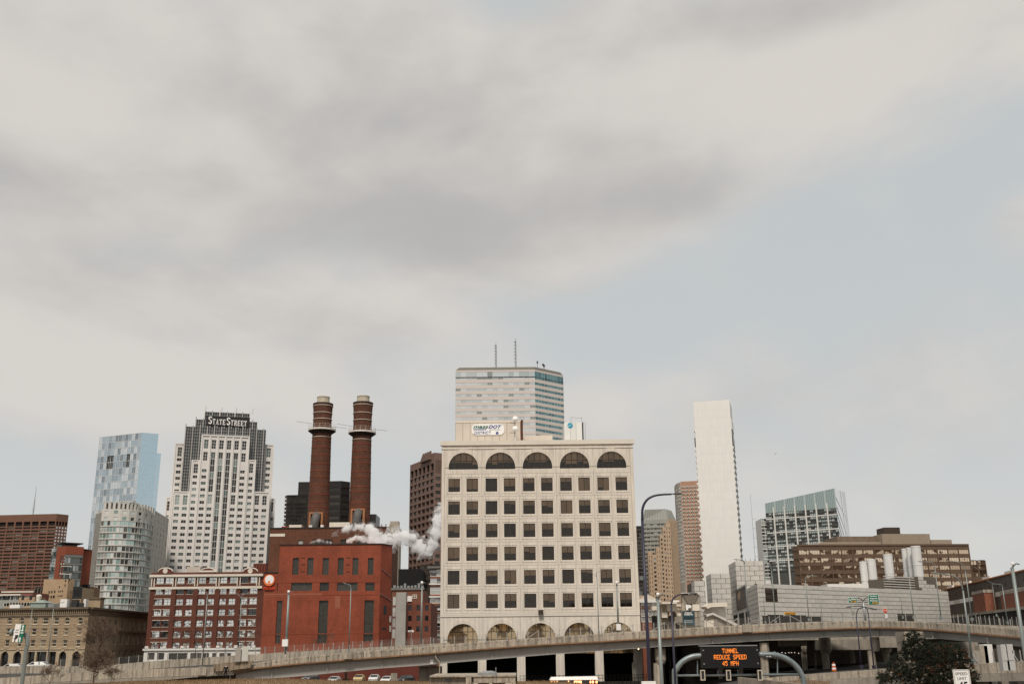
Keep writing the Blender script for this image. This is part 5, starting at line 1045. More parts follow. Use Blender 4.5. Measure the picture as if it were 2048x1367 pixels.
wall(P, 0, P.L, G0, zt, R+Rd, m_bz, T, .3); windows(P, R+Rd, g_bz, T, m_frame, 4, 1, .12, .05); q = Pl(along(P.xy(0, 0), -20, 1586, 1105), P.xy(0, 0)); body(T, [P.xy(0, 0), P.xy(P.L, 0), P.xy(P.L, 45), q.xy(0, 0)], G0, zt, m_bz, skip=(0, 3)); boxon(P, -.1, P.L+.1, -.2, .5, zt-.1, zt+.4, m_bz, T, 'coping')
for k in range(nb+1): boxon(P, P.L*k/nb-.12, P.L*k/nb+.12, -.12, 0, G0, zt-.1, m_bz, T, 'rib')
q = Pl(along(P.xy(0, 0), -20, 1586, 1105), P.xy(0, 0)); R = [(q.L*(i+.1)/5, q.L*(i+.9)/5, zr1-fl*k, zr1-fl*k+fl*.5) for i in range(5) for k in range(7)]; wall(q, 0, q.L, G0, zt, R, m_bz, T, .3, 'side_wall'); windows(q, R, g_bzd, T, None, 1, 1, .2)
o, P4, z4 = simple('bronze_lower_wing', 'lower brown wing at the right end of the bronze office', 1938, 1971, 1120, Y+6, m_bz, 3, 2, (2.1, 1.9), gm=g_bzd, fm=m_frame, vb=1152, dep=30, mul=(2, 1)); m_rm = mat('tan_roof_metal', (.30, .245, .185), .6, .08)
def rp(name, x0, y0, x1, y1, d0, d1, m=m_rm): s0, z1 = P.px(*U(x0, y0), d0); s1, _ = P.px(*U(x1, y0), d0); return MB().box(s0, s1, d0, d1, zt-.2, z1).obj(name, m, T, P.M), s0, s1, z1
b_, s0, s1, z1 = rp('plant_room', 968, 128, 1424, 230, 6, 20)
for k in range(26): s = s0+(s1-s0)*(k+.5)/26; boxon(P, s-.05, s+.05, 5.9, 6, zt, z1-.1, MATS['tan_roof_metal'], b_, 'seam')
rp('plant_room', 395, 206, 966, 250, 7, 20); rp('roof_house', 545, 152, 960, 200, 10, 22, mat('ribbed_roof', (.17, .125, .09), .6, .2)); rp('roof_house', 990, 66, 1140, 112, 12, 18, m_frame); rp('roof_house', 1437, 184, 1634, 215, 9, 16); s0, z0 = P.px(*U(395, 206), 7); s9, _ = P.px(*U(340, 250), 7); slab(P, [(s9, zt), (s0, zt), (s0, z0)], 7, 20, m_rm, T, 'sloped_end')

# ================================================================== white vent stacks
m_vent = mat('white_vent_steel', (.67, .66, .64), .5, .04, .3, streak=.1)
for i, (x0, x1, y, lb) in enumerate(((760, 830, 392, 'white round vent stack, lower one of the left pair'), (832, 912, 372, 'white round vent stack, taller one of the left pair'), (987, 1072, 324, 'white round vent stack standing alone in the middle'), (1160, 1212, 270, 'white round vent stack, leftmost of the cluster of three'), (1205, 1262, 260, 'white round vent stack, middle of the cluster of three'), (1250, 1340, 245, 'white round vent stack, widest of the cluster of three'))):
    Yv = 270-i*.0+(6 if i in (3,) else 3 if i == 4 else 0); u = 1560+(x0+x1)/2/4.763; v = 1040+y/4.763; c = at(u, v+10, Yv); r_ = (at(1560+x1/4.763, v+10, Yv).x-at(1560+x0/4.763, v+10, Yv).x)/2; z1 = zat(u, v, Yv)
    o = thing('vent_stack', lb, 'vent stack', (c.x, c.y, G0), 'white vent stacks'); MB().lathe(c, [(r_, G0), (r_, z1-.05), (r_*.97, z1)], 32).obj('shell', m_vent, o, smooth=False)
    for k in range(5): z = z1-4.6*k-.3; MB().lathe(c, [(r_, z), (r_+.05, z+.02), (r_+.05, z+.14), (r_, z+.16)], 32).obj('seam_ring', m_tk, o)

# ================================================================== silver panelled buildings (right centre)
m_sil = mat('silver_panel', (.58, .55, .50), .45, .06, .6, rnd=.06, streak=.16); m_joint = mat('panel_joint', (.13, .11, .09), .8)
NP = [0]
def panelled(pl, s0, s1, z0, z1, pw, ph, parent, m=m_sil, stag=True, holes=(), top=None, limit=300, g=.045):
    """running-bond cladding: each panel its own part, joints recessed"""
    rows = max(1, round((z1-z0)/ph)); h = (z1-z0)/rows; cells = []
    for r in range(rows):
        z = z0+r*h; x = s0-(pw*.5 if (stag and r % 2) else 0)
        while x < s1-.05:
            a, b = max(x, s0), min(x+pw, s1); x += pw
            if b-a < .1: continue
            zt_ = z+h
            if top and min(top(a), top(b)) < zt_: zt_ = min(top(a), top(b))
            if zt_-z < .15: continue
            hit = [q for q in holes if a < q[1] and b > q[0] and q[2] < z+h*.6 and q[3] > z+h*.4]
            if hit:
                q = hit[0]
                for a2, b2 in ((a, q[0]), (q[1], b)):
                    if b2-a2 > .3: cells.append((a2, b2, z, zt_))
            else: cells.append((a, b, z, zt_))
    cells.sort(key=lambda c: -c[2]); rest = MB()
    for i, (a, b, z, zt_) in enumerate(cells):
        if i < limit:
            k = (round(b-a, 2), round(zt_-z, 2), m.name)
            if k not in WCACHE: WCACHE[k] = MB().box(g*1.5, b-a-g*1.5, 0, .12, g, zt_-z-g).mesh('cladding_panel', m)
            link('cladding_panel', WCACHE[k], parent, pl.M @ Matrix.Translation((a, random.uniform(-.02, .02), z)))
        else: rest.box(a+g, b-g, 0, .12, z+g, zt_-g)
    if rest.v: kind(rest.obj('cladding_field', m, parent, pl.M), 'stuff')
def silver_block(name, label, u0, u1, u2, vt, Y, az, pw=2.4, ph=1.2, dep=18):
    """left flank u0-u1 runs back from the corner u1; front u1-u2"""
    C_ = XY(u1, vt, Y); A_ = along(C_, az, u0, vt+2); Pf = Pl(C_, XY(u2, vt, Y+.2)); Ps = Pl(A_, C_)
    o = thing(name, label, 'building', (*C_, G0)); z1 = Pf.z((u1+u2)/2, vt)
    MB().prism([Ps.xy(.05, .1), Pf.xy(.1, .1), Pf.xy(Pf.L-.05, .1), Pf.xy(Pf.L, dep)], G0, z1-.03).obj('body', m_joint, o)
    panelled(Pf, 0, Pf.L, max(G0, z1-16), z1, pw, ph, o); panelled(Ps, 0, Ps.L, max(G0, z1-16), z1, pw, ph, o); return o, Pf, Ps, z1
o, Pf, Ps, z1 = silver_block('silver_tower_block', 'tallest silver panelled cube with bird perches left of the finned office', 1456.5, 1470.5, 1526, 1121, 268, 4)
mb = MB()
for k in range(6): s = Pf.L*(k+.3)/6; mb.tube([Pf.pt(s, .3, z1), Pf.pt(s, .3, z1+.6)], .05, 4)
mb.obj('parapet_posts', m_dark, o)
silver_block('silver_mid_block', 'middle silver panelled cube between the white slab tower and the tall cube', 1411.5, 1421.5, 1460, 1146, 262, 3)
silver_block('silver_narrow_block', 'narrow silver panelled tower left of the middle silver cube', 1382.5, 1388.5, 1410, 1160.5, 250, 3)
silver_block('silver_low_block', 'low silver panelled block under the narrow silver tower', 1393, 1399, 1408, 1213, 235, 3, 1.8, 1.0, 10)
# long silver building
Y = 205; Cn = XY(1515, 1175, Y); F1 = along(Cn, 53, 1897, 1190); P = Pl(Cn, F1); Bk = along(Cn, 6.5, 1408, 1212); Ps = Pl(Bk, Cn); T = thing('long_silver_building', 'long low silver panelled building with sloping roofline behind the overpass', 'building', (*P.xy(20, 0), G0)); zL = P.z(1515, 1165.5); zR = P.z(1895, 1181); top = lambda s: zL+(zR-zL)*s/P.L
hole = P.rect(1526, 1229, 1643, 1262); hole = (hole[0], hole[1], G0, hole[3]); wn = P.rect(1531, 1178.5, 1555, 1200.5); h3 = P.rect(1797, 1230, 1829, 1262); h3 = (h3[0], h3[1], G0, h3[3])
MB().prism([P.xy(.15, .12), P.xy(P.L, .12), P.xy(P.L, 24), Ps.xy(.1, .15)], G0, zR-.1).obj('core', m_joint, T); pl2 = [(0.1, zR-.2), (P.L, zR-.2), (P.L, zR-.05), (.1, zL-.05)]; slab(P, pl2, .12, 1.0, m_joint, T, 'raked_core')
panelled(P, 0, P.L, G0+2, zL, 2.35, .88, T, top=top, holes=(hole, wn, h3)); panelled(Ps, 0, Ps.L, G0+2, zL, 3.2, .9, T, top=lambda s: zL-(1-s/Ps.L)*.3)
boxon(P, *hole[:2], .0, .2, G0, hole[3], m_black, T, 'loading_bay'); boxon(P, *h3[:2], .0, .2, G0, h3[3], m_black, T, 'ramp_opening'); boxon(P, *wn[:2], .02, .2, *wn[2:], m_frame, T, 'window_recess'); windows(P, [(wn[0]+(wn[1]-wn[0])*i/2+.1, wn[0]+(wn[1]-wn[0])*(i+1)/2-.05, wn[2]+(wn[3]-wn[2])*k/4+.1, wn[2]+(wn[3]-wn[2])*(k+1)/4-.05) for i in range(2) for k in range(4)], MATS['brown_grid_glass'], T, None, 1, 1, 0)
r = P.rect(1569, 1223.3, 1590, 1228); sg = tag(boxon(P, r[0], r[1], -.15, -.02, r[2], r[3], mat('amber_sign', (.75, .36, .03), .5, .05), None, 'height_sign'), 'small amber sign above the dark bay of the long silver building', 'sign'); text(P, 'Clearance 14-0', r[0]+.2, r[1]-.2, r[2]+.1, r[3]-.1, m_dark, sg, out=.16)
r = Ps.rect(1473.5, 1174, 1494, 1217); ps_ = thing('poster', 'dark brown poster banner on the flank of the long silver building', 'poster', Ps.pt(r[0], -.2, r[2])); boxon(Ps, r[0], r[1], -.2, -.05, r[2], r[3], mat('poster_brown', (.06, .035, .028), .5, .6, .35, streak=.5), ps_, 'sheet')
slab(Ps, [(r[0]+(r[1]-r[0])*x, r[2]+(r[3]-r[2])*y) for x, y in ((.2, .62), (.28, .82), (.42, .88), (.55, .8), (.5, .62), (.42, .45), (.3, .45))], -.23, -.2, mat('poster_pale', (.42, .28, .18), .5, .3, .8), ps_, 'pale_patch')
mb = MB()
for k in range(2): mb.tube([Ps.pt(r[0]-3, -.5, zL+.3+k*.5), Ps.pt(r[1]+2, -.5, zL+.3+k*.5)], .06, 4)
for k in range(9): s = r[0]-3+(r[1]-r[0]+5)*k/8; mb.tube([Ps.pt(s, -.5, zL+.3), Ps.pt(s+.4, -.5, zL+.8)], .04, 4)
mb.obj('lighting_truss', m_galv, T); r = Ps.rect(1462, 1226, 1500, 1262); boxon(Ps, r[0], r[1], -.05, .1, G0, r[3], m_black, T, 'colonnade_recess')
for k in range(3): s = r[0]+(r[1]-r[0])*(k+.5)/3; boxon(Ps, s-.5, s+.5, -.3, -.06, G0, r[3], m_sil, T, 'column')
q = P.sub(P.s(1853, 1165), P.s(1888, 1165), 2); z1 = q.z(1870, 1153.5); MB().prism(q.fp(8), zR-1, z1-.02).obj('end_block', m_joint, T); panelled(q, 0, q.L, zR-1, z1, 2.2, .9, T); q = P.sub(P.s(1792, 1170), P.s(1852, 1170), 3); lo = boxon(q, 0, q.L, 0, 4, zR-1, q.z(1822, 1160), m_joint, T, 'louvre_box')
for k in range(7): boxon(q, .05, q.L, -.25, 0, zR-.5+k*.55, zR-.3+k*.55, m_sil, lo, 'louvre')
q = front(1655, 1748, 1170, 262); tag(MB().prism(q.fp(6), G0, q.z(1700, 1166.5)).obj('white_parapet_wall', m_white), 'long white parapet wall under the left pair of vent stacks', 'wall')
# entrance canopy and sloped stair beside it
c = at(1420, 1215, 190); o = thing('entrance_canopy', 'pale angular entrance canopy left of the long silver building', 'canopy', c); q = front(1408, 1461, 1205, 190); U = lambda x, y: q.px(1280+x/10.24, 1170+y/10.24)
slab(q, [U(1330, 425), U(1445, 355), U(1785, 345), U(1790, 430), U(1460, 440), U(1395, 470)], 0, 5, m_cream, o, 'canopy_slab'); slab(q, [U(1395, 480), U(1460, 445), U(1790, 440), U(1840, 640), U(1700, 660), U(1480, 560), U(1395, 560)], 2, 4, m_sil, o, 'side_panel'); slab(q, [U(1330, 590), U(1480, 560), U(1980, 790), U(1940, 830), U(1470, 600), U(1350, 640)], -1, 2, m_sil, o, 'stair_parapet'); slab(q, [U(1350, 640), U(1470, 605), U(1900, 810), U(1900, 860), U(1480, 870), U(1480, 740), U(1340, 700)], -.5, 1.5, m_concd, o, 'stair_wall')
slab(q, [U(1290, 720), U(1480, 720), U(1480, 900), U(1290, 900)], -1.5, -.6, m_cream, o, 'stair_block')

# ================================================================== parking sign wall and jumble left of it
q = front(1362, 1399, 1215, 175); o = thing('parking_sign_wall', 'weathered concrete sign wall with public parking boards', 'sign', q.pt(0, 0, G0)); U = lambda x, y: q.px(1280+x/10.24, 1170+y/10.24)
s0, zt = U(845, 150); s1, _ = U(1215, 150); boxon(q, s0-.1, s1, -.3, 1.2, U(900, 185)[1], zt, m_cream, o, 'cap'); boxon(q, s0+.1, s1, 0, 1, G0, U(900, 186)[1], m_concd, o, 'wall'); mb = MB()
slab(q, [U(865, 195), U(1190, 195), U(1110, 370), U(980, 370)], -.2, 0, mat('taupe_board', (.16, .135, .11), .8, .2), o, 'shaped_panel')
for a, b, c_, d, m in ((862, 360, 915, 520, m_conc), (1075, 385, 1215, 515, m_cream), (1105, 545, 1215, 650, m_conc), (1105, 660, 1235, 820, m_concd)):
    p0, p1 = U(a, d), U(c_, b); boxon(q, p0[0], p1[0], -.12, 0, p0[1], p1[1], m, o, 'concrete_panel')
m_teal = mat('teal_board', (.022, .058, .075), .5, .1); p0, p1 = U(872, 655), U(1108, 535); bd = boxon(q, p0[0], p1[0], -.3, -.15, p0[1], p1[1], m_teal, o, 'upper_board'); t0, t1 = U(912, 575), U(1050, 545); text(q, 'PUBLIC', t0[0], t1[0], t0[1], t1[1], m_sign, bd, out=.32, bold=.03); t0, t1 = U(900, 610), U(1075, 580); text(q, 'PARKING', t0[0], t1[0], t0[1], t1[1], m_sign, bd, out=.32, bold=.03)
p0, p1 = U(872, 810), U(1108, 672); bd = boxon(q, p0[0], p1[0], -.3, -.15, p0[1], p1[1], m_teal, o, 'lower_board')
for y in (715, 748): t0, t1 = U(900, y+14), U(1085, y-6); mbx = MB(); [mbx.box(t0[0]+(t1[0]-t0[0])*k/9, t0[0]+(t1[0]-t0[0])*(k+.6)/9, -.33, -.3, t0[1], t1[1]) for k in range(9)]; mbx.obj('faded_line', mat('faded_ink', (.4, .42, .42), .6), bd, q.M)
t0, t1 = U(935, 505), U(1040, 395); text(q, 'P', t0[0], t1[0], t0[1], t1[1], m_sign, o, out=.3, ext=.2, bold=.06)
# stacked concrete decks (garage) left of the sign wall
q = front(1300, 1364, 1215, 182); o = thing('parking_garage', 'jumbled concrete garage decks between the purple lamp post and the parking sign', 'garage', q.pt(0, 0, G0))
U = lambda x, y: q.px(1280+x/10.24, 1170+y/10.24)
for a, b, c_, d, dd, m in ((415, 345, 725, 385, -2, m_cream), (430, 385, 715, 540, -.5, m_conc), (540, 385, 720, 530, -1, m_cream), (440, 545, 545, 660, -.8, m_cream), (680, 300, 805, 335, 0, m_white), (720, 385, 830, 430, -.6, m_cream), (720, 470, 830, 510, -.6, m_conc), (740, 560, 830, 630, -.4, m_cream), (700, 640, 880, 760, -.9, m_concd), (420, 670, 560, 800, .5, m_concd), (210, 430, 345, 510, -2.2, m_cream), (560, 690, 700, 900, 1, m_concd)):
    p0, p1 = U(a, d), U(c_, b); boxon(q, p0[0], p1[0], dd, dd+3, p0[1], p1[1], m, o, 'deck_panel')
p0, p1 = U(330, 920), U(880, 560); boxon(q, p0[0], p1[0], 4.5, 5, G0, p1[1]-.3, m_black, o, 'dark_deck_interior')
for x in (445, 560, 700, 850): p0, p1 = U(x, 900), U(x+22, 420); boxon(q, p0[0], p1[0], .6, 1.0, G0, p1[1], m_concd, o, 'column')
o, P, zt = simple('brick_corner_shop', 'low orange brick building with pale gable behind the green camera pole', 1282, 1318, 1204, 205, MATS['orange_brick'], 3, 5, (.8, 2.0), gm=MATS['pale_pane'], fm=m_white, vb=1243, dep=10, cop=m_white)
s, z = P.px(1297, 1203); slab(P, [(s-2.6, z), (s+2.6, z), (s, P.z(1297, 1188))], -.2, 1, m_cream, o, 'gable'); boxon(P, 0, P.L, -.15, 0, P.z(1300, 1216), P.z(1300, 1210), mat('brown_fascia', (.13, .07, .045)), o, 'fascia')

# ================================================================== dark long building at the right edge
Fa = XY(1893, 1178, 300); Nr = along(Fa, 11, 2125, 1140); P = Pl(Fa, Nr); T = thing('dark_panelled_building', 'long dark panelled building with white band and brick bays at the right edge', 'building', (*P.xy(P.L*.4, 0), G0)); zt = P.z(2048, 1141); zt0 = P.z(1893, 1180)
m_dp = mat('dark_panel', (.055, .047, .042), .5, .15, .3, rnd=.12); m_or2 = mat('rust_edge', (.40, .16, .06), .7, .2); n = 14
zm0, zm1 = P.z(1990, 1193), P.z(1990, 1184); zbs = P.z(1990, 1222)
MB().prism(P.sub(0, P.L, .35).fp(25), G0, zt-.3).obj('core', m_joint, T)
for i in range(n):
    a, b = P.L*i/n+.04, P.L*(i+1)/n-.04
    boxon(P, a, b, 0, .3, zm1+.02, zt, m_dp, T, 'upper_panel'); boxon(P, a, b, -.05, .3, zm0, zm1, m_white if i % 3 != 1 else m_sil, T, 'white_band'); boxon(P, a, b, 0, .3, zbs, zm0-.02, m_dp, T, 'lower_panel')
    boxon(P, (a+b)/2-.15, (a+b)/2+.15, -.06, 0, zm1+(zt-zm1)*.3, zm1+(zt-zm1)*.55, m_black, T, 'slot_window')
boxon(P, -.2, P.L, -.5, .5, zt, zt+.25, m_or2, T, 'eave')
for i in range(0, 10, 2): boxon(P, P.L*(i+.2)/10, P.L*(i+.9)/10, -.3, .2, zt+.26, zt+.8, m_white, T, 'roof_upstand')
for u0, u1 in ((1966, 1991), (2025, 2100)):
    a, b = P.s(u0, 1195), P.s(u1, 1195); z1 = P.z(u0, 1185); bb = boxon(P, a, b, -2.4, 0, P.z(u0, 1224), z1-.4, mat('bay_brick', (.23, .085, .05), .9, .15, .6, fine=.2), T, 'brick_bay'); boxon(P, a-.1, b+.1, -2.5, 0, z1-.4, z1+.3, m_conc, bb, 'brick_bay_cap')
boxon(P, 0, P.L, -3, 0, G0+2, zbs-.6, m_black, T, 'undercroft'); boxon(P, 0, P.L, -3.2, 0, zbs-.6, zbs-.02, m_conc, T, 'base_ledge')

# ================================================================== added unseen blocks behind the camera, sized to darken window reflections
for i, (x, wd_, h_, y, lb) in enumerate(((-250, 170, 22, -185, 'added unseen block for window reflections, leftmost of four'), (-35, 100, 20, -190, 'added long unseen block for window reflections, second from left'), (75, 95, 27, -180, 'added unseen block for window reflections, third from left'), (300, 250, 76, -200, 'added tall unseen block darkening window reflections, rightmost of four'))):
    q = Pl((x+wd_/2, y), (x-wd_/2, y)); o = thing('reflection_block', lb, 'building', (x, y, G0), 'added reflection blocks behind the viewer'); n = int(wd_/7); rws = int(h_/5) if h_ < 50 else 0; R = [(q.L*(k+.2)/n, q.L*(k+.8)/n, G0+1.5+j*5, G0+4.3+j*5) for k in range(n) for j in range(rws)]
    wall(q, 0, q.L, G0, G0+h_, R, m_brick, o, .3); mb = MB(); [mb.face([(r[0], .25, r[2]), (r[1], .25, r[2]), (r[1], .25, r[3]), (r[0], .25, r[3])]) for r in R]; mb.obj('glazing', g_black, o, q.M); body(o, q.fp(25), G0, G0+h_, m_brick, skip=(0,))

# ================================================================== overpass
BP = [(470, 1330.5, 1342, 1358, 140), (507, 1325, 1334.5, 1358, 140), (595, 1312, 1325, 1352, 140), (693, 1304, 1317, 1342, 140), (754, 1299, 1312.5, 1336, 140), (839, 1292.5, 1306, 1330, 140), (905, 1286.5, 1301, 1324, 140), (995, 1279, 1293.5, 1316.5, 140), (1085, 1273.5, 1287, 1309, 140), (1197, 1266, 1281, 1301, 140), (1309, 1259, 1274, 1293, 140), (1400, 1253.5, 1268.5, 1287.5, 140), (1480, 1249, 1264, 1283, 140), (1589, 1243.5, 1258, 1276, 139), (1699, 1240, 1254, 1270.5, 137), (1761, 1240, 1253, 1270.5, 134), (1838, 1241.8, 1255, 1273.5, 129), (1935, 1247, 1263, 1283, 122), (2048, 1257.5, 1274, 1294, 114), (2160, 1268, 1286, 1308, 106)]
def bp(u):
    for a, b in zip(BP, BP[1:]):
        if u <= b[0]: t = (u-a[0])/(b[0]-a[0]); q = [x+(y-x)*t for x, y in zip(a, b)]; break
    else: q = BP[-1]
    _, vt, vb, vg, Y = q; p = at(u, vt, Y); return p.x, p.y, p.z, zat(u, vb, Y), zat(u, vg, Y)
O = thing('overpass', 'concrete overpass with grey steel girders curving across the picture', 'overpass', at(1200, 1300, 140))
us = [470+ (2160-470)*i/46 for i in range(47)]; st_ = [bp(u) for u in us]; TK = .34
def along_strip(fn, name, m, lo, hi, gap=0.0):
    pass
for i in range(46):
    a, b = st_[i], st_[i+1]; d = Vector((b[0]-a[0], b[1]-a[1])); L_ = d.length; e = d/L_; n = Vector((-e.y, e.x)); g = .025
    A_ = Vector(a[:2])+e*g; B_ = Vector(b[:2])-e*g; mb = MB(); k = []
    for (p, s_) in ((A_, a), (B_, b)):
        zt, zb_ = s_[2], s_[3]; c = .04
        prof = [(0, zb_+.0), (0, zt-.12), (.03, zt), (TK, zt), (TK+.1, zt-.75), (TK+.1, zb_)]
        k.append([(p.x+n.x*o_, p.y+n.y*o_, z) for o_, z in prof])
    nn = len(k[0])
    for j in range(nn): mb.face([k[0][j], k[1][j], k[1][(j+1) % nn], k[0][(j+1) % nn]])
    mb.face(list(reversed(k[0]))); mb.face(k[1]); mb.obj('parapet_panel', m_conc, O)
# drip edge, deck, girders
def strip(off0, off1, zf0, zf1, name, m, i0=0, i1=46, smooth=False):
    mb = MB()
    P0 = []
    for i in range(i0, i1+1):
        a = st_[i]; q = st_[min(i+1, 46)]; p = st_[max(i-1, 0)]; d = Vector((q[0]-p[0], q[1]-p[1])).normalized(); n = Vector((-d.y, d.x))
        P0.append([(a[0]+n.x*off0, a[1]+n.y*off0, zf0(a)), (a[0]+n.x*off1, a[1]+n.y*off1, zf0(a)), (a[0]+n.x*off1, a[1]+n.y*off1, zf1(a)), (a[0]+n.x*off0, a[1]+n.y*off0, zf1(a))])
    for a, b in zip(P0, P0[1:]):
        for j in range(4): mb.face([a[j], b[j], b[(j+1) % 4], a[(j+1) % 4]])
    mb.face(P0[0]); mb.face(list(reversed(P0[-1]))); return mb.obj(name, m, O)
m_rust = mat('rust_stained_edge', (.24, .13, .075), .9, .3, 1.5)
strip(-.05, .3, lambda s: s[3]-.16, lambda s: s[3]-.01, 'drip_edge', m_rust)
strip(.3, 11.5, lambda s: s[3]-.3, lambda s: s[3]+.05, 'deck', m_concd)
# girders: one per span
for i0, i1 in ((0, 10), (10, 21), (21, 27), (27, 32), (32, 46)):
    for off in (.75, 4.0, 7.5, 10.6):
        strip(off, off+.05, lambda s: s[4]+.06, lambda s: s[3]-.3, 'girder', m_gird, i0, i1); strip(off-.22, off+.27, lambda s: s[4], lambda s: s[4]+.06, 'girder_flange', m_gird, i0, i1)
m_gird2 = m_gird
for i in list(range(2, 45, 3)):
    a = st_[i]; MB().box(a[0]-.06, a[0]+.06, a[1]+.55, a[1]+.76, a[4]+.06, a[3]-.31).obj('stiffener', m_gird, O)
# far parapet of the ramp
FPx = [(-60, 1333), (0, 1331), (60, 1330.5), (150, 1331.5), (215, 1329), (290, 1322), (400, 1314.5), (515, 1306.5), (620, 1300.5), (700, 1296), (760, 1292.5), (839, 1288), (900, 1284)]
def fp_(u):
    for a, b in zip(FPx, FPx[1:]):
        if u <= b[0]: t = (u-a[0])/(b[0]-a[0]); return at(u, a[1]+(b[1]-a[1])*t, 152)
    return at(*FPx[-1], 152)
RP = thing('ramp_barrier', 'low concrete barrier wall along the far side of the left ramp', 'barrier', fp_(200)); n = 24; us2 = [-60+960*i/n for i in range(n+1)]
for a, b in zip(us2, us2[1:]):
    p, q = fp_(a), fp_(b); h = 1.35 if a < 290 else 1.0; mb = MB(); mb.v = [(p.x+.02, 152, p.z-h), (q.x-.02, 152, q.z-h), (q.x-.02, 152, q.z), (p.x+.02, 152, p.z), (p.x+.02, 152.4, p.z-h), (q.x-.02, 152.4, q.z-h), (q.x-.02, 152.4, q.z), (p.x+.02, 152.4, p.z)]
    mb.f = [(0, 1, 2, 3), (3, 2, 6, 7), (5, 4, 7, 6), (0, 3, 7, 4), (1, 5, 6, 2)]; mb.m = [0]*5; mb.obj('barrier_panel', m_conc, RP)
# ramp fill below the far barrier and front barrier on the left
FB = [(-60, 1357, 1367), (0, 1355, 1372), (60, 1350.5, 1369), (130, 1345.5, 1366), (215, 1340.5, 1364), (290, 1337, 1363), (400, 1333.5, 1352), (470, 1330.5, 1342)]
LB = thing('ramp_front_barrier', 'weathered concrete retaining wall sloping up from the left corner', 'barrier', at(200, 1350, 138))
def fb_(u, k):
    for a, b in zip(FB, FB[1:]):
        if u <= b[0]: t = (u-a[0])/(b[0]-a[0]); return at(u, a[k]+(b[k]-a[k])*t, 140)
us3 = [-60+530*i/13 for i in range(14)]
for a, b in zip(us3, us3[1:]):
    p, q, p2, q2 = fb_(a, 1), fb_(b, 1), fb_(a, 2), fb_(b, 2); mb = MB(); zl0, zl1 = p.z-1.0, q.z-1.0
    for (x0, z0a, z0b, dep0) in ((0, zl0, zl1, 0),):
        mb.v = [(p.x+.02, 140, zl0), (q.x-.02, 140, zl1), (q.x-.02, 140, q.z), (p.x+.02, 140, p.z), (p.x+.02, 140.4, zl0), (q.x-.02, 140.4, zl1), (q.x-.02, 140.4, q.z), (p.x+.02, 140.4, p.z)]; mb.f = [(0, 1, 2, 3), (3, 2, 6, 7), (5, 4, 7, 6), (0, 3, 7, 4), (1, 5, 6, 2)]; mb.m = [0]*5
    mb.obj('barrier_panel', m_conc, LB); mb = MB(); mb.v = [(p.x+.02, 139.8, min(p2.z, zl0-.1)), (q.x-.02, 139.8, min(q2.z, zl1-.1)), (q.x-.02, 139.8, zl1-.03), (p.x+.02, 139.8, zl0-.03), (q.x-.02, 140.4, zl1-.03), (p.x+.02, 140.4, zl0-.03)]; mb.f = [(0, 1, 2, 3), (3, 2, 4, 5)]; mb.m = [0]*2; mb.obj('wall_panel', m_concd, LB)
mb = MB(); cols_ = [(fb_(u, 1), fp_(u)) for u in us3]+[(Vector((*bp(u)[:2], bp(u)[2])), fp_(u)) for u in (560, 640, 720, 800, 880)]
for (a, b), (c, d) in zip(cols_, cols_[1:]): mb.face([(a.x, 140.3, a.z-.95), (c.x, 140.3, c.z-.95), (d.x, 152, d.z-1.0), (b.x, 152, b.z-1.0)])
mb.obj('ramp_road', m_asph)['kind'] = 'structure'
mb = MB(); [mb.face([(a.x, 152.2, G0-1), (c.x, 152.2, G0-1), (c.x, 152.2, c.z-.8), (a.x, 152.2, a.z-.8)]) for a, c in zip([fp_(u) for u in us2[:14]], [fp_(u) for u in us2[1:15]])]; mb.obj('ramp_wall', m_concd)['kind'] = 'structure'
# stained bay and light blister on the parapet
q = front(426, 508, 1325, 139.7); U = lambda x, y: q.px(420+x/17.75, 1290+y/17.75); slab(q, [U(110, 690), U(560, 600), U(1540, 545), U(1440, 780), U(700, 880), U(240, 910)], -.25, 0, mat('stained_concrete', (.27, .21, .15), .95, .25, .8, streak=.55, fine=.15), O, 'stained_blister')
for u in (407, 697, 1497): x, y, zt, zb_, _ = bp(max(u, 471)); x = at(u, 1320, 140).x; (zt, zb_) = (zt, zb_) if u > 470 else (fb_(u, 1).z, fb_(u, 1).z-1); y = min(y, 140.0); mb = MB(); mb.box(x-.55, x+.55, y-.35, y-.01, zb_, zt+.05); mb.obj('lamp_pedestal', m_conc, O)
# fence posts and mesh
m_post = mat('fence_post_steel', (.36, .34, .31), .5, .1, metal=.3); pm = MB(); pm.box(-.045, .045, -.045, .045, -.15, .95); pm.box(-.10, .10, -.06, .03, -.22, .02); pme = pm.mesh('fence_post', m_post)
def mesh_mat():
    m = bpy.data.materials.new('chain_link'); m.use_nodes = True; n = m.node_tree.nodes; l = m.node_tree.links; n.clear(); a = n.new('ShaderNodeBsdfTransparent'); b = n.new('ShaderNodeBsdfDiffuse'); b.inputs[0].default_value = (.35, .33, .30, 1); x = n.new('ShaderNodeMixShader'); x.inputs[0].default_value = .10; l.new(a.outputs[0], x.inputs[1]); l.new(b.outputs[0], x.inputs[2]); o = n.new('ShaderNodeOutputMaterial'); l.new(x.outputs[0], o.inputs[0]); return m
m_link = mesh_mat()
FN = thing('overpass_fence', 'low steel post fence along the top of the overpass parapet', 'fence', at(1200, 1255, 140)); u = 510; pts = []
while u < 2120:
    x, y, z, _, _ = bp(u); link('fence_post', pme, FN, Matrix.Translation((x, y-.02, z))); pts.append((x, y, z)); u += 21
for a, b in zip(pts, pts[1:]): mb = MB(); mb.face([a, b, (b[0], b[1], b[2]+.9), (a[0], a[1], a[2]+.9)]); mb.obj('mesh_panel', m_link, FN)
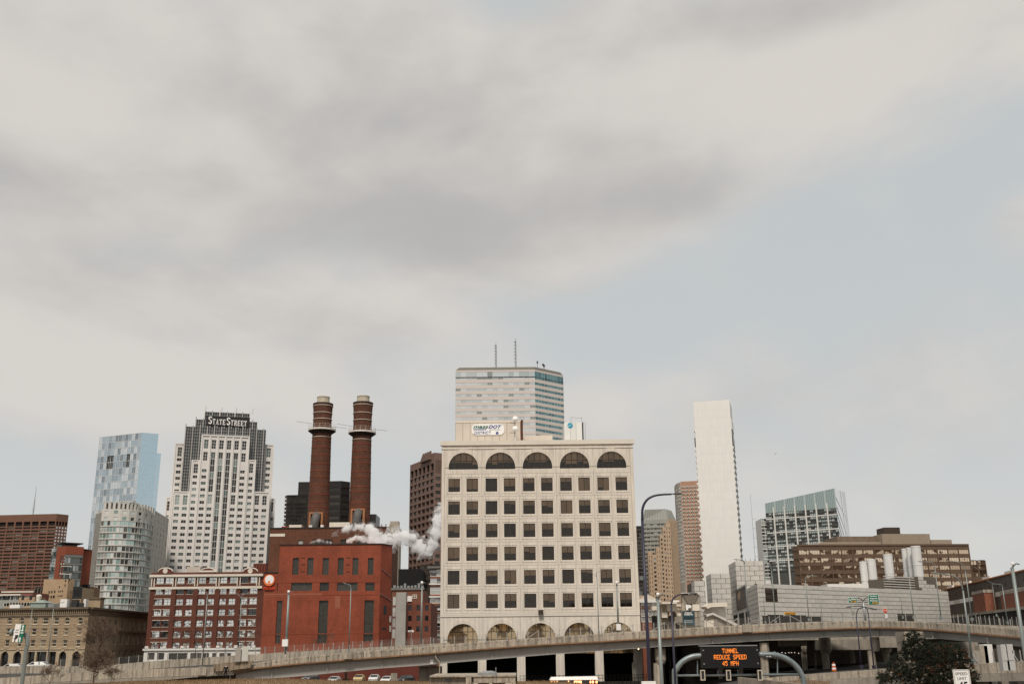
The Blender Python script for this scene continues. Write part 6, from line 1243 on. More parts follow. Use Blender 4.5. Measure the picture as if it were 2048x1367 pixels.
for k in (2, 28, 37, 40, 43, 47, 51): 
    a, b = pts[min(k, len(pts)-1)], pts[min(k+1, len(pts)-1)]; MB().tube([(a[0], a[1], a[2]+.85), (b[0], b[1], b[2]+.05)], .04, 5).obj('brace', m_post, FN)
for k in (27, 36, 39, 46, 50): a, b = pts[k], pts[k-1]; MB().tube([(a[0], a[1], a[2]+.85), (b[0], b[1], b[2]+.05)], .04, 5).obj('brace', m_post, FN)
FN2 = thing('ramp_fence', 'low steel post fence along the far barrier of the left ramp', 'fence', fp_(500)); pts = []
for i in range(40):
    p = fp_(120+i*19.5); link('fence_post', pme, FN2, Matrix.Translation(p+Vector((0, .1, 0)))); pts.append(p)
for a, b in zip(pts, pts[1:]): mb = MB(); mb.face([a+Vector((0, .1, 0)), b+Vector((0, .1, 0)), b+Vector((0, .1, .95)), a+Vector((0, .1, .95))]); mb.obj('mesh_panel', m_link, FN2)
# far side fence on the right of the deck
FN3 = thing('far_deck_fence', 'thin post fence on the far side of the deck at right', 'fence', at(1950, 1240, 150))
for i in range(34): p = at(1845+i*9, 1240+max(0, i-8)*.45, 150-i*.3); MB().box(p.x-.03, p.x+.03, p.y-.03, p.y+.03, p.z-.3, p.z+.85).obj('fence_post', m_post, FN3)
a = at(1838, 1243, 149); b = at(2150, 1255, 139); mb = MB(); mb.v = [(a.x, a.y, a.z-1.2), (b.x, b.y, b.z-1.2), (b.x, b.y, b.z), (a.x, a.y, a.z), (a.x, a.y+.4, a.z), (b.x, b.y+.4, b.z)]; mb.f = [(0, 1, 2, 3), (3, 2, 5, 4)]; mb.m = [0, 0]; mb.obj('far_parapet', m_conc, FN3)
# ---- piers
def pier(label, uc, vt, vcap, wcap, wcol, Y, shift=0, vb=None):
    c = at(uc, vcap, Y); pxm = (at(uc+10, vcap, Y).x-c.x)/10; o = thing('bridge_pier', label, 'pier', (c.x, c.y, G0), 'overpass piers'); z1 = zat(uc, vt, Y); z0 = zat(uc, vcap, Y); r = wcap*pxm/2
    MB().lathe(c, [(r*.75, z0-.5), (r, z0), (r, z1-.1), (r*.97, z1)], 20).obj('pier_cap', m_conc, o, smooth=False); c2 = (c.x+shift*pxm, c.y+.3); rc = wcol*pxm/2; MB().lathe(c2, [(rc, G0-.5), (rc, z0-.4)], 20).obj('shaft', m_conc, o); return o
pier('round concrete pier with wide cap behind the green camera pole', 1321, 1295, 1318, 23, 19, 142, -5)
pier('round concrete pier behind the right end of the message board', 1529.5, 1284, 1306, 19, 16, 141, -1)
pier('round concrete pier with square cap behind the arched lamp pair', 1751, 1273, 1293, 18, 15, 137, -8)
c = at(1830, 1300, 126); o = thing('bridge_pier', 'big square concrete pier behind the dark pine tree', 'pier', (c.x, c.y, G0), 'overpass piers'); x0, x1 = at(1809, 1270, 126).x, at(1846, 1262, 126).x; z1 = zat(1830, 1261.5, 126); slabz = [z1, zat(1830, 1282, 126), zat(1830, 1301, 126), G0-.5]
for k in range(3): w0 = (0, .25, .35)[k]; MB().prism([(x0+w0*.2, 126), (x1-w0, 126), (x1-w0, 129), (x0+w0*.2, 129)], slabz[k+1]+.02, slabz[k]-.02).obj('pier_block', m_conc, o)
for i, (uc, vt, w_, Y, vcap, lb) in enumerate(((1608, 1280, 11, 152, 1296, 'slender pier in the shade right of the message board'), (1630, 1278, 5, 158, 1298, 'thinnest pier in the shade under the overpass'), (1651, 1274, 14, 150, 1297, 'shaded pier left of the orange barrel'), (1702, 1272, 13, 160, 1290, 'shaded pier right of the orange barrel'), (1772, 1275, 14, 150, 1296, 'shaded pier right of the arched lamp pair'), (1439, 1280, 9, 155, 1288, 'shaded pier left of pair above the message board'), (1479, 1278, 9, 155, 1288, 'shaded pier right of pair above the message board'))):
    pier(lb, uc, vt, vcap, w_*1.7 if i in (2, 4) else w_, w_, Y)
# hammerhead beams, rear decks that keep the space under the road dark
for i, (u0, u1, v0, v1, Y, lb) in enumerate(((1566, 1612, 1279, 1291, 148, 'short concrete crossbeam under the deck right of the message board'), (1640, 1745, 1277, 1299, 150, 'wide concrete crossbeam in the shade under the deck'), (1752, 1796, 1274, 1294, 148, 'concrete crossbeam right of the arched lamp pair'), (1872, 1956, 1282, 1303, 138, 'long concrete crossbeam behind the pine tree'))):
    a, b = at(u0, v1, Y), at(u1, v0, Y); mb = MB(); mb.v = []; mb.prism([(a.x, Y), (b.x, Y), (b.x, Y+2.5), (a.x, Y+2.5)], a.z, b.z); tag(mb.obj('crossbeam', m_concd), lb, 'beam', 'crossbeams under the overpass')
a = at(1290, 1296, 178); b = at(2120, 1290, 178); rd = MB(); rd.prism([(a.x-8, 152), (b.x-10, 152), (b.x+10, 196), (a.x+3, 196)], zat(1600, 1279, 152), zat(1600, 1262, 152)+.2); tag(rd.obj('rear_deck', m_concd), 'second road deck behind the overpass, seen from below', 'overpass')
MB().prism([(at(1300, 1300, 192).x, 191.5), (at(2140, 1300, 192).x, 191.5), (at(2140, 1300, 192).x, 192.5), (at(1300, 1300, 192).x, 192.5)], G0, zat(1600, 1270, 192)).obj('abutment_wall', m_concd)['kind'] = 'structure'
# small columns and cladding at the right under the deck
for i, (u0, u1, v0, v1, m, lb) in enumerate(((1947, 1960, 1300, 1326, m_concd, 'shaded square column right of the grey street lamp foot'), (1963, 1974, 1290, 1325, m_conc, 'square concrete column nearest the grey street lamp foot'), (1972, 1984, 1287, 1324, m_white, 'pale square column left of the orange barrier'), (1998, 2008, 1296, 1323, m_concd, 'dark square column left of the grey cabinets'), (2031, 2041, 1299, 1321, m_concd, 'square column right of the grey cabinets'))):
    a, b = at(u0, v1, 118), at(u1, v0, 118); tag(MB().prism([(a.x, 118), (b.x, 118), (b.x, 119.2), (a.x, 119.2)], G0, b.z).obj('square_column', m), lb, 'column')
# lower wall on the right
WQ = [(1480, 1362, 1375, 124), (1560, 1352, 1364, 122), (1640, 1345.5, 1358, 119), (1690, 1342, 1355, 118), (1747, 1338, 1352.5, 116), (1812, 1334, 1350, 113), (1930, 1327.5, 1346.5, 108), (2048, 1321, 1344, 103), (2150, 1316, 1341, 99)]
o = thing('lower_barrier', 'pale concrete barrier wall curving along the lower right', 'barrier', at(1800, 1340, 114)); us4 = [1480+(2150-1480)*i/17 for i in range(18)]
def wq(u):
    for a, b in zip(WQ, WQ[1:]):
        if u <= b[0]: t = (u-a[0])/(b[0]-a[0]); q = [x+(y-x)*t for x, y in zip(a, b)]; return at(u, q[1], q[3]), zat(u, q[2], q[3])
for u0, u1 in zip(us4, us4[1:]):
    (p, z0), (q, z1) = wq(u0), wq(u1); mb = MB(); g = .02; mb.v = [(p.x+g, p.y, z0), (q.x-g, q.y, z1), (q.x-g, q.y, q.z), (p.x+g, p.y, p.z), (p.x+g, p.y+.35, z0), (q.x-g, q.y+.35, z1), (q.x-g, q.y+.35, q.z), (p.x+g, p.y+.35, p.z)]; mb.f = [(0, 1, 2, 3), (3, 2, 6, 7), (5, 4, 7, 6), (0, 3, 7, 4), (1, 5, 6, 2)]; mb.m = [0]*5; mb.obj('barrier_panel', m_conc, o)
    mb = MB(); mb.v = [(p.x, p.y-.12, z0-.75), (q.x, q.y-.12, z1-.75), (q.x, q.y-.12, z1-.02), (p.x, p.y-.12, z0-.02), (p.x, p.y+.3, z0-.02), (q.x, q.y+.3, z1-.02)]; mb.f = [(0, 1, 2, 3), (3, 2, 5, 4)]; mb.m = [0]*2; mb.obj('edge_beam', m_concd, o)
mb = MB(); rr = [wq(u) for u in us4]
for (p, z0), (q, z1) in zip(rr, rr[1:]): mb.face([(p.x, p.y+.3, p.z-.9), (q.x, q.y+.3, q.z-.9), (q.x+3, q.y+55, q.z-.9), (p.x+3, p.y+55, p.z-.9)])
mb.obj('lower_road', m_asph)['kind'] = 'structure'

# ================================================================== street lamps and poles
m_lampg = mat('grey_green_pole', (.22, .245, .235), .45, .1, 1.0, metal=.3); m_lampp = mat('purple_pole_paint', (.030, .028, .050), .4, .1); m_lens = mat('lamp_lens', (.55, .54, .5), .4)
def lamp(label, ub, vb, ut, vt, Y, arms, r=.09, m=m_lampg, head=.75, zb=None, group='street lamps', tip=.55):
    """pole top (ut, vt); each arm a list of pixel points starting at the pole top"""
    r *= .82 if Y > 100 else .9; p = at(ut, vt, Y); z0 = zb if zb is not None else zat(ub, vb, Y); o = thing('street_lamp', label, 'street lamp', (p.x, p.y, z0), group)
    MB().tube([(p.x, p.y, z0), (p.x, p.y, z0+(p.z-z0)*.5), (p.x, p.y, p.z)], [r, r*.85, r*.68], 10).obj('pole', m, o, smooth=True)
    if Y > 100: MB().box(p.x-r*2, p.x+r*2, p.y-r*2, p.y+r*2, z0, z0+.35).obj('base', m, o)
    for a in arms:
        pts = [(p.x, p.y, p.z)]+[tuple(at(u, v, Y)) for u, v in a]; sp_ = smooth_path(pts, 5); MB().tube(sp_, [r*.66-(r*.66-r*.45)*i/(len(sp_)-1) for i in range(len(sp_))], 8).obj('arm', m, o, smooth=True)
        e = Vector(pts[-1]); d = (e-Vector(sp_[-3])).normalized(); h = head; n_ = Vector((0, 1, 0)); q = MB()
        prof = [(0, .03), (.15, .10), (.45, .16), (.8, .15), (1, .06)]; ups = Vector((0, 0, 1))
        for t, w_ in prof:
            c = e+d*(t*h-.1*h)
            for k in range(8): an = 2*math.pi*k/8; q.v.append(tuple(c+n_*(w_*h*.9*math.cos(an))+ups*(w_*h*.42*math.sin(an)+.02*h)))
        for i in range(4):
            for k in range(8): q.f.append((i*8+k, i*8+(k+1) % 8, (i+1)*8+(k+1) % 8, (i+1)*8+k)); q.m.append(0)
        hd = q.obj('lamp_head', m, o, smooth=True); c = e+d*(.4*h); MB().lathe((c.x, c.y), [(.03, c.z-.11*h), (.1*h, c.z-.09*h), (.13*h, c.z-.04*h)], 10).obj('lens', m_lens, hd)
    return o
lamp('tall grey street lamp with single arm above the brick loft, left of the arched signs', 407, 1328, 414.5, 1192, 140, [[(413.5, 1185), (409, 1181.5)]], .10, zb=fb_(407, 1).z-.2)
lamp('grey street lamp with forked arm near the right end of the brick loft', 477, 1300, 483, 1196, 152, [[(485.5, 1189), (492, 1186.5)], [(480, 1191), (475, 1187)]], .09)
lamp('grey street lamp in front of the red plant, arm to the left', 697.5, 1303, 702, 1176, 140, [[(701, 1170), (695, 1167.5)]], .10)
lamp('slim street lamp with two heads in front of the beige block', 1197, 1266, 1194, 1152, 141, [[(1192.5, 1146), (1198, 1142.5)], [(1191, 1150), (1188, 1148)]], .07, head=.5)
lamp('street lamp pole in front of the silver cubes, arm to the left', 1497, 1250, 1488.5, 1126, 141, [[(1486, 1120), (1477, 1118.5)]], .13)
lamp('slim street lamp at the left end of the dark loading bay', 1530, 1246, 1525.5, 1176, 150, [[(1527, 1169.5), (1534, 1168), (1541, 1169)]], .07, head=.5)
lamp('plain street lamp between the loading bay and the dark window', 1551, 1245, 1543, 1140, 143, [[(1541, 1130), (1534, 1126)]], .09, head=.5)
lamp('street lamp left of the small green sign, arm to the right', 1618, 1241, 1611, 1160, 144, [[(1612, 1153), (1618, 1150.5), (1627, 1151)]], .09, head=.6)
lamp('slim street lamp close to the small green sign', 1646, 1241, 1639.5, 1183, 150, [[(1637, 1177.5), (1630, 1177)]], .06, head=.5)
lamp('street lamp in front of the widest vent stack, arm to the left', 1829, 1236, 1818, 1152, 140, [[(1816, 1143), (1808, 1140)]], .09, head=.6)
lamp('slim lamp with long arm left of the single vent stack', 1806, 1236, 1799, 1175, 150, [[(1797, 1165), (1790, 1160), (1781, 1159.5)]], .06, head=.6)
lamp('street lamp in front of the white end block, arm to the left', 1881, 1238, 1869.5, 1134, 141, [[(1866, 1125), (1846, 1122.5)]], .10, head=.8)
lamp('street lamp with long curved arm before the lower brown wing', 1947, 1240, 1931, 1142, 138, [[(1927, 1130), (1917, 1123.5), (1904, 1121.5)]], .10, head=.8)
lamp('big grey street lamp with long curved arm rising from the lower barrier', 1946, 1325, 1926, 1180, 105, [[(1920, 1162), (1906, 1150.5), (1880, 1146.5)]], .14, head=1.0)
lamp('slim street lamp before the dark panelled building', 2016, 1247, 2005, 1174, 136, [[(2003, 1168.5), (1992, 1167)]], .08, head=.6)
lamp('slender street lamp near the brick bay at right', 1994, 1232, 1985, 1172, 160, [[(1983.5, 1165), (1979, 1162)]], .06, head=.5)
lamp('arched lamp pair, left pole with arm to the left', 1721, 1336, 1712.5, 1232, 117, [[(1716, 1218), (1728, 1213), (1739, 1215)]], .10, m=m_lampp, head=.9, group='arched lamp pair')
lamp('arched lamp pair, right pole with arm to the right', 1748, 1336, 1736.5, 1226, 117, [[(1733, 1216), (1722, 1211), (1706, 1212)]], .10, m=m_lampp, head=.9, group='arched lamp pair')
lamp('purple street lamp with long arm in front of the garage decks', 1347, 1367, 1342.5, 1208, 92, [[(1346, 1197), (1355, 1189.5), (1366, 1187), (1376, 1186.7)]], .13, m=m_lampp, head=1.0, zb=G0)
lamp('tallest purple street lamp in the foreground with a long curved arm', 1298, 1367, 1284.5, 1040, 46, [[(1285.5, 1015), (1294, 999), (1308, 991), (1325, 988.3), (1343, 987.6)]], .10, m=m_lampp, head=.55, zb=-1.5)
lamp('grey street lamp with two curved arms at the old stone building', 97, 1322, 107, 1217, 150, [[(106, 1207), (101, 1202.5), (95, 1202)], [(109, 1210), (115, 1206), (122, 1204.5)]], .09, head=.6)
lamp('straight thin street lamp between the old stone windows', 57, 1330, 64.5, 1218, 150, [[(64, 1212.5), (61, 1211)]], .07, head=.5)
lamp('small twin headed black lamp in front of the brick loft', 391, 1322, 394, 1263, 160, [[(391, 1260.5), (388, 1260.5)], [(397, 1260.5), (399, 1260.5)]], .06, m=m_dark, head=.5, group='small black lamps')
lamp('small black lamp with a single head in front of the brick loft', 450, 1315, 452.5, 1270, 160, [[(452, 1267), (450, 1266.5)]], .06, m=m_dark, head=.5, group='small black lamps')
lamp('thin lamp standing among the stone arches', 79, 1328, 83, 1283, 155, [[(82.5, 1279.5), (80, 1279)]], .04, head=.4)
# camera poles
def cam_pole(label, ub, vb, ut, vt, Y, r, zb=None, m=m_lampg):
    p = at(ut, vt, Y); z0 = zb if zb is not None else zat(ub, vb, Y); o = thing('camera_pole', label, 'pole', (p.x, p.y, z0), 'camera poles'); MB().tube([(p.x, p.y, z0), (p.x, p.y, p.z)], [r, r*.7], 12).obj('pole', m, o, smooth=True)
    MB().tube([(p.x-.1*r/.1, p.y, p.z-.1), (p.x+.25, p.y-.1, p.z+.25), (p.x+.45, p.y-.1, p.z+.2)], .05, 6).obj('bracket', m_lampg, o); c = Vector((p.x, p.y-.15, p.z+.22)); mb = MB(); k_ = .55 if Y < 90 else 1.0; mb.lathe((c.x, c.y), [(.02, c.z-.22*k_), (.14*k_, c.z-.14*k_), (.18*k_, c.z), (.18*k_, c.z+.12*k_), (.1*k_, c.z+.2*k_)], 14); mb.obj('camera_dome', m_sign, o, smooth=True); return o, p, z0
cam_pole('thick grey green camera pole right of the foreground purple lamp', 1327, 1367, 1315.5, 1196, 62, .125, zb=G0)
o, p, z0 = cam_pole('grey camera pole in front of the left part of the red plant', 571, 1307, 577.5, 1186, 143, .2); MB().box(p.x-.45, p.x+.3, p.y-.5, p.y-.1, z0+1.0, z0+1.9).obj('control_box', m_sign, o)
o, p, z0 = cam_pole('grey camera pole beside the small brick buildings', 843, 1286, 844, 1168, 142, .14)
o, p, z0 = cam_pole('grey camera pole in front of the right arches of the beige block', 1236, 1264, 1233.5, 1168, 141, .14); MB().box(p.x-.3, p.x+.3, p.y-.4, p.y-.12, z0+.3, z0+1.1).obj('control_box', m_sign, o)
cam_pole('tall grey green camera pole at the right edge', 2052, 1340, 2024.5, 1134, 70, .15, zb=-3)

# ================================================================== message board gantry
YG = 105; m_pipe = mat('gantry_pipe', (.20, .235, .24), .4, .12, .8, metal=.3, streak=.25); G = thing('sign_gantry', 'curved grey pipe gantry carrying the message board over the road', 'gantry', at(1460, 1400, YG)); ga = lambda pts: [tuple(at(u, v, YG)) for u, v in pts]
xl = at(1349, 1350, YG).x; xr = at(1606, 1350, YG).x
pl_ = smooth_path([(xl, YG, G0-1), (xl, YG, zat(1349, 1352, YG))]+ga([(1353, 1338), (1364, 1323), (1382, 1313), (1404, 1310)]), 6); MB().tube(pl_, .27, 14).obj('left_arch', m_pipe, G, smooth=True)
pr_ = smooth_path(ga([(1517, 1308), (1550, 1309), (1574, 1317), (1592, 1331), (1603, 1348)])+[(at(1608, 1367, YG).x, YG, zat(1608, 1367, YG)), (at(1609, 1367, YG).x, YG, G0-1)], 6); MB().tube(pr_, .27, 14).obj('right_arch', m_pipe, G, smooth=True)
MB().tube(ga([(1353, 1350), (1460, 1349), (1604, 1347.5)]), .12, 10).obj('cross_pipe', m_pipe, G, smooth=True)
for u, v in ((1404, 1310.5), (1549, 1309)): c = at(u, v, YG); MB().tube([(c.x-.06, c.y, c.z), (c.x+.06, c.y, c.z)], .36, 14).obj('flange', m_pipe, G)
for u, v0, v1 in ((1395, 1320, 1349), (1436, 1338, 1349), (1476, 1338, 1349), (1555, 1314, 1348)): MB().tube([at(u, v0, YG+.3), at(u, v1, YG)], .06, 6).obj('hanger', m_pipe, G)
q = front(1380, 1640, 1310, YG-.35); r = q.rect(1528, 1308.3, 1547, 1314.5); pb = boxon(q, r[0]+.1, r[1]-.1, -.05, 0, r[2], r[3], m_dark, G, 'number_plate'); text(q, 'N-08', r[0]+.2, r[1]-.25, r[2]+.08, r[3]-.08, m_sign, pb, out=.07)
# board
m_vms = mat('board_black', (.010, .010, .011), .45, .1); m_led = mat('amber_led', (.9, .25, .03), .5, .02, emit=((1, .26, .04), 1.25)); q = front(1403, 1517, 1310, YG-.6); s0 = q.s(1404, 1310); s1 = q.s(1518, 1310); z0, z1 = q.z(1460, 1334.5), q.z(1460, 1291.5)
VB = thing('message_board', 'black electronic message board with amber text over the road', 'message board', q.pt((s0+s1)/2, 0, z0)); VBb = boxon(q, s0, s1, 0, .9, z0, z1, m_vms, VB, 'cabinet'); boxon(q, s0-.15, s1-.1, -.05, .95, z1+.02, z1+.12, m_galv, VB, 'hood')
for s in (s0+.15, s1-.15):
    for z in (z0+.4, z1-.35): boxon(q, s-.07, s+.07, -.06, 0, z-.06, z+.06, m_galv, VB, 'bolt')
FONT = {'T': '11111 00100 00100 00100 00100 00100 00100', 'U': '10001 10001 10001 10001 10001 10001 01110', 'N': '10001 11001 11101 10111 10011 10001 10001', 'E': '11111 10000 10000 11110 10000 10000 11111', 'L': '10000 10000 10000 10000 10000 10000 11111', 'R': '11110 10001 10001 11110 10100 10010 10001', 'D': '11110 10001 10001 10001 10001 10001 11110', 'C': '01110 10001 10000 10000 10000 10001 01110', 'S': '01111 10000 10000 01110 00001 00001 11110', 'P': '11110 10001 10001 11110 10000 10000 10000', '4': '00010 00110 01010 10010 11111 00010 00010', '5': '11111 10000 11110 00001 00001 10001 01110', 'M': '10001 11011 10101 10101 10001 10001 10001', 'H': '10001 10001 10001 11111 10001 10001 10001'}
dot = q.s(1465, 1310)-q.s(1464, 1310); dp = (q.z(1460, 1296)-q.z(1460, 1304.8))/7; dp0 = dp
for line, vc, uc in (('TUNNEL', 1300.3, 1460.3), ('REDUCE SPEED', 1312.7, 1460.3), ('45 MPH', 1325.3, 1461)):
    n = len(line); wd = 64.0/12*n if n > 6 else 33.5; dp = dp0*1.03; dx = dp*.74; adv = dx*6.0; tot = adv*n-dx; x = q.s(uc, vc)-tot/2; zc_ = q.z(uc, vc)+dp*3.5; mb = MB()
    for ch in line:
        if ch != ' ':
            for j, row in enumerate(FONT[ch].split()):
                for i, b in enumerate(row):
                    if b == '1': mb.box(x+i*dx+.004, x+(i+1)*dx-.004, -.03, 0, zc_-(j+1)*dp+.008, zc_-j*dp-.008)
        x += adv
    mb.obj('text_line', m_led, VB, q.M)
m_cr = mat('cream_signal_frame', (.50, .45, .37), .6)
for i, u in enumerate((1405.5, 1457, 1520)):
    q2 = front(u-8, u+8, 1350, YG-.5); r = q2.rect(u-4.6, 1338.5, u+4.8, 1359.5); o = thing('lane_signal', ('lane signal under the left end of the message board', 'lane signal under the middle of the message board', 'lane signal under the right end of the message board')[i], 'lane signal', q2.pt(r[0], 0, r[2]), 'lane signals'); boxon(q2, r[0], r[1], .05, .4, r[2], r[3], m_dark, o, 'housing')
    t = .09
    for a in ((r[0], r[1], r[2], r[2]+t), (r[0], r[1], r[3]-t, r[3]), (r[0], r[0]+t, r[2]+t, r[3]-t), (r[1]-t, r[1], r[2]+t, r[3]-t)): boxon(q2, a[0], a[1], -.05, .05, a[2], a[3], m_cr, o, 'frame_bar')

# ================================================================== road signs
def plate(q, u0, v0, u1, v1, m, parent, name, d0=-.06, d1=0, rad=.12):
    s0, s1, z0, z1 = q.rect(u0, v0, u1, v1); c = min(rad, (s1-s0)/4); P_ = []
    for cx_, cz_, a0 in ((s1-c, z1-c, 0), (s0+c, z1-c, 90), (s0+c, z0+c, 180), (s1-c, z0+c, 270)):
        for k in range(4): a = math.radians(a0+30*k); P_.append((cx_+c*math.cos(a), cz_+c*math.sin(a)))
    return slab(q, list(reversed(P_)), d0, d1, m, parent, name), (s0, s1, z0, z1)
m_gsign = mat('green_sign', (.008, .15, .095), .5, .05); m_yel = mat('yellow_plate', (.65, .36, .03), .5, .05)
YQ = 150; q = front(1690, 1760, 1200, YQ)
for i, (u0, v0, u1, v1, lines, lb) in enumerate(((1696.5, 1193.8, 1713.5, 1204, ['Buses'], 'small green road sign with yellow strip, left of the pair'), (1737, 1188, 1757, 1207.5, ['Parking', 'Express', 'Package'], 'larger green road sign with three lines, right of the pair'))):
    o = thing('road_sign', lb, 'road sign', q.pt(q.s(u0, v1), 0, q.z(u0, v1)), 'green road signs'); plate(q, u0-.4, v0-.4, u1+.4, v1+.4, m_sign, o, 'border', -.05, 0, .12); pn, r = plate(q, u0+.2, v0+.2, u1-.2, v1-.2, m_gsign, o, 'panel', -.08, -.05, .1); H = r[3]-r[2]; n = len(lines); rowh = H*(.5 if n == 1 else .24)
    for k, t in enumerate(lines): zt_ = r[3]-H*.08-k*rowh; text(q, t, r[0]+(r[1]-r[0])*(.34 if n == 1 else .14), r[1]-(r[1]-r[0])*.12, zt_-rowh*.78, zt_, m_sign, pn, out=.1, bold=.02)
    bb = boxon(q, r[0]+(r[1]-r[0])*.32, r[1]-(r[1]-r[0])*.12, -.1, -.08, r[2]+H*.05, r[2]+H*(.36 if n == 1 else .2), m_yel, pn, 'yellow_strip'); text(q, 'ONLY', r[0]+(r[1]-r[0])*.4, r[1]-(r[1]-r[0])*.2, r[2]+H*.08, r[2]+H*(.32 if n == 1 else .17), m_dark, bb, out=.115)
    if n == 1: sx = r[0]+(r[1]-r[0])*.18; zx = r[2]+H*.5; slab(q, [(sx-.12, zx+.16), (sx+.06, zx+.16), (sx-.02, zx+.08), (sx+.14, zx-.12), (sx+.06, zx-.16), (sx-.08, zx+.04), (sx-.12, zx-.02)], -.1, -.08, m_sign, pn, 'arrow')
c = at(1726.5, 1203, YQ+.4); o = thing('sign_post', 'thick pale post with two arms carrying the green signs', 'post', (c.x, c.y, zat(1728, 1245, YQ))); MB().tube([(c.x, c.y, zat(1728, 1247, YQ)), (c.x, c.y, c.z)], .2, 12).obj('post', m_galv, o, smooth=True)
for pts in ([(1726.5, 1203), (1712, 1204.2)], [(1726, 1202), (1722, 1197), (1714, 1194.5)], [(1726.5, 1203), (1738, 1203)], [(1727, 1201), (1730, 1196), (1738, 1193)]): MB().tube(smooth_path([tuple(at(u, v, YQ+.4)) for u, v in pts], 4), .06, 6).obj('arm', m_dark, o)
q = front(1760, 1780, 1222, 148); s, z = q.px(1770, 1220.3); o = thing('stop_sign', 'red octagonal sign over a white plate beside the overpass', 'road sign', q.pt(s, 0, q.z(1770, 1245))); MB().tube([q.pt(s+.05, .06, q.z(1771, 1247)), q.pt(s, .06, z+.3)], .04, 6).obj('post', m_galv, o)
for rr, m, d in ((.36, m_sign, -.03), (.33, m_redink, -.05)): slab(q, [(s+rr*math.cos(math.pi/8+math.pi/4*k), z+rr*math.sin(math.pi/8+math.pi/4*k)) for k in reversed(range(8))], d, 0, m, o, 'octagon')
text(q, 'STOP', s-.22, s+.22, z-.09, z+.09, m_sign, o, out=.06); boxon(q, s-.22, s+.24, -.04, 0, z-.95, z-.45, m_sign, o, 'lower_plate'); boxon(q, s-.1, s+.12, -.05, -.04, z-.72, z-.66, m_dark, o, 'lower_mark')
q = front(1700, 1715, 1225, 146); r = q.rect(1703, 1221.5, 1709, 1229.5); o = thing('blank_sign_back', 'small blank grey sign back left of the arched lamp pair', 'road sign', q.pt(r[0], 0, r[2])); boxon(q, r[0], r[1], -.03, 0, r[2], r[3], m_galv, o, 'plate'); MB().tube([q.pt((r[0]+r[1])/2, .05, r[2]-1.4), q.pt((r[0]+r[1])/2, .05, r[3])], .035, 6).obj('post', m_galv, o)
q = front(816, 834, 1262, 146); r = q.rect(816.2, 1258.5, 828.3, 1263.5); o = thing('one_way_sign', 'white arrow shaped one way sign beside the brick buildings', 'road sign', q.pt(r[0], 0, r[2])); zc_ = (r[2]+r[3])/2; slab(q, [(r[0], r[2]+.06), (r[0]+.62, r[2]+.06), (r[0]+.62, r[2]-.02), (r[1], zc_), (r[0]+.62, r[3]+.02), (r[0]+.62, r[3]-.06), (r[0], r[3]-.06)], -.05, 0, m_sign, o, 'arrow_plate'); text(q, 'ONE WAY', r[0]+.08, r[0]+.62, zc_-.06, zc_+.06, m_dark, o, out=.06); MB().tube([q.pt(r[0]+.45, .05, q.z(824, 1288)), q.pt(r[0]+.45, .05, r[3])], .035, 6).obj('post', m_galv, o)
# back of two signs on the ramp
q = front(468, 500, 1305, 139.2); r = q.rect(471.2, 1293.5, 482, 1320.5); o = thing('rounded_sign_back', 'grey sign back with rounded top standing on the parapet', 'road sign', q.pt(r[0], 0, r[2])); w_ = (r[1]-r[0])/2; slab(q, [(r[0], r[2]), ]+[(r[0]+w_-w_*math.cos(math.pi*k/10), r[3]-w_*.6+w_*.6*math.sin(math.pi*k/10)) for k in range(11)]+[(r[1], r[2])], -.04, 0, mat('dull_aluminium', (.33, .30, .26), .6, .06), o, 'plate'); boxon(q, r[0]-.1, r[1]-.1, -.06, .1, r[2]-.12, r[2]-.02, m_galv, o, 'foot_rail')
r = q.rect(482.6, 1291.3, 496.3, 1320.3); o = thing('square_sign_back', 'pale rectangular sign back beside the rounded one', 'road sign', q.pt(r[0], 0, r[2])); boxon(q, r[0]+.08, r[1], -.06, 0, r[2], r[3], mat('bare_aluminium', (.52, .51, .46), .5, .05), o, 'plate'); boxon(q, r[0]-.04, r[0]+.05, 0, .1, r[2]-.1, r[3]-.4, m_dark, o, 'support')
# bridge-hung sign on bent pole, lower left
q = front(20, 60, 1265, 88); o = thing('hanging_road_sign', 'white and green road sign panel on a bent grey pole at lower left', 'road sign', at(48, 1367, 88)); xp = at(52, 1300, 88.4); sp_ = smooth_path([(xp.x, 88.4, -3), (xp.x, 88.4, zat(53, 1310, 88.4))]+[tuple(at(u, v, 88.4)) for u, v in ((54.5, 1290), (53.5, 1274), (48, 1266.5), (40, 1264), (20, 1263.5))], 6); MB().tube(sp_, .17, 10).obj('bent_pole', m_lampg, o, smooth=True)
U = lambda x, y: q.px(x/6.603, 1160+y/6.603); slab(q, [U(215, 572), U(290, 578), U(240, 812), U(165, 808)], -.1, 0, m_sign, o, 'white_panel'); slab(q, [U(291, 578), U(343, 582), U(292, 814), U(241, 812)], -.1, 0, m_gsign, o, 'green_panel')
for y, x0, x1 in ((650, 215, 262), (680, 205, 250)): a, b = U(x0, y+8), U(x1, y-8); boxon(q, a[0], b[0], -.12, -.1, a[1], b[1], mat('faded_ink', (.4, .4, .4)), o, 'legend_bar')
s, z = U(228, 737); slab(q, [(s-.14, z+.12), (s+.14, z+.12), (s+.12, z-.08), (s, z-.2), (s-.12, z-.08)][::-1], -.12, -.1, m_dark, o, 'route_shield')
for x, y, m in ((205, 780, m_dark), (270, 780, m_sign), (310, 620, m_sign)): s, z = U(x, y); slab(q, [(s, z+.22), (s+.1, z+.05), (s+.04, z+.05), (s+.04, z-.2), (s-.04, z-.2), (s-.04, z+.05), (s-.1, z+.05)], -.12, -.1, m, o, 'arrow')
for y in (660, 690): a, b = U(278, y+7), U(318, y-7); boxon(q, a[0], b[0], -.12, -.1, a[1], b[1], m_sign, o, 'legend_bar')
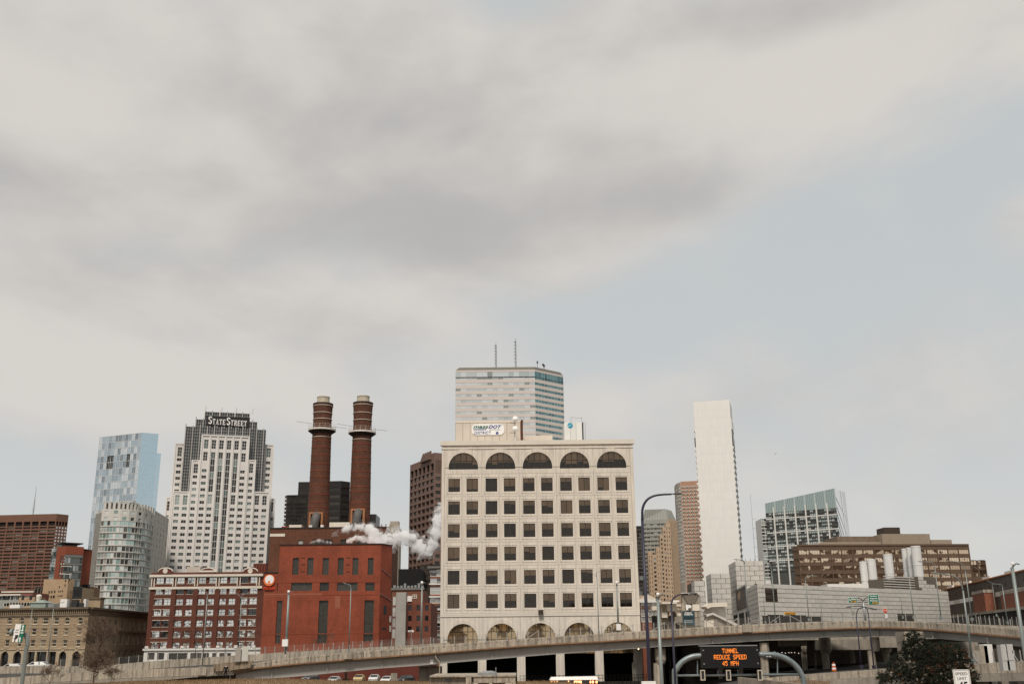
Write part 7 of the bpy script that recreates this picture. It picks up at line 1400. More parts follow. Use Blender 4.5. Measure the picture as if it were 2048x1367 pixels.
MB().tube([at(21, 1263.5, 88.3), at(26, 1263.5, 88.3)], .28, 12).obj('arm_end', m_lampg, o)
# speed limit
q = front(1900, 1945, 1345, 37); o = thing('speed_limit_sign', 'white speed limit forty five sign in front of the pine tree', 'road sign', at(1924, 1367, 37)); zbt = q.z(1922, 1386); s0, s1, z0, z1 = q.rect(1905.2, 1337.6, 1938.5, 1346); z0 = zbt
def rr_(a, b, c, d, rad): return [(x+rad*math.cos(math.radians(t)), y+rad*math.sin(math.radians(t))) for x, y, t0 in ((b-rad, d-rad, 0), (a+rad, d-rad, 90), (a+rad, c+rad, 180), (b-rad, c+rad, 270)) for t in (t0, t0+30, t0+60, t0+90)][::-1]
slab(q, rr_(s0, s1, z0, z1, .05), -.02, 0, m_sign, o, 'plate'); bl = mat('black_ink', (.012, .012, .012), .5)
for a in ((s0+.025, s1-.025, z1-.034, z1-.025), (s0+.025, s0+.034, z0+.03, z1-.034), (s1-.034, s1-.025, z0+.03, z1-.034)): boxon(q, a[0]+.01, a[1]-.01, -.023, -.02, a[2], a[3], bl, o, 'border_line')
def tx(t, v0, v1, f0, f1): text(q, t, s0+(s1-s0)*f0, s0+(s1-s0)*f1, q.z(1922, v1), q.z(1922, v0), bl, o, out=.022, ext=.003, bold=.0 if len(t) > 2 else .03)
tx('SPEED', 1343.2, 1348.8, .13, .85); tx('LIMIT', 1353, 1358.4, .22, .76); tx('45', 1361.8, 1378, .24, .80)
MB().tube([q.pt((s0+s1)/2, .05, -3), q.pt((s0+s1)/2, .05, z1-.05)], .035, 8).obj('post', m_galv, o)
q = front(1280, 1316, 1364, 44); r = q.rect(1284, 1361.5, 1311.5, 1375); tag(boxon(q, r[0], r[1], -.05, .3, r[2]-2, r[3], m_sign, None, 'utility_cabinet'), 'white top of a cabinet at the foot of the foreground purple lamp', 'cabinet')

# ================================================================== under the bridge: barrel, cabinets, drain pipe, lights, small building, bus, cars
c = at(1668.5, 1341, 124); o = thing('traffic_barrel', 'orange and white traffic barrel under the overpass', 'barrel', c); m_orb = mat('barrel_orange', (.55, .10, .02), .6, .08); k = (at(1673, 1341, 124).x-c.x); Hb = zat(1668, 1323, 124)-c.z; prof = [(k, 0), (k*.97, .25), (k*.92, .3), (k*.9, .5), (k*.85, .55), (k*.8, .78), (k*.4, .82)]
for j in range(4): a, b = Hb*(.0+.2*j), Hb*(.2+.2*j); MB().lathe(c, [(k*(1-.07*j), c.z+a), (k*(.96-.07*j), c.z+b)], 16).obj('white_band' if j % 2 else 'orange_band', m_sign if j % 2 else m_orb, o)
MB().lathe(c, [(k*.3, c.z+Hb*.8), (k*.28, c.z+Hb)], 10).obj('handle', m_orb, o)
for i, (u0, u1, v0, v1, lb) in enumerate(((2005, 2014, 1288, 1322, 'grey roadside cabinet, left one of two'), (2014.5, 2025, 1287, 1321.5, 'taller grey roadside cabinet, right one of two'))):
    a, b = at(u0, v1, 101), at(u1, v0, 101); o = thing('roadside_cabinet', lb, 'cabinet', a, 'grey roadside cabinets'); MB().box(a.x, b.x-.01, 101, 101.8, a.z-.8, b.z).obj('case', mat('cabinet_grey', (.47, .46, .44), .5, .06), o); MB().box(a.x+.06, b.x-.07, 100.96, 101, a.z+.1, b.z-.1).obj('door', mat('cabinet_grey', (.4, .4, .4)), o)
    MB().box(b.x-.16, b.x-.11, 100.92, 100.96, (a.z+b.z)/2, (a.z+b.z)/2+.2).obj('handle', m_dark, o)
o = thing('lower_fence', 'steel post fence on the lower barrier at right', 'fence', wq(1980)[0])
for u in (1918, 1930, 1956, 1990, 2004, 2032, 2044): p = wq(u)[0]; link('fence_post', pme, o, Matrix.Translation((p.x, p.y+.15, p.z+.1)))
for u0, u1 in ((1947, 1957), (2026, 2036)): a, b = wq(u0)[0], wq(u1)[0]; MB().tube([(a.x, a.y, a.z+1.0), (b.x, b.y, b.z+.05)], .045, 6).obj('brace', m_galv, o)
c = at(1993, 1315, 122); o = thing('work_barrier', 'small orange work barrier between the pale columns', 'barrier', c); MB().box(c.x-.25, c.x+.25, c.y, c.y+.1, c.z-.2, c.z+.8).obj('panel', m_orb, o); MB().box(c.x-.3, c.x-.2, c.y, c.y+.3, c.z-.6, c.z+.9).obj('leg', m_galv, o)
# drain pipe and end bearing of the girder
p = at(870, 1306, 140.3); o = thing('drain_pipe', 'bent pale drain pipe at the left edge of the beige block', 'pipe', at(878, 1345, 140.3)); MB().tube(smooth_path([tuple(at(u, v, 140.2)) for u, v in ((871.5, 1306), (871.3, 1312), (874, 1317.5), (878.5, 1322.5), (879.3, 1330), (878.8, 1349))], 4), .09, 8).obj('pipe', m_conc, o, smooth=True)
a, b = at(837.5, 1367, 143), at(877, 1333, 143); o = thing('abutment', 'ribbed concrete bridge abutment left of the beige block', 'abutment', (a.x, 143, G0)); MB().prism([(a.x, 143), (b.x, 143), (b.x, 150), (a.x, 150)], G0, b.z).obj('block', m_concd, o)
for k in range(10): x = a.x+(b.x-a.x)*(k+.5)/10; MB().box(x-.06, x+.06, 142.94, 143, G0, b.z-.05).obj('rib', m_concd, o)
q = front(836, 880, 1320, 141.6); r = q.rect(837.5, 1309, 866, 1332.5); boxon(q, r[0], r[1]-.3, 0, .3, r[2], r[3], m_gird, O, 'end_diaphragm'); r = q.rect(861.5, 1317.5, 867.5, 1326); boxon(q, r[0], r[1], -.9, -.5, r[2], r[3], m_sign, O, 'junction_box')
for i, (u, v, Y) in enumerate(((1277, 1297.5, 141), )): c = at(u, v, Y); o = tag(MB().lathe((c.x, c.y), [(.05, c.z), (.09, c.z+.05), (.05, c.z+.1)], 8).obj('soffit_lamp', mat('soffit_lamp', (1, .7, .45), .5, 0, emit=((1, .62, .35), 6))), 'small lit lamp under the girder left of the green camera pole', 'lamp')
for i in range(7):
    u = 1557+i*6.7+random.uniform(-1.5, 1.5); c = at(u, 1304.5+random.uniform(-.8, .8), 186); tag(MB().lathe((c.x, c.y), [(.03, c.z), (.06, c.z+.04), (.03, c.z+.08)], 8).obj('distant_lamp', mat('distant_lamp', (1, .9, .8), .5, 0, emit=((1, .86, .7), 2.5))), 'tiny lit lamp in the dark under the overpass, %s from the left' % ('first', 'second', 'third', 'fourth', 'fifth', 'sixth', 'seventh')[i], 'lamp', 'tiny lamps under the overpass')
# low concrete building
q = front(868, 932, 1356, 112); o = thing('concrete_pump_house', 'low flat roofed concrete building in front of the beige block', 'building', at(950, 1380, 112)); zA = zat(950, 1349.5, 112); q2 = front(932, 1031, 1356, 112); x0, x1 = at(860, 1356, 113).x, at(1031, 1356, 112).x
MB().prism([(x0, 113), (at(932, 1356, 112).x, 112.4), (x1, 112.4), (x1, 122), (x0, 122)], G0, zA-.15).obj('body', m_concd, o); MB().prism([(x0, 112.6), (at(932, 1356, 112).x-.1, 112), (x1+.1, 112), (x1+.1, 122.2), (x0, 122.2)], zA-.15, zA).obj('roof_slab', m_conc, o); sA = at(932, 1356, 112).x; MB().box(sA, sA+.55, 111.85, 112.35, G0, zA-.16).obj('corner_pier', m_conc, o)
boxon(q2, .8, q2.L, .1, .38, zA-.75, zA-.16, m_conc, o, 'fascia')
for a, b in ((2.0, 3.0), (3.5, 4.7)): boxon(q2, a-.7, b-.7, .3, .41, zA-1.6, zA-.78, m_black, o, 'opening')
for a, b in ((.8, 1.25), (2.4, 2.7), (4.1, q2.L)): boxon(q2, a, b, .12, .39, G0, zA-.78, m_cream, o, 'wall_strip')
c = at(975, 1345, 114); mb = MB(); w_ = 1.0; mb.v = [(c.x-w_, c.y-.8, zA), (c.x+w_, c.y-.8, zA), (c.x+w_, c.y+.8, zA), (c.x-w_, c.y+.8, zA), (c.x-w_, c.y-.8, zA+.22), (c.x+w_, c.y-.8, zA+.22), (c.x+w_, c.y+.8, zA+.22), (c.x-w_, c.y+.8, zA+.22), (c.x-.1, c.y-.2, zA+.42), (c.x+.5, c.y-.2, zA+.42)]; mb.f = [(0, 1, 5, 4), (1, 2, 6, 5), (2, 3, 7, 6), (3, 0, 4, 7), (4, 5, 9, 8), (5, 6, 9), (6, 7, 8, 9), (7, 4, 8)]; mb.m = [0]*8; mb.obj('roof_vent', m_galv, o)
MB().tube([at(991.5, 1354, 111.8), at(991.8, 1333, 111.8)], .045, 6).obj('vent_pipe', m_galv, o); MB().box(at(896, 1358, 112).x-.25, at(896, 1358, 112).x+.25, 111.9, 112.3, zA-.5, zA-.3).obj('flood_light', m_dark, o)
# low fence along the garage openings
q = front(1040, 1300, 1350, 150); o = thing('street_fence', 'dark low street fence in front of the ground floor openings', 'fence', q.pt(0, 0, G0)); 
for k in range(34): s = q.L*k/33; boxon(q, s-.03, s+.03, 0, .06, G0, q.z(1100, 1349), m_dark, o, 'post')
for z in (q.z(1100, 1350), q.z(1100, 1356)): boxon(q, 0, q.L, .07, .10, z-.03, z+.03, m_dark, o, 'rail')
tag(boxon(front(1040, 1300, 1350, 151), 0, front(1040, 1300, 1350, 151).L, 0, .3, G0, zat(1150, 1362, 151), m_concd, None, 'street_wall'), 'low concrete wall behind the street fence', 'wall')
c = at(1269, 1350, 155); tag(MB().prism([(c.x-.25, 155), (c.x+.25, 155), (c.x+.25, 155.4), (c.x-.25, 155.4)], G0, zat(1272, 1324, 155)).obj('bollard_post', m_cream), 'pale square post inside the dark opening beside the foreground lamp', 'post')
# bus
Yb = 138; x0, x1 = at(1101, 1355, Yb).x, at(1195, 1355, Yb).x; z1 = zat(1148, 1352.8, Yb); o = thing('shuttle_bus', 'dark bus with white roof and lit orange lights below the overpass', 'bus', ((x0+x1)/2, Yb, G0)); m_bus = mat('bus_body', (.05, .045, .045), .4, .1)
MB().box(x0, x1, Yb, Yb+2.5, G0+.4, z1-.35).obj('body', m_bus, o); mb = MB(); mb.v = [(x0-.1, Yb-.1, z1-.35), (x1+.1, Yb-.1, z1-.35), (x1+.1, Yb+2.6, z1-.35), (x0-.1, Yb+2.6, z1-.35), (x0+.1, Yb+.2, z1), (x1-.1, Yb+.2, z1+.05), (x1-.1, Yb+2.3, z1+.05), (x0+.1, Yb+2.3, z1)]; mb.f = [(0, 1, 5, 4), (1, 2, 6, 5), (2, 3, 7, 6), (3, 0, 4, 7), (4, 5, 6, 7)]; mb.m = [0]*5; mb.obj('roof', m_white, o)
for k in range(6): a = x0+.3+(x1-x0-.6)*k/6; MB().box(a+.05, a+(x1-x0-.6)/6-.05, Yb-.03, Yb, G0+1.3, z1-.75).obj('side_window', g_black, o)
m_bl = mat('bus_lamp', (1, .4, .15), .5, 0, emit=((1, .36, .12), 5))
for u, w_ in ((1106, .55), (1114, .16), (1137, .14), (1152, .5), (1160, .4), (1181, .16), (1186, .2), (1193, .2)): c = at(u, 1362.5, Yb); MB().box(c.x-w_/2, c.x+w_/2, Yb-.07, Yb-.02, c.z-.14, c.z+.14).obj('lamp', m_bl, o)
for k in (.18, .8): 
    c = x0+(x1-x0)*k; mb = MB(); mb.tube([(c, Yb-.02, G0+.45), (c, Yb+.25, G0+.45)], .45, 18); mb.obj('wheel', m_dark, o)
# cars
def car(label, x, y, z, yaw, col, group):
    o = thing('parked_car', label, 'car', (x, y, z), group); M = Matrix.Translation((x, y, z)) @ Matrix.Rotation(yaw, 4, 'Z'); cm = mat('car_'+str(col), col, .25, .02, spec=.6)
    prof = [(-2.2, .35), (-2.25, .75), (-2.0, .92), (-1.2, .98), (-.55, 1.42), (.9, 1.46), (1.65, 1.02), (2.15, .95), (2.22, .6), (2.15, .32)]; mb = MB(); n = len(prof)
    L_ = [(x_, -(.86 if z_ < 1.05 else .62), z_) for x_, z_ in prof]; R_ = [(x_, (.86 if z_ < 1.05 else .62), z_) for x_, z_ in prof]; mb.face(L_); mb.face(list(reversed(R_)))
    for i in range(n): j = (i+1) % n; mb.face([L_[j], L_[i], R_[i], R_[j]])
    mb.obj('body', cm, o, M); gl_ = MB(); gl_.face([(-1.13, -.76, 1.02), (-.57, -.60, 1.385), (-.57, .60, 1.385), (-1.13, .76, 1.02)]); gl_.v = [(x_-.02, y_, z_+.015) for x_, y_, z_ in gl_.v]; gl_.obj('windscreen', g_black, o, M)
    gl_ = MB(); gl_.face([(1.55, -.76, 1.07), (.95, -.6, 1.41), (.95, .6, 1.41), (1.55, .76, 1.07)]); gl_.v = [(x_+.02, y_, z_+.02) for x_, y_, z_ in gl_.v]; gl_.obj('rear_window', g_black, o, M)
    for s in (-1, 1): gl_ = MB(); gl_.face([(-1.0, s*.83, 1.05), (1.4, s*.83, 1.05), (.85, s*.645, 1.40), (-.5, s*.645, 1.38)]); gl_.obj('side_window', g_black, o, M)
    for xx in (-1.4, 1.35):
        for s in (-1, 1): w_ = MB().tube([(xx, s*.66, .32), (xx, s*.9, .32)], .32, 14).obj('wheel', m_dark, o, M); MB().tube([(xx, s*.9, .32), (xx, s*.91, .32)], .19, 10).obj('hub', m_galv, w_, M)
    for s in (-.6, .6): MB().box(-2.27, -2.2, s-.18, s+.18, .62, .76).obj('headlight', m_lens, o, M)
for i, (u, vr, Y, yaw, col, lb) in enumerate(((622, 1346.5, 205, 1.3, (.10, .10, .11), 'dark parked car half hidden under the low end of the girder'), (669, 1351, 200, 1.5, (.55, .55, .54), 'silver parked car left of the bridge column under the girder'), (719, 1347.5, 205, 1.57, (.55, .42, .2), 'tan parked car seen from the front under the girder'), (749, 1347.5, 206, 1.57, (.68, .68, .67), 'white parked car with dark windscreen under the girder'), (774.5, 1350.5, 196, 1.5, (.70, .69, .66), 'white parked van like car nearest the pale post'), (812, 1349, 205, 1.2, (.04, .045, .05), 'dark parked car next to the bridge abutment'))):
    p = at(u, vr, Y); car(lb, p.x, Y, p.z-1.46, yaw, col, 'cars parked behind the grass bank')
p = at(25, 1329.5, 156); car('silver car at the far left behind the ramp barrier', p.x, 156, p.z-1.2, 0.05, (.5, .49, .47), 'cars on the ramp street'); p = at(75, 1325.5, 158); car('pale grey car behind the ramp barrier below the stone arches', p.x, 158, p.z-1.2, .05, (.6, .59, .57), 'cars on the ramp street')
c = at(788, 1345, 190); tag(MB().box(c.x-.55, c.x+.55, 190, 190.6, G0, c.z).obj('pale_post', m_concd), 'short square concrete post beside the white cars', 'post'); c = at(692, 1338, 150); o = thing('bridge_column', 'slim pale column under the girder among the parked cars', 'pier', (c.x, 150, G0)); MB().box(c.x-.16, c.x+.16, 150, 150.3, G0, c.z+1).obj('shaft', m_cream, o); MB().box(c.x-.45, c.x+.5, 149.8, 150.4, G0, c.z-1.2).obj('footing', m_concd, o)
q = front(530, 842, 1350, 226); tag(MB().prism([q.xy(0, 0), q.xy(q.L, 0), q.xy(q.L, 1), q.xy(0, 1)], G0-2, q.z(700, 1318)).obj('red_yard_wall', mat('dark_red_wall', (.12, .03, .02), .8, .15)), 'dark red yard wall behind the parked cars', 'wall')

# ================================================================== person
def skin(name, verts, edges, rad, m, parent, M, root=0, lv=2):
    me = bpy.data.meshes.new(name); me.from_pydata(verts, edges, []); o = link(name, me, parent, M); me.materials.append(m); md = o.modifiers.new('skin', 'SKIN'); md.use_smooth_shade = True
    for i, sv in enumerate(me.skin_vertices[0].data): sv.radius = (rad[i], rad[i]*.9); sv.use_root = i == root
    sb = o.modifiers.new('sub', 'SUBSURF'); sb.levels = lv; sb.render_levels = lv; return o
pp_ = at(450.5, 1359, 122); pz = gz(pp_.x, 122)-.02; o = thing('person', 'person in dark clothes with white collar standing legs apart on the grass', 'person', (pp_.x, 122, pz)); M = Matrix.Translation((pp_.x, 122, pz)) @ Matrix.Rotation(.3, 4, 'Z'); m_suit = mat('dark_clothes', (.010, .010, .012), .85, .2); m_skin = mat('skin', (.50, .32, .24), .6, .05); m_hair = mat('dark_hair', (.015, .01, .008), .6, .1)
V_ = [(0, 0, .93), (0, 0, 1.10), (0, .01, 1.30), (0, .02, 1.43), (0, .01, 1.5), (.17, .02, 1.40), (.25, .03, 1.14), (.24, -.05, .90), (-.17, .02, 1.40), (-.25, .03, 1.14), (-.24, -.05, .90), (.10, 0, .88), (.16, -.02, .48), (.21, .02, .07), (.23, -.14, .035), (-.10, 0, .88), (-.16, -.02, .48), (-.21, .02, .07), (-.23, -.14, .035)]
E_ = [(0, 1), (1, 2), (2, 3), (3, 4), (3, 5), (5, 6), (6, 7), (3, 8), (8, 9), (9, 10), (0, 11), (11, 12), (12, 13), (13, 14), (0, 15), (15, 16), (16, 17), (17, 18)]
skin('body', V_, E_, [.14, .135, .15, .12, .06, .075, .055, .04, .075, .055, .04, .095, .07, .05, .045, .095, .07, .05, .045], m_suit, o, M)
mb = MB(); n = 14; hp = [(.03, 1.50), (.055, 1.53), (.075, 1.58), (.085, 1.64), (.086, 1.69), (.075, 1.74), (.04, 1.775), (.005, 1.785)]
for r_, z in hp:
    for j in range(n): a = 2*math.pi*j/n; mb.v.append((r_*.86*math.cos(a), r_*1.05*math.sin(a)-.01, z))
for i in range(len(hp)-1):
    for j in range(n): mb.f.append((i*n+j, i*n+(j+1) % n, (i+1)*n+(j+1) % n, (i+1)*n+j)); mb.m.append(0)
hd = mb.obj('head', m_skin, o, M, smooth=True); mb = MB(); mb.face([(-.014, -.085, 1.62), (.014, -.085, 1.62), (0, -.118, 1.625)]); mb.face([(-.014, -.085, 1.62), (0, -.118, 1.625), (0, -.09, 1.665)]); mb.face([(0, -.118, 1.625), (.014, -.085, 1.62), (0, -.09, 1.665)]); mb.obj('nose', m_skin, hd, M)
for s in (-1, 1): MB().box(s*.03-.012, s*.03+.012, -.101, -.092, 1.655, 1.668).obj('eye', m_hair, hd, M); MB().box(s*.075-.012, s*.075+.008, -.02, .02, 1.63, 1.68).obj('ear', m_skin, hd, M)
MB().box(-.024, .024, -.099, -.09, 1.585, 1.592).obj('mouth', mat('lips', (.35, .12, .1)), hd, M); mb = MB()
for r_, z in [(.090, 1.60), (.094, 1.66), (.093, 1.72), (.07, 1.78), (.01, 1.80)]:
    for j in range(n): a = 2*math.pi*j/n; y_ = r_*1.08*math.sin(a)+.008; mb.v.append((r_*.9*math.cos(a), max(y_, -.02) if z < 1.71 else y_, z))
for i in range(4):
    for j in range(n): mb.f.append((i*n+j, i*n+(j+1) % n, (i+1)*n+(j+1) % n, (i+1)*n+j)); mb.m.append(0)
mb.obj('hair', m_hair, o, M, smooth=True); MB().lathe((0, .01), [(.085, 1.45), (.07, 1.50), (.062, 1.525), (.055, 1.52)], 16).obj('collar', m_sign, o, M)
for s in (-1, 1):
    b = Vector((s*.24, -.06, .87)); vs = [tuple(b), tuple(b+Vector((0, -.01, -.05))), tuple(b+Vector((0, -.015, -.085)))]; es = [(0, 1), (1, 2)]; rd = [.026, .034, .03]
    for k, ln in enumerate((.066, .075, .07, .055)):
        off = (k-1.5)*.018; i0 = len(vs); p1 = b+Vector((0, -.015+off, -.09)); p2 = p1+Vector((-s*.004, 0, -ln*.55)); p3 = p2+Vector((-s*.014, 0, -ln*.45)); vs += [tuple(p1), tuple(p2), tuple(p3)]; es += [(2, i0), (i0, i0+1), (i0+1, i0+2)]; rd += [.0088, .008, .0068]
    i0 = len(vs); p1 = b+Vector((0, -.04, -.045)); p2 = p1+Vector((-s*.01, -.028, -.03)); vs += [tuple(p1), tuple(p2), tuple(p2+Vector((-s*.005, -.006, -.028)))]; es += [(1, i0), (i0, i0+1), (i0+1, i0+2)]; rd += [.012, .0095, .008]
    skin('hand', vs, es, rd, m_skin, o, M, 0, 1)
c = at(459.7, 1358, 122); tag(MB().tube([(c.x, 122, gz(c.x, 122)-.1), (c.x, 122, zat(459.7, 1340, 122))], .02, 6).obj('stake', m_galv), 'thin metal stake right of the standing person', 'stake')

# ================================================================== trees
m_bark = mat('grey_brown_bark', (.115, .075, .052), .9, .25, 3.0)
def bare_tree(label, u, vb, Y, height, spread, seed, depth=6, trunk=.12, lean=0, z0=None, nb=3, upright=.55, first=.2):
    R = random.Random(seed); b = at(u, vb, Y); zz = z0 if z0 is not None else b.z; o = thing('bare_tree', label, 'tree', (b.x, Y, zz)); tr = MB(); cr = MB()
    def grow(p, d, ln, r, lv):
        q = p+d*ln*.55+Vector((R.uniform(-1, 1), R.uniform(-1, 1), R.uniform(-.3, .6)))*ln*.07; e = q+(d+Vector((R.uniform(-1, 1), R.uniform(-1, 1), .15))*.16).normalized()*ln*.45
        r = max(r, .013); (tr if lv <= 1 else cr).tube([p, q, e], [r, r*.85, r*.68], 5 if lv < 3 else 3, cap=False)
        if lv >= depth: return
        for k in range(R.choice((nb-1, nb, nb))):
            ax = Vector((R.uniform(-1, 1), R.uniform(-1, 1), R.uniform(-.2, .5))).normalized(); nd = (d*upright+ax*(1-upright)*spread+Vector((0, 0, .12))).normalized(); grow(q.lerp(e, R.random()*.8+.2) if k else e, nd, ln*R.uniform(.70, .93), r*R.uniform(.5, .68), lv+1)
    grow(Vector((b.x, Y, zz-.2)), Vector((lean, 0, 1)).normalized(), height*first, trunk, 0); tr.obj('trunk', m_bark, o); cr.obj('twigs', m_bark, o); return o
bare_tree('big bare spreading tree on the grass at lower left', 187, 1364, 112, 6.6, 1.6, 21, 8, .10, .0, z0=gz(at(187, 1364, 112).x, 112), upright=.42, first=.17)
bare_tree('dense reddish bare tree behind the ramp barrier', 196, 1326, 156, 9.0, 1.2, 12, 8, .16, 0.03, z0=zat(196, 1327, 156), upright=.5)
bare_tree('small bare tree left of the big spreading tree', 103, 1346, 118, 3.6, 1.2, 31, 6, .06, 0, z0=gz(at(103, 1346, 118).x, 118), upright=.5)
bare_tree('thin bare sapling behind the fence before the red plant', 633, 1300, 158, 3.6, 1.2, 8, 5, .05, 0, z0=zat(633, 1305, 158)); bare_tree('second bare sapling behind the fence, nearer the tall dark window', 656, 1300, 158, 4.6, 1.1, 3, 5, .06, .1, z0=zat(656, 1303, 158))
bare_tree('thin bare bush on the bank right of the big spreading tree', 226, 1362, 120, 3.0, 1.4, 17, 6, .05, .2, z0=gz(at(226, 1362, 120).x, 120), upright=.42)
# pine
R = random.Random(4); b = at(1842, 1367, 50); zb_ = -3.2; o = thing('pine_tree', 'dark bushy pine tree with rusty patches behind the speed limit sign', 'tree', (b.x, 50, zb_)); ztp = zat(1832, 1264, 50); m_ndl = mat('pine_needles', (.014, .019, .011), .85, .35, 1.5); m_ndr = mat('rusty_needles', (.11, .045, .020), .85, .35, 1.5)
tr = MB(); tr.tube([(b.x+.1, 50, zb_), (b.x, 50, 0), (b.x-.1, 50, ztp-.7)], [.16, .11, .03], 8); green = MB(); rust = MB()
def tuft(mbx, c, s, n=16):
    for k in range(n):
        a = R.random()*6.28; el = R.uniform(-.3, 1.3); d = Vector((math.cos(a)*math.cos(el), math.sin(a)*math.cos(el), math.sin(el))); L_ = s*R.uniform(.6, 1.1); w_ = d.cross(Vector((R.uniform(-1, 1), R.uniform(-1, 1), R.uniform(-1, 1)))).normalized()*s*.075; mbx.face([c-w_, c+w_, c+d*L_])
px_ = lambda u, v, dy: at(u, v, 50+dy)
lobes = [(1828, 1288, 24, 26, .0), (1836, 1300, 34, 26, .2), (1862, 1318, 34, 30, -.3), (1905, 1310, 30, 24, -.2), (1930, 1330, 18, 16, 0), (1810, 1330, 36, 26, .1), (1795, 1350, 40, 16, -.2), (1850, 1350, 60, 26, -.4), (1920, 1352, 30, 20, 0), (1880, 1335, 44, 30, -.3), (1825, 1272, 12, 10, 0), (1770, 1358, 18, 10, 0), (1948, 1352, 14, 10, 0), (1884, 1296, 16, 14, 0)]
for lu, lv, ru, rv, dy in lobes:
    for k in range(int(ru*rv*.24)+16):
        a = R.random()*6.28; rr = math.sqrt(R.random()); u = lu+ru*rr*math.cos(a); v = lv+rv*rr*math.sin(a); c = px_(u, v, dy+R.uniform(-.9, .9)); rusty = (u > 1855 and R.random() < .08+.10*(v < 1340)) or R.random() < .03; tuft(rust if rusty else green, c, R.uniform(.12, .22), 14)
    c = px_(lu, lv, dy); zz = c.z-.5
    tr.tube([(b.x-.05, 50, min(max(zz-.4, zb_+1), ztp-1)), tuple(c)], [.05, .015], 5)
tr.obj('trunk', m_bark, o); green.obj('crown', m_ndl, o); rust.obj('rusty_foliage', m_ndr, o)
# brush at the gantry foot
mb = MB(); R = random.Random(9); m_br = mat('dry_brush', (.26, .17, .10), .95, .3, 2.0)
for i in range(2600):
    u = 1560+R.random()**.8*100; v = 1359+R.random()*12+abs(u-1605)*.06; c = at(u, v, 108+R.uniform(0, 3)); tuft_d = Vector((R.uniform(-1, 1), R.uniform(-1, 1), R.uniform(.1, 1)))*.16; w_ = Vector((R.uniform(-1, 1), 0, R.uniform(-1, 1)))*.025; mb.face([c-w_, c+w_, c+tuft_d])
kind(mb.obj('dry_brush', m_br), 'stuff')['label'] = 'dry brown brush at the right foot of the gantry'
mb = MB(); pts = [(1330, 1353), (1475, 1352), (1515, 1348), (1545, 1352), (1580, 1361), (1620, 1372)]
a = at(1475, 1354, 112); b = at(1600, 1368, 100); tag(MB().prism([(a.x, 112), (b.x, 100), (b.x+.3, 100.3), (a.x+.3, 112.3)], G0-1, zat(1490, 1354.5, 111), ztop=[zat(1475, 1353, 112), zat(1600, 1366, 100), zat(1600, 1366, 100), zat(1475, 1353, 112)]).obj('tunnel_wall', m_concd), 'sloping concrete road wall below the message board', 'wall')
# bird
c = at(1551, 907, 260); mb = MB(); mb.v = [(c.x-.5, c.y, c.z+.14), (c.x-.12, c.y, c.z+.05), (c.x, c.y-.3, c.z), (c.x+.12, c.y, c.z+.05), (c.x+.5, c.y, c.z+.14), (c.x, c.y+.35, c.z), (c.x, c.y, c.z-.09), (c.x, c.y, c.z+.08)]; mb.f = [(0, 1, 7), (1, 2, 7), (2, 3, 7), (3, 4, 7), (3, 7, 5), (7, 1, 5), (1, 6, 2), (2, 6, 3), (3, 6, 5), (5, 6, 1), (0, 7, 1), (4, 3, 7)]; mb.m = [0]*12; tag(mb.obj('bird', m_dark), 'tiny dark bird in the sky right of the white slab tower', 'bird')

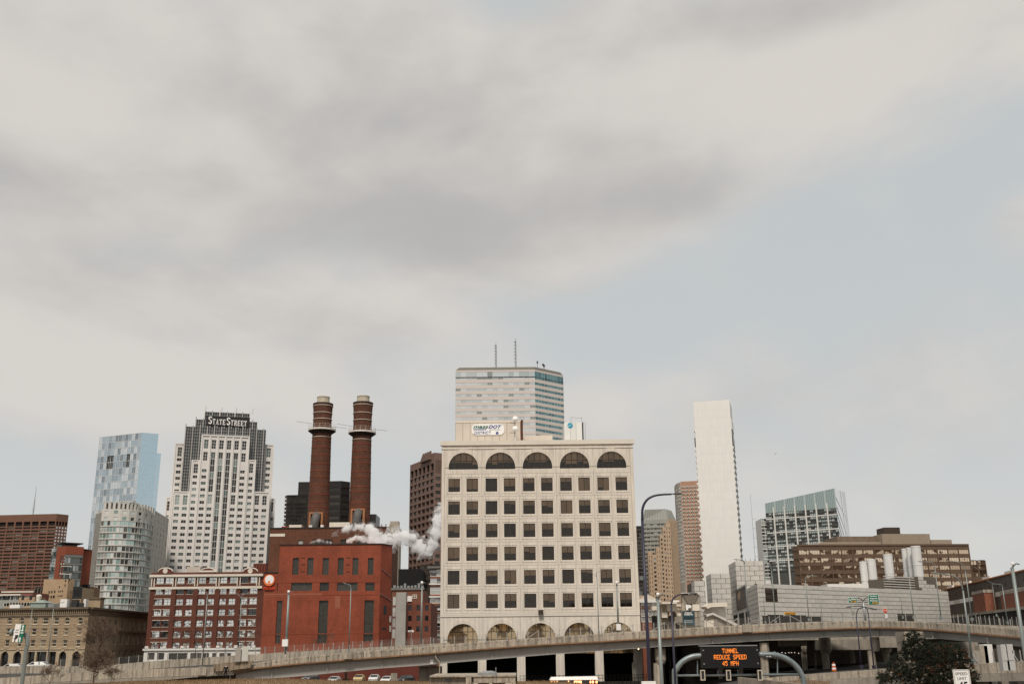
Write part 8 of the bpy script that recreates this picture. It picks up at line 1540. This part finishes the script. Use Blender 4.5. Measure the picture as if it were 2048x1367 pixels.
# ================================================================== steam
def steam_mat(name, lo, hi, dens):
    m = bpy.data.materials.new(name); m.use_nodes = True; n = m.node_tree.nodes; l = m.node_tree.links; n.clear(); pv = n.new('ShaderNodeVolumePrincipled'); pv.inputs['Color'].default_value = (1, 1, 1, 1); pv.inputs['Anisotropy'].default_value = .2
    tc = n.new('ShaderNodeTexCoord'); nz = n.new('ShaderNodeTexNoise'); nz.inputs['Scale'].default_value = .42; nz.inputs['Detail'].default_value = 7; nz.inputs['Roughness'].default_value = .66; nz.inputs['Distortion'].default_value = .8; l.new(tc.outputs['Object'], nz.inputs[0]); mr = n.new('ShaderNodeMapRange'); l.new(nz.outputs[0], mr.inputs[0]); mr.inputs[1].default_value = lo; mr.inputs[2].default_value = hi; mr.inputs[3].default_value = 0; mr.inputs[4].default_value = dens; l.new(mr.outputs[0], pv.inputs['Density']); o = n.new('ShaderNodeOutputMaterial'); l.new(pv.outputs[0], o.inputs['Volume']); return m
m_steam = steam_mat('steam', .42, .63, 2.8); m_wisp = steam_mat('steam_wisps', .50, .74, .7)
def plume(label, pts, Y, seed):
    P_ = [(at(u, v, Y+dy), r) for u, v, r, dy in pts]; path = smooth_path([p for p, r in P_], 6); rads = []
    for i in range(len(P_)-1):
        for k in range(6): rads.append(P_[i][1]+(P_[i+1][1]-P_[i][1])*k/6)
    rads.append(P_[-1][1]); pxm = Y*1.03/2048
    path = [path[0]-(path[1]-path[0]).normalized()*.2]+path+[path[-1]+(path[-1]-path[-2]).normalized()*.2]; rads = [.15/pxm]+rads+[.15/pxm]; rads = [r*pxm*(1+.22*math.sin(i*1.7+seed)) for i, r in enumerate(rads)]
    o = MB().tube(path, [r*.78 for r in rads], 16).obj('steam_plume', m_steam); o['label'] = label; o['kind'] = 'stuff'
    kind(MB().tube(path, [r*1.3 for r in rads], 16).obj('wisps', m_wisp, o), 'stuff'); return o
plume('white steam plume drifting right from the boiler house roof', [(664, 1070, 5, 0), (690, 1058, 8, 1), (715, 1052, 9, 1), (738, 1058, 13, 2), (752, 1072, 15, 1), (770, 1082, 17, 0), (795, 1076, 18, 0), (815, 1075, 15, 2), (835, 1092, 18, 3), (855, 1102, 12, 3), (868, 1080, 13, 4), (876, 1040, 13, 4), (880, 1005, 10, 4)], 270, 1)
plume('lower white steam plume over the red plant parapet', [(694, 1083, 5, 0), (712, 1076, 7, 0), (735, 1078, 9, 0), (758, 1084, 10, 1)], 263, 2)
plume('small puff of steam at the left of the red plant parapet', [(620, 1085, 2.5, 0), (638, 1081, 4.5, 0), (652, 1083, 4.5, 0), (663, 1085, 2.5, 0)], 263, 3)
SC.cycles.volume_step_rate = 1.0; SC.cycles.volume_max_steps = 256; SC.cycles.volume_bounces = 16
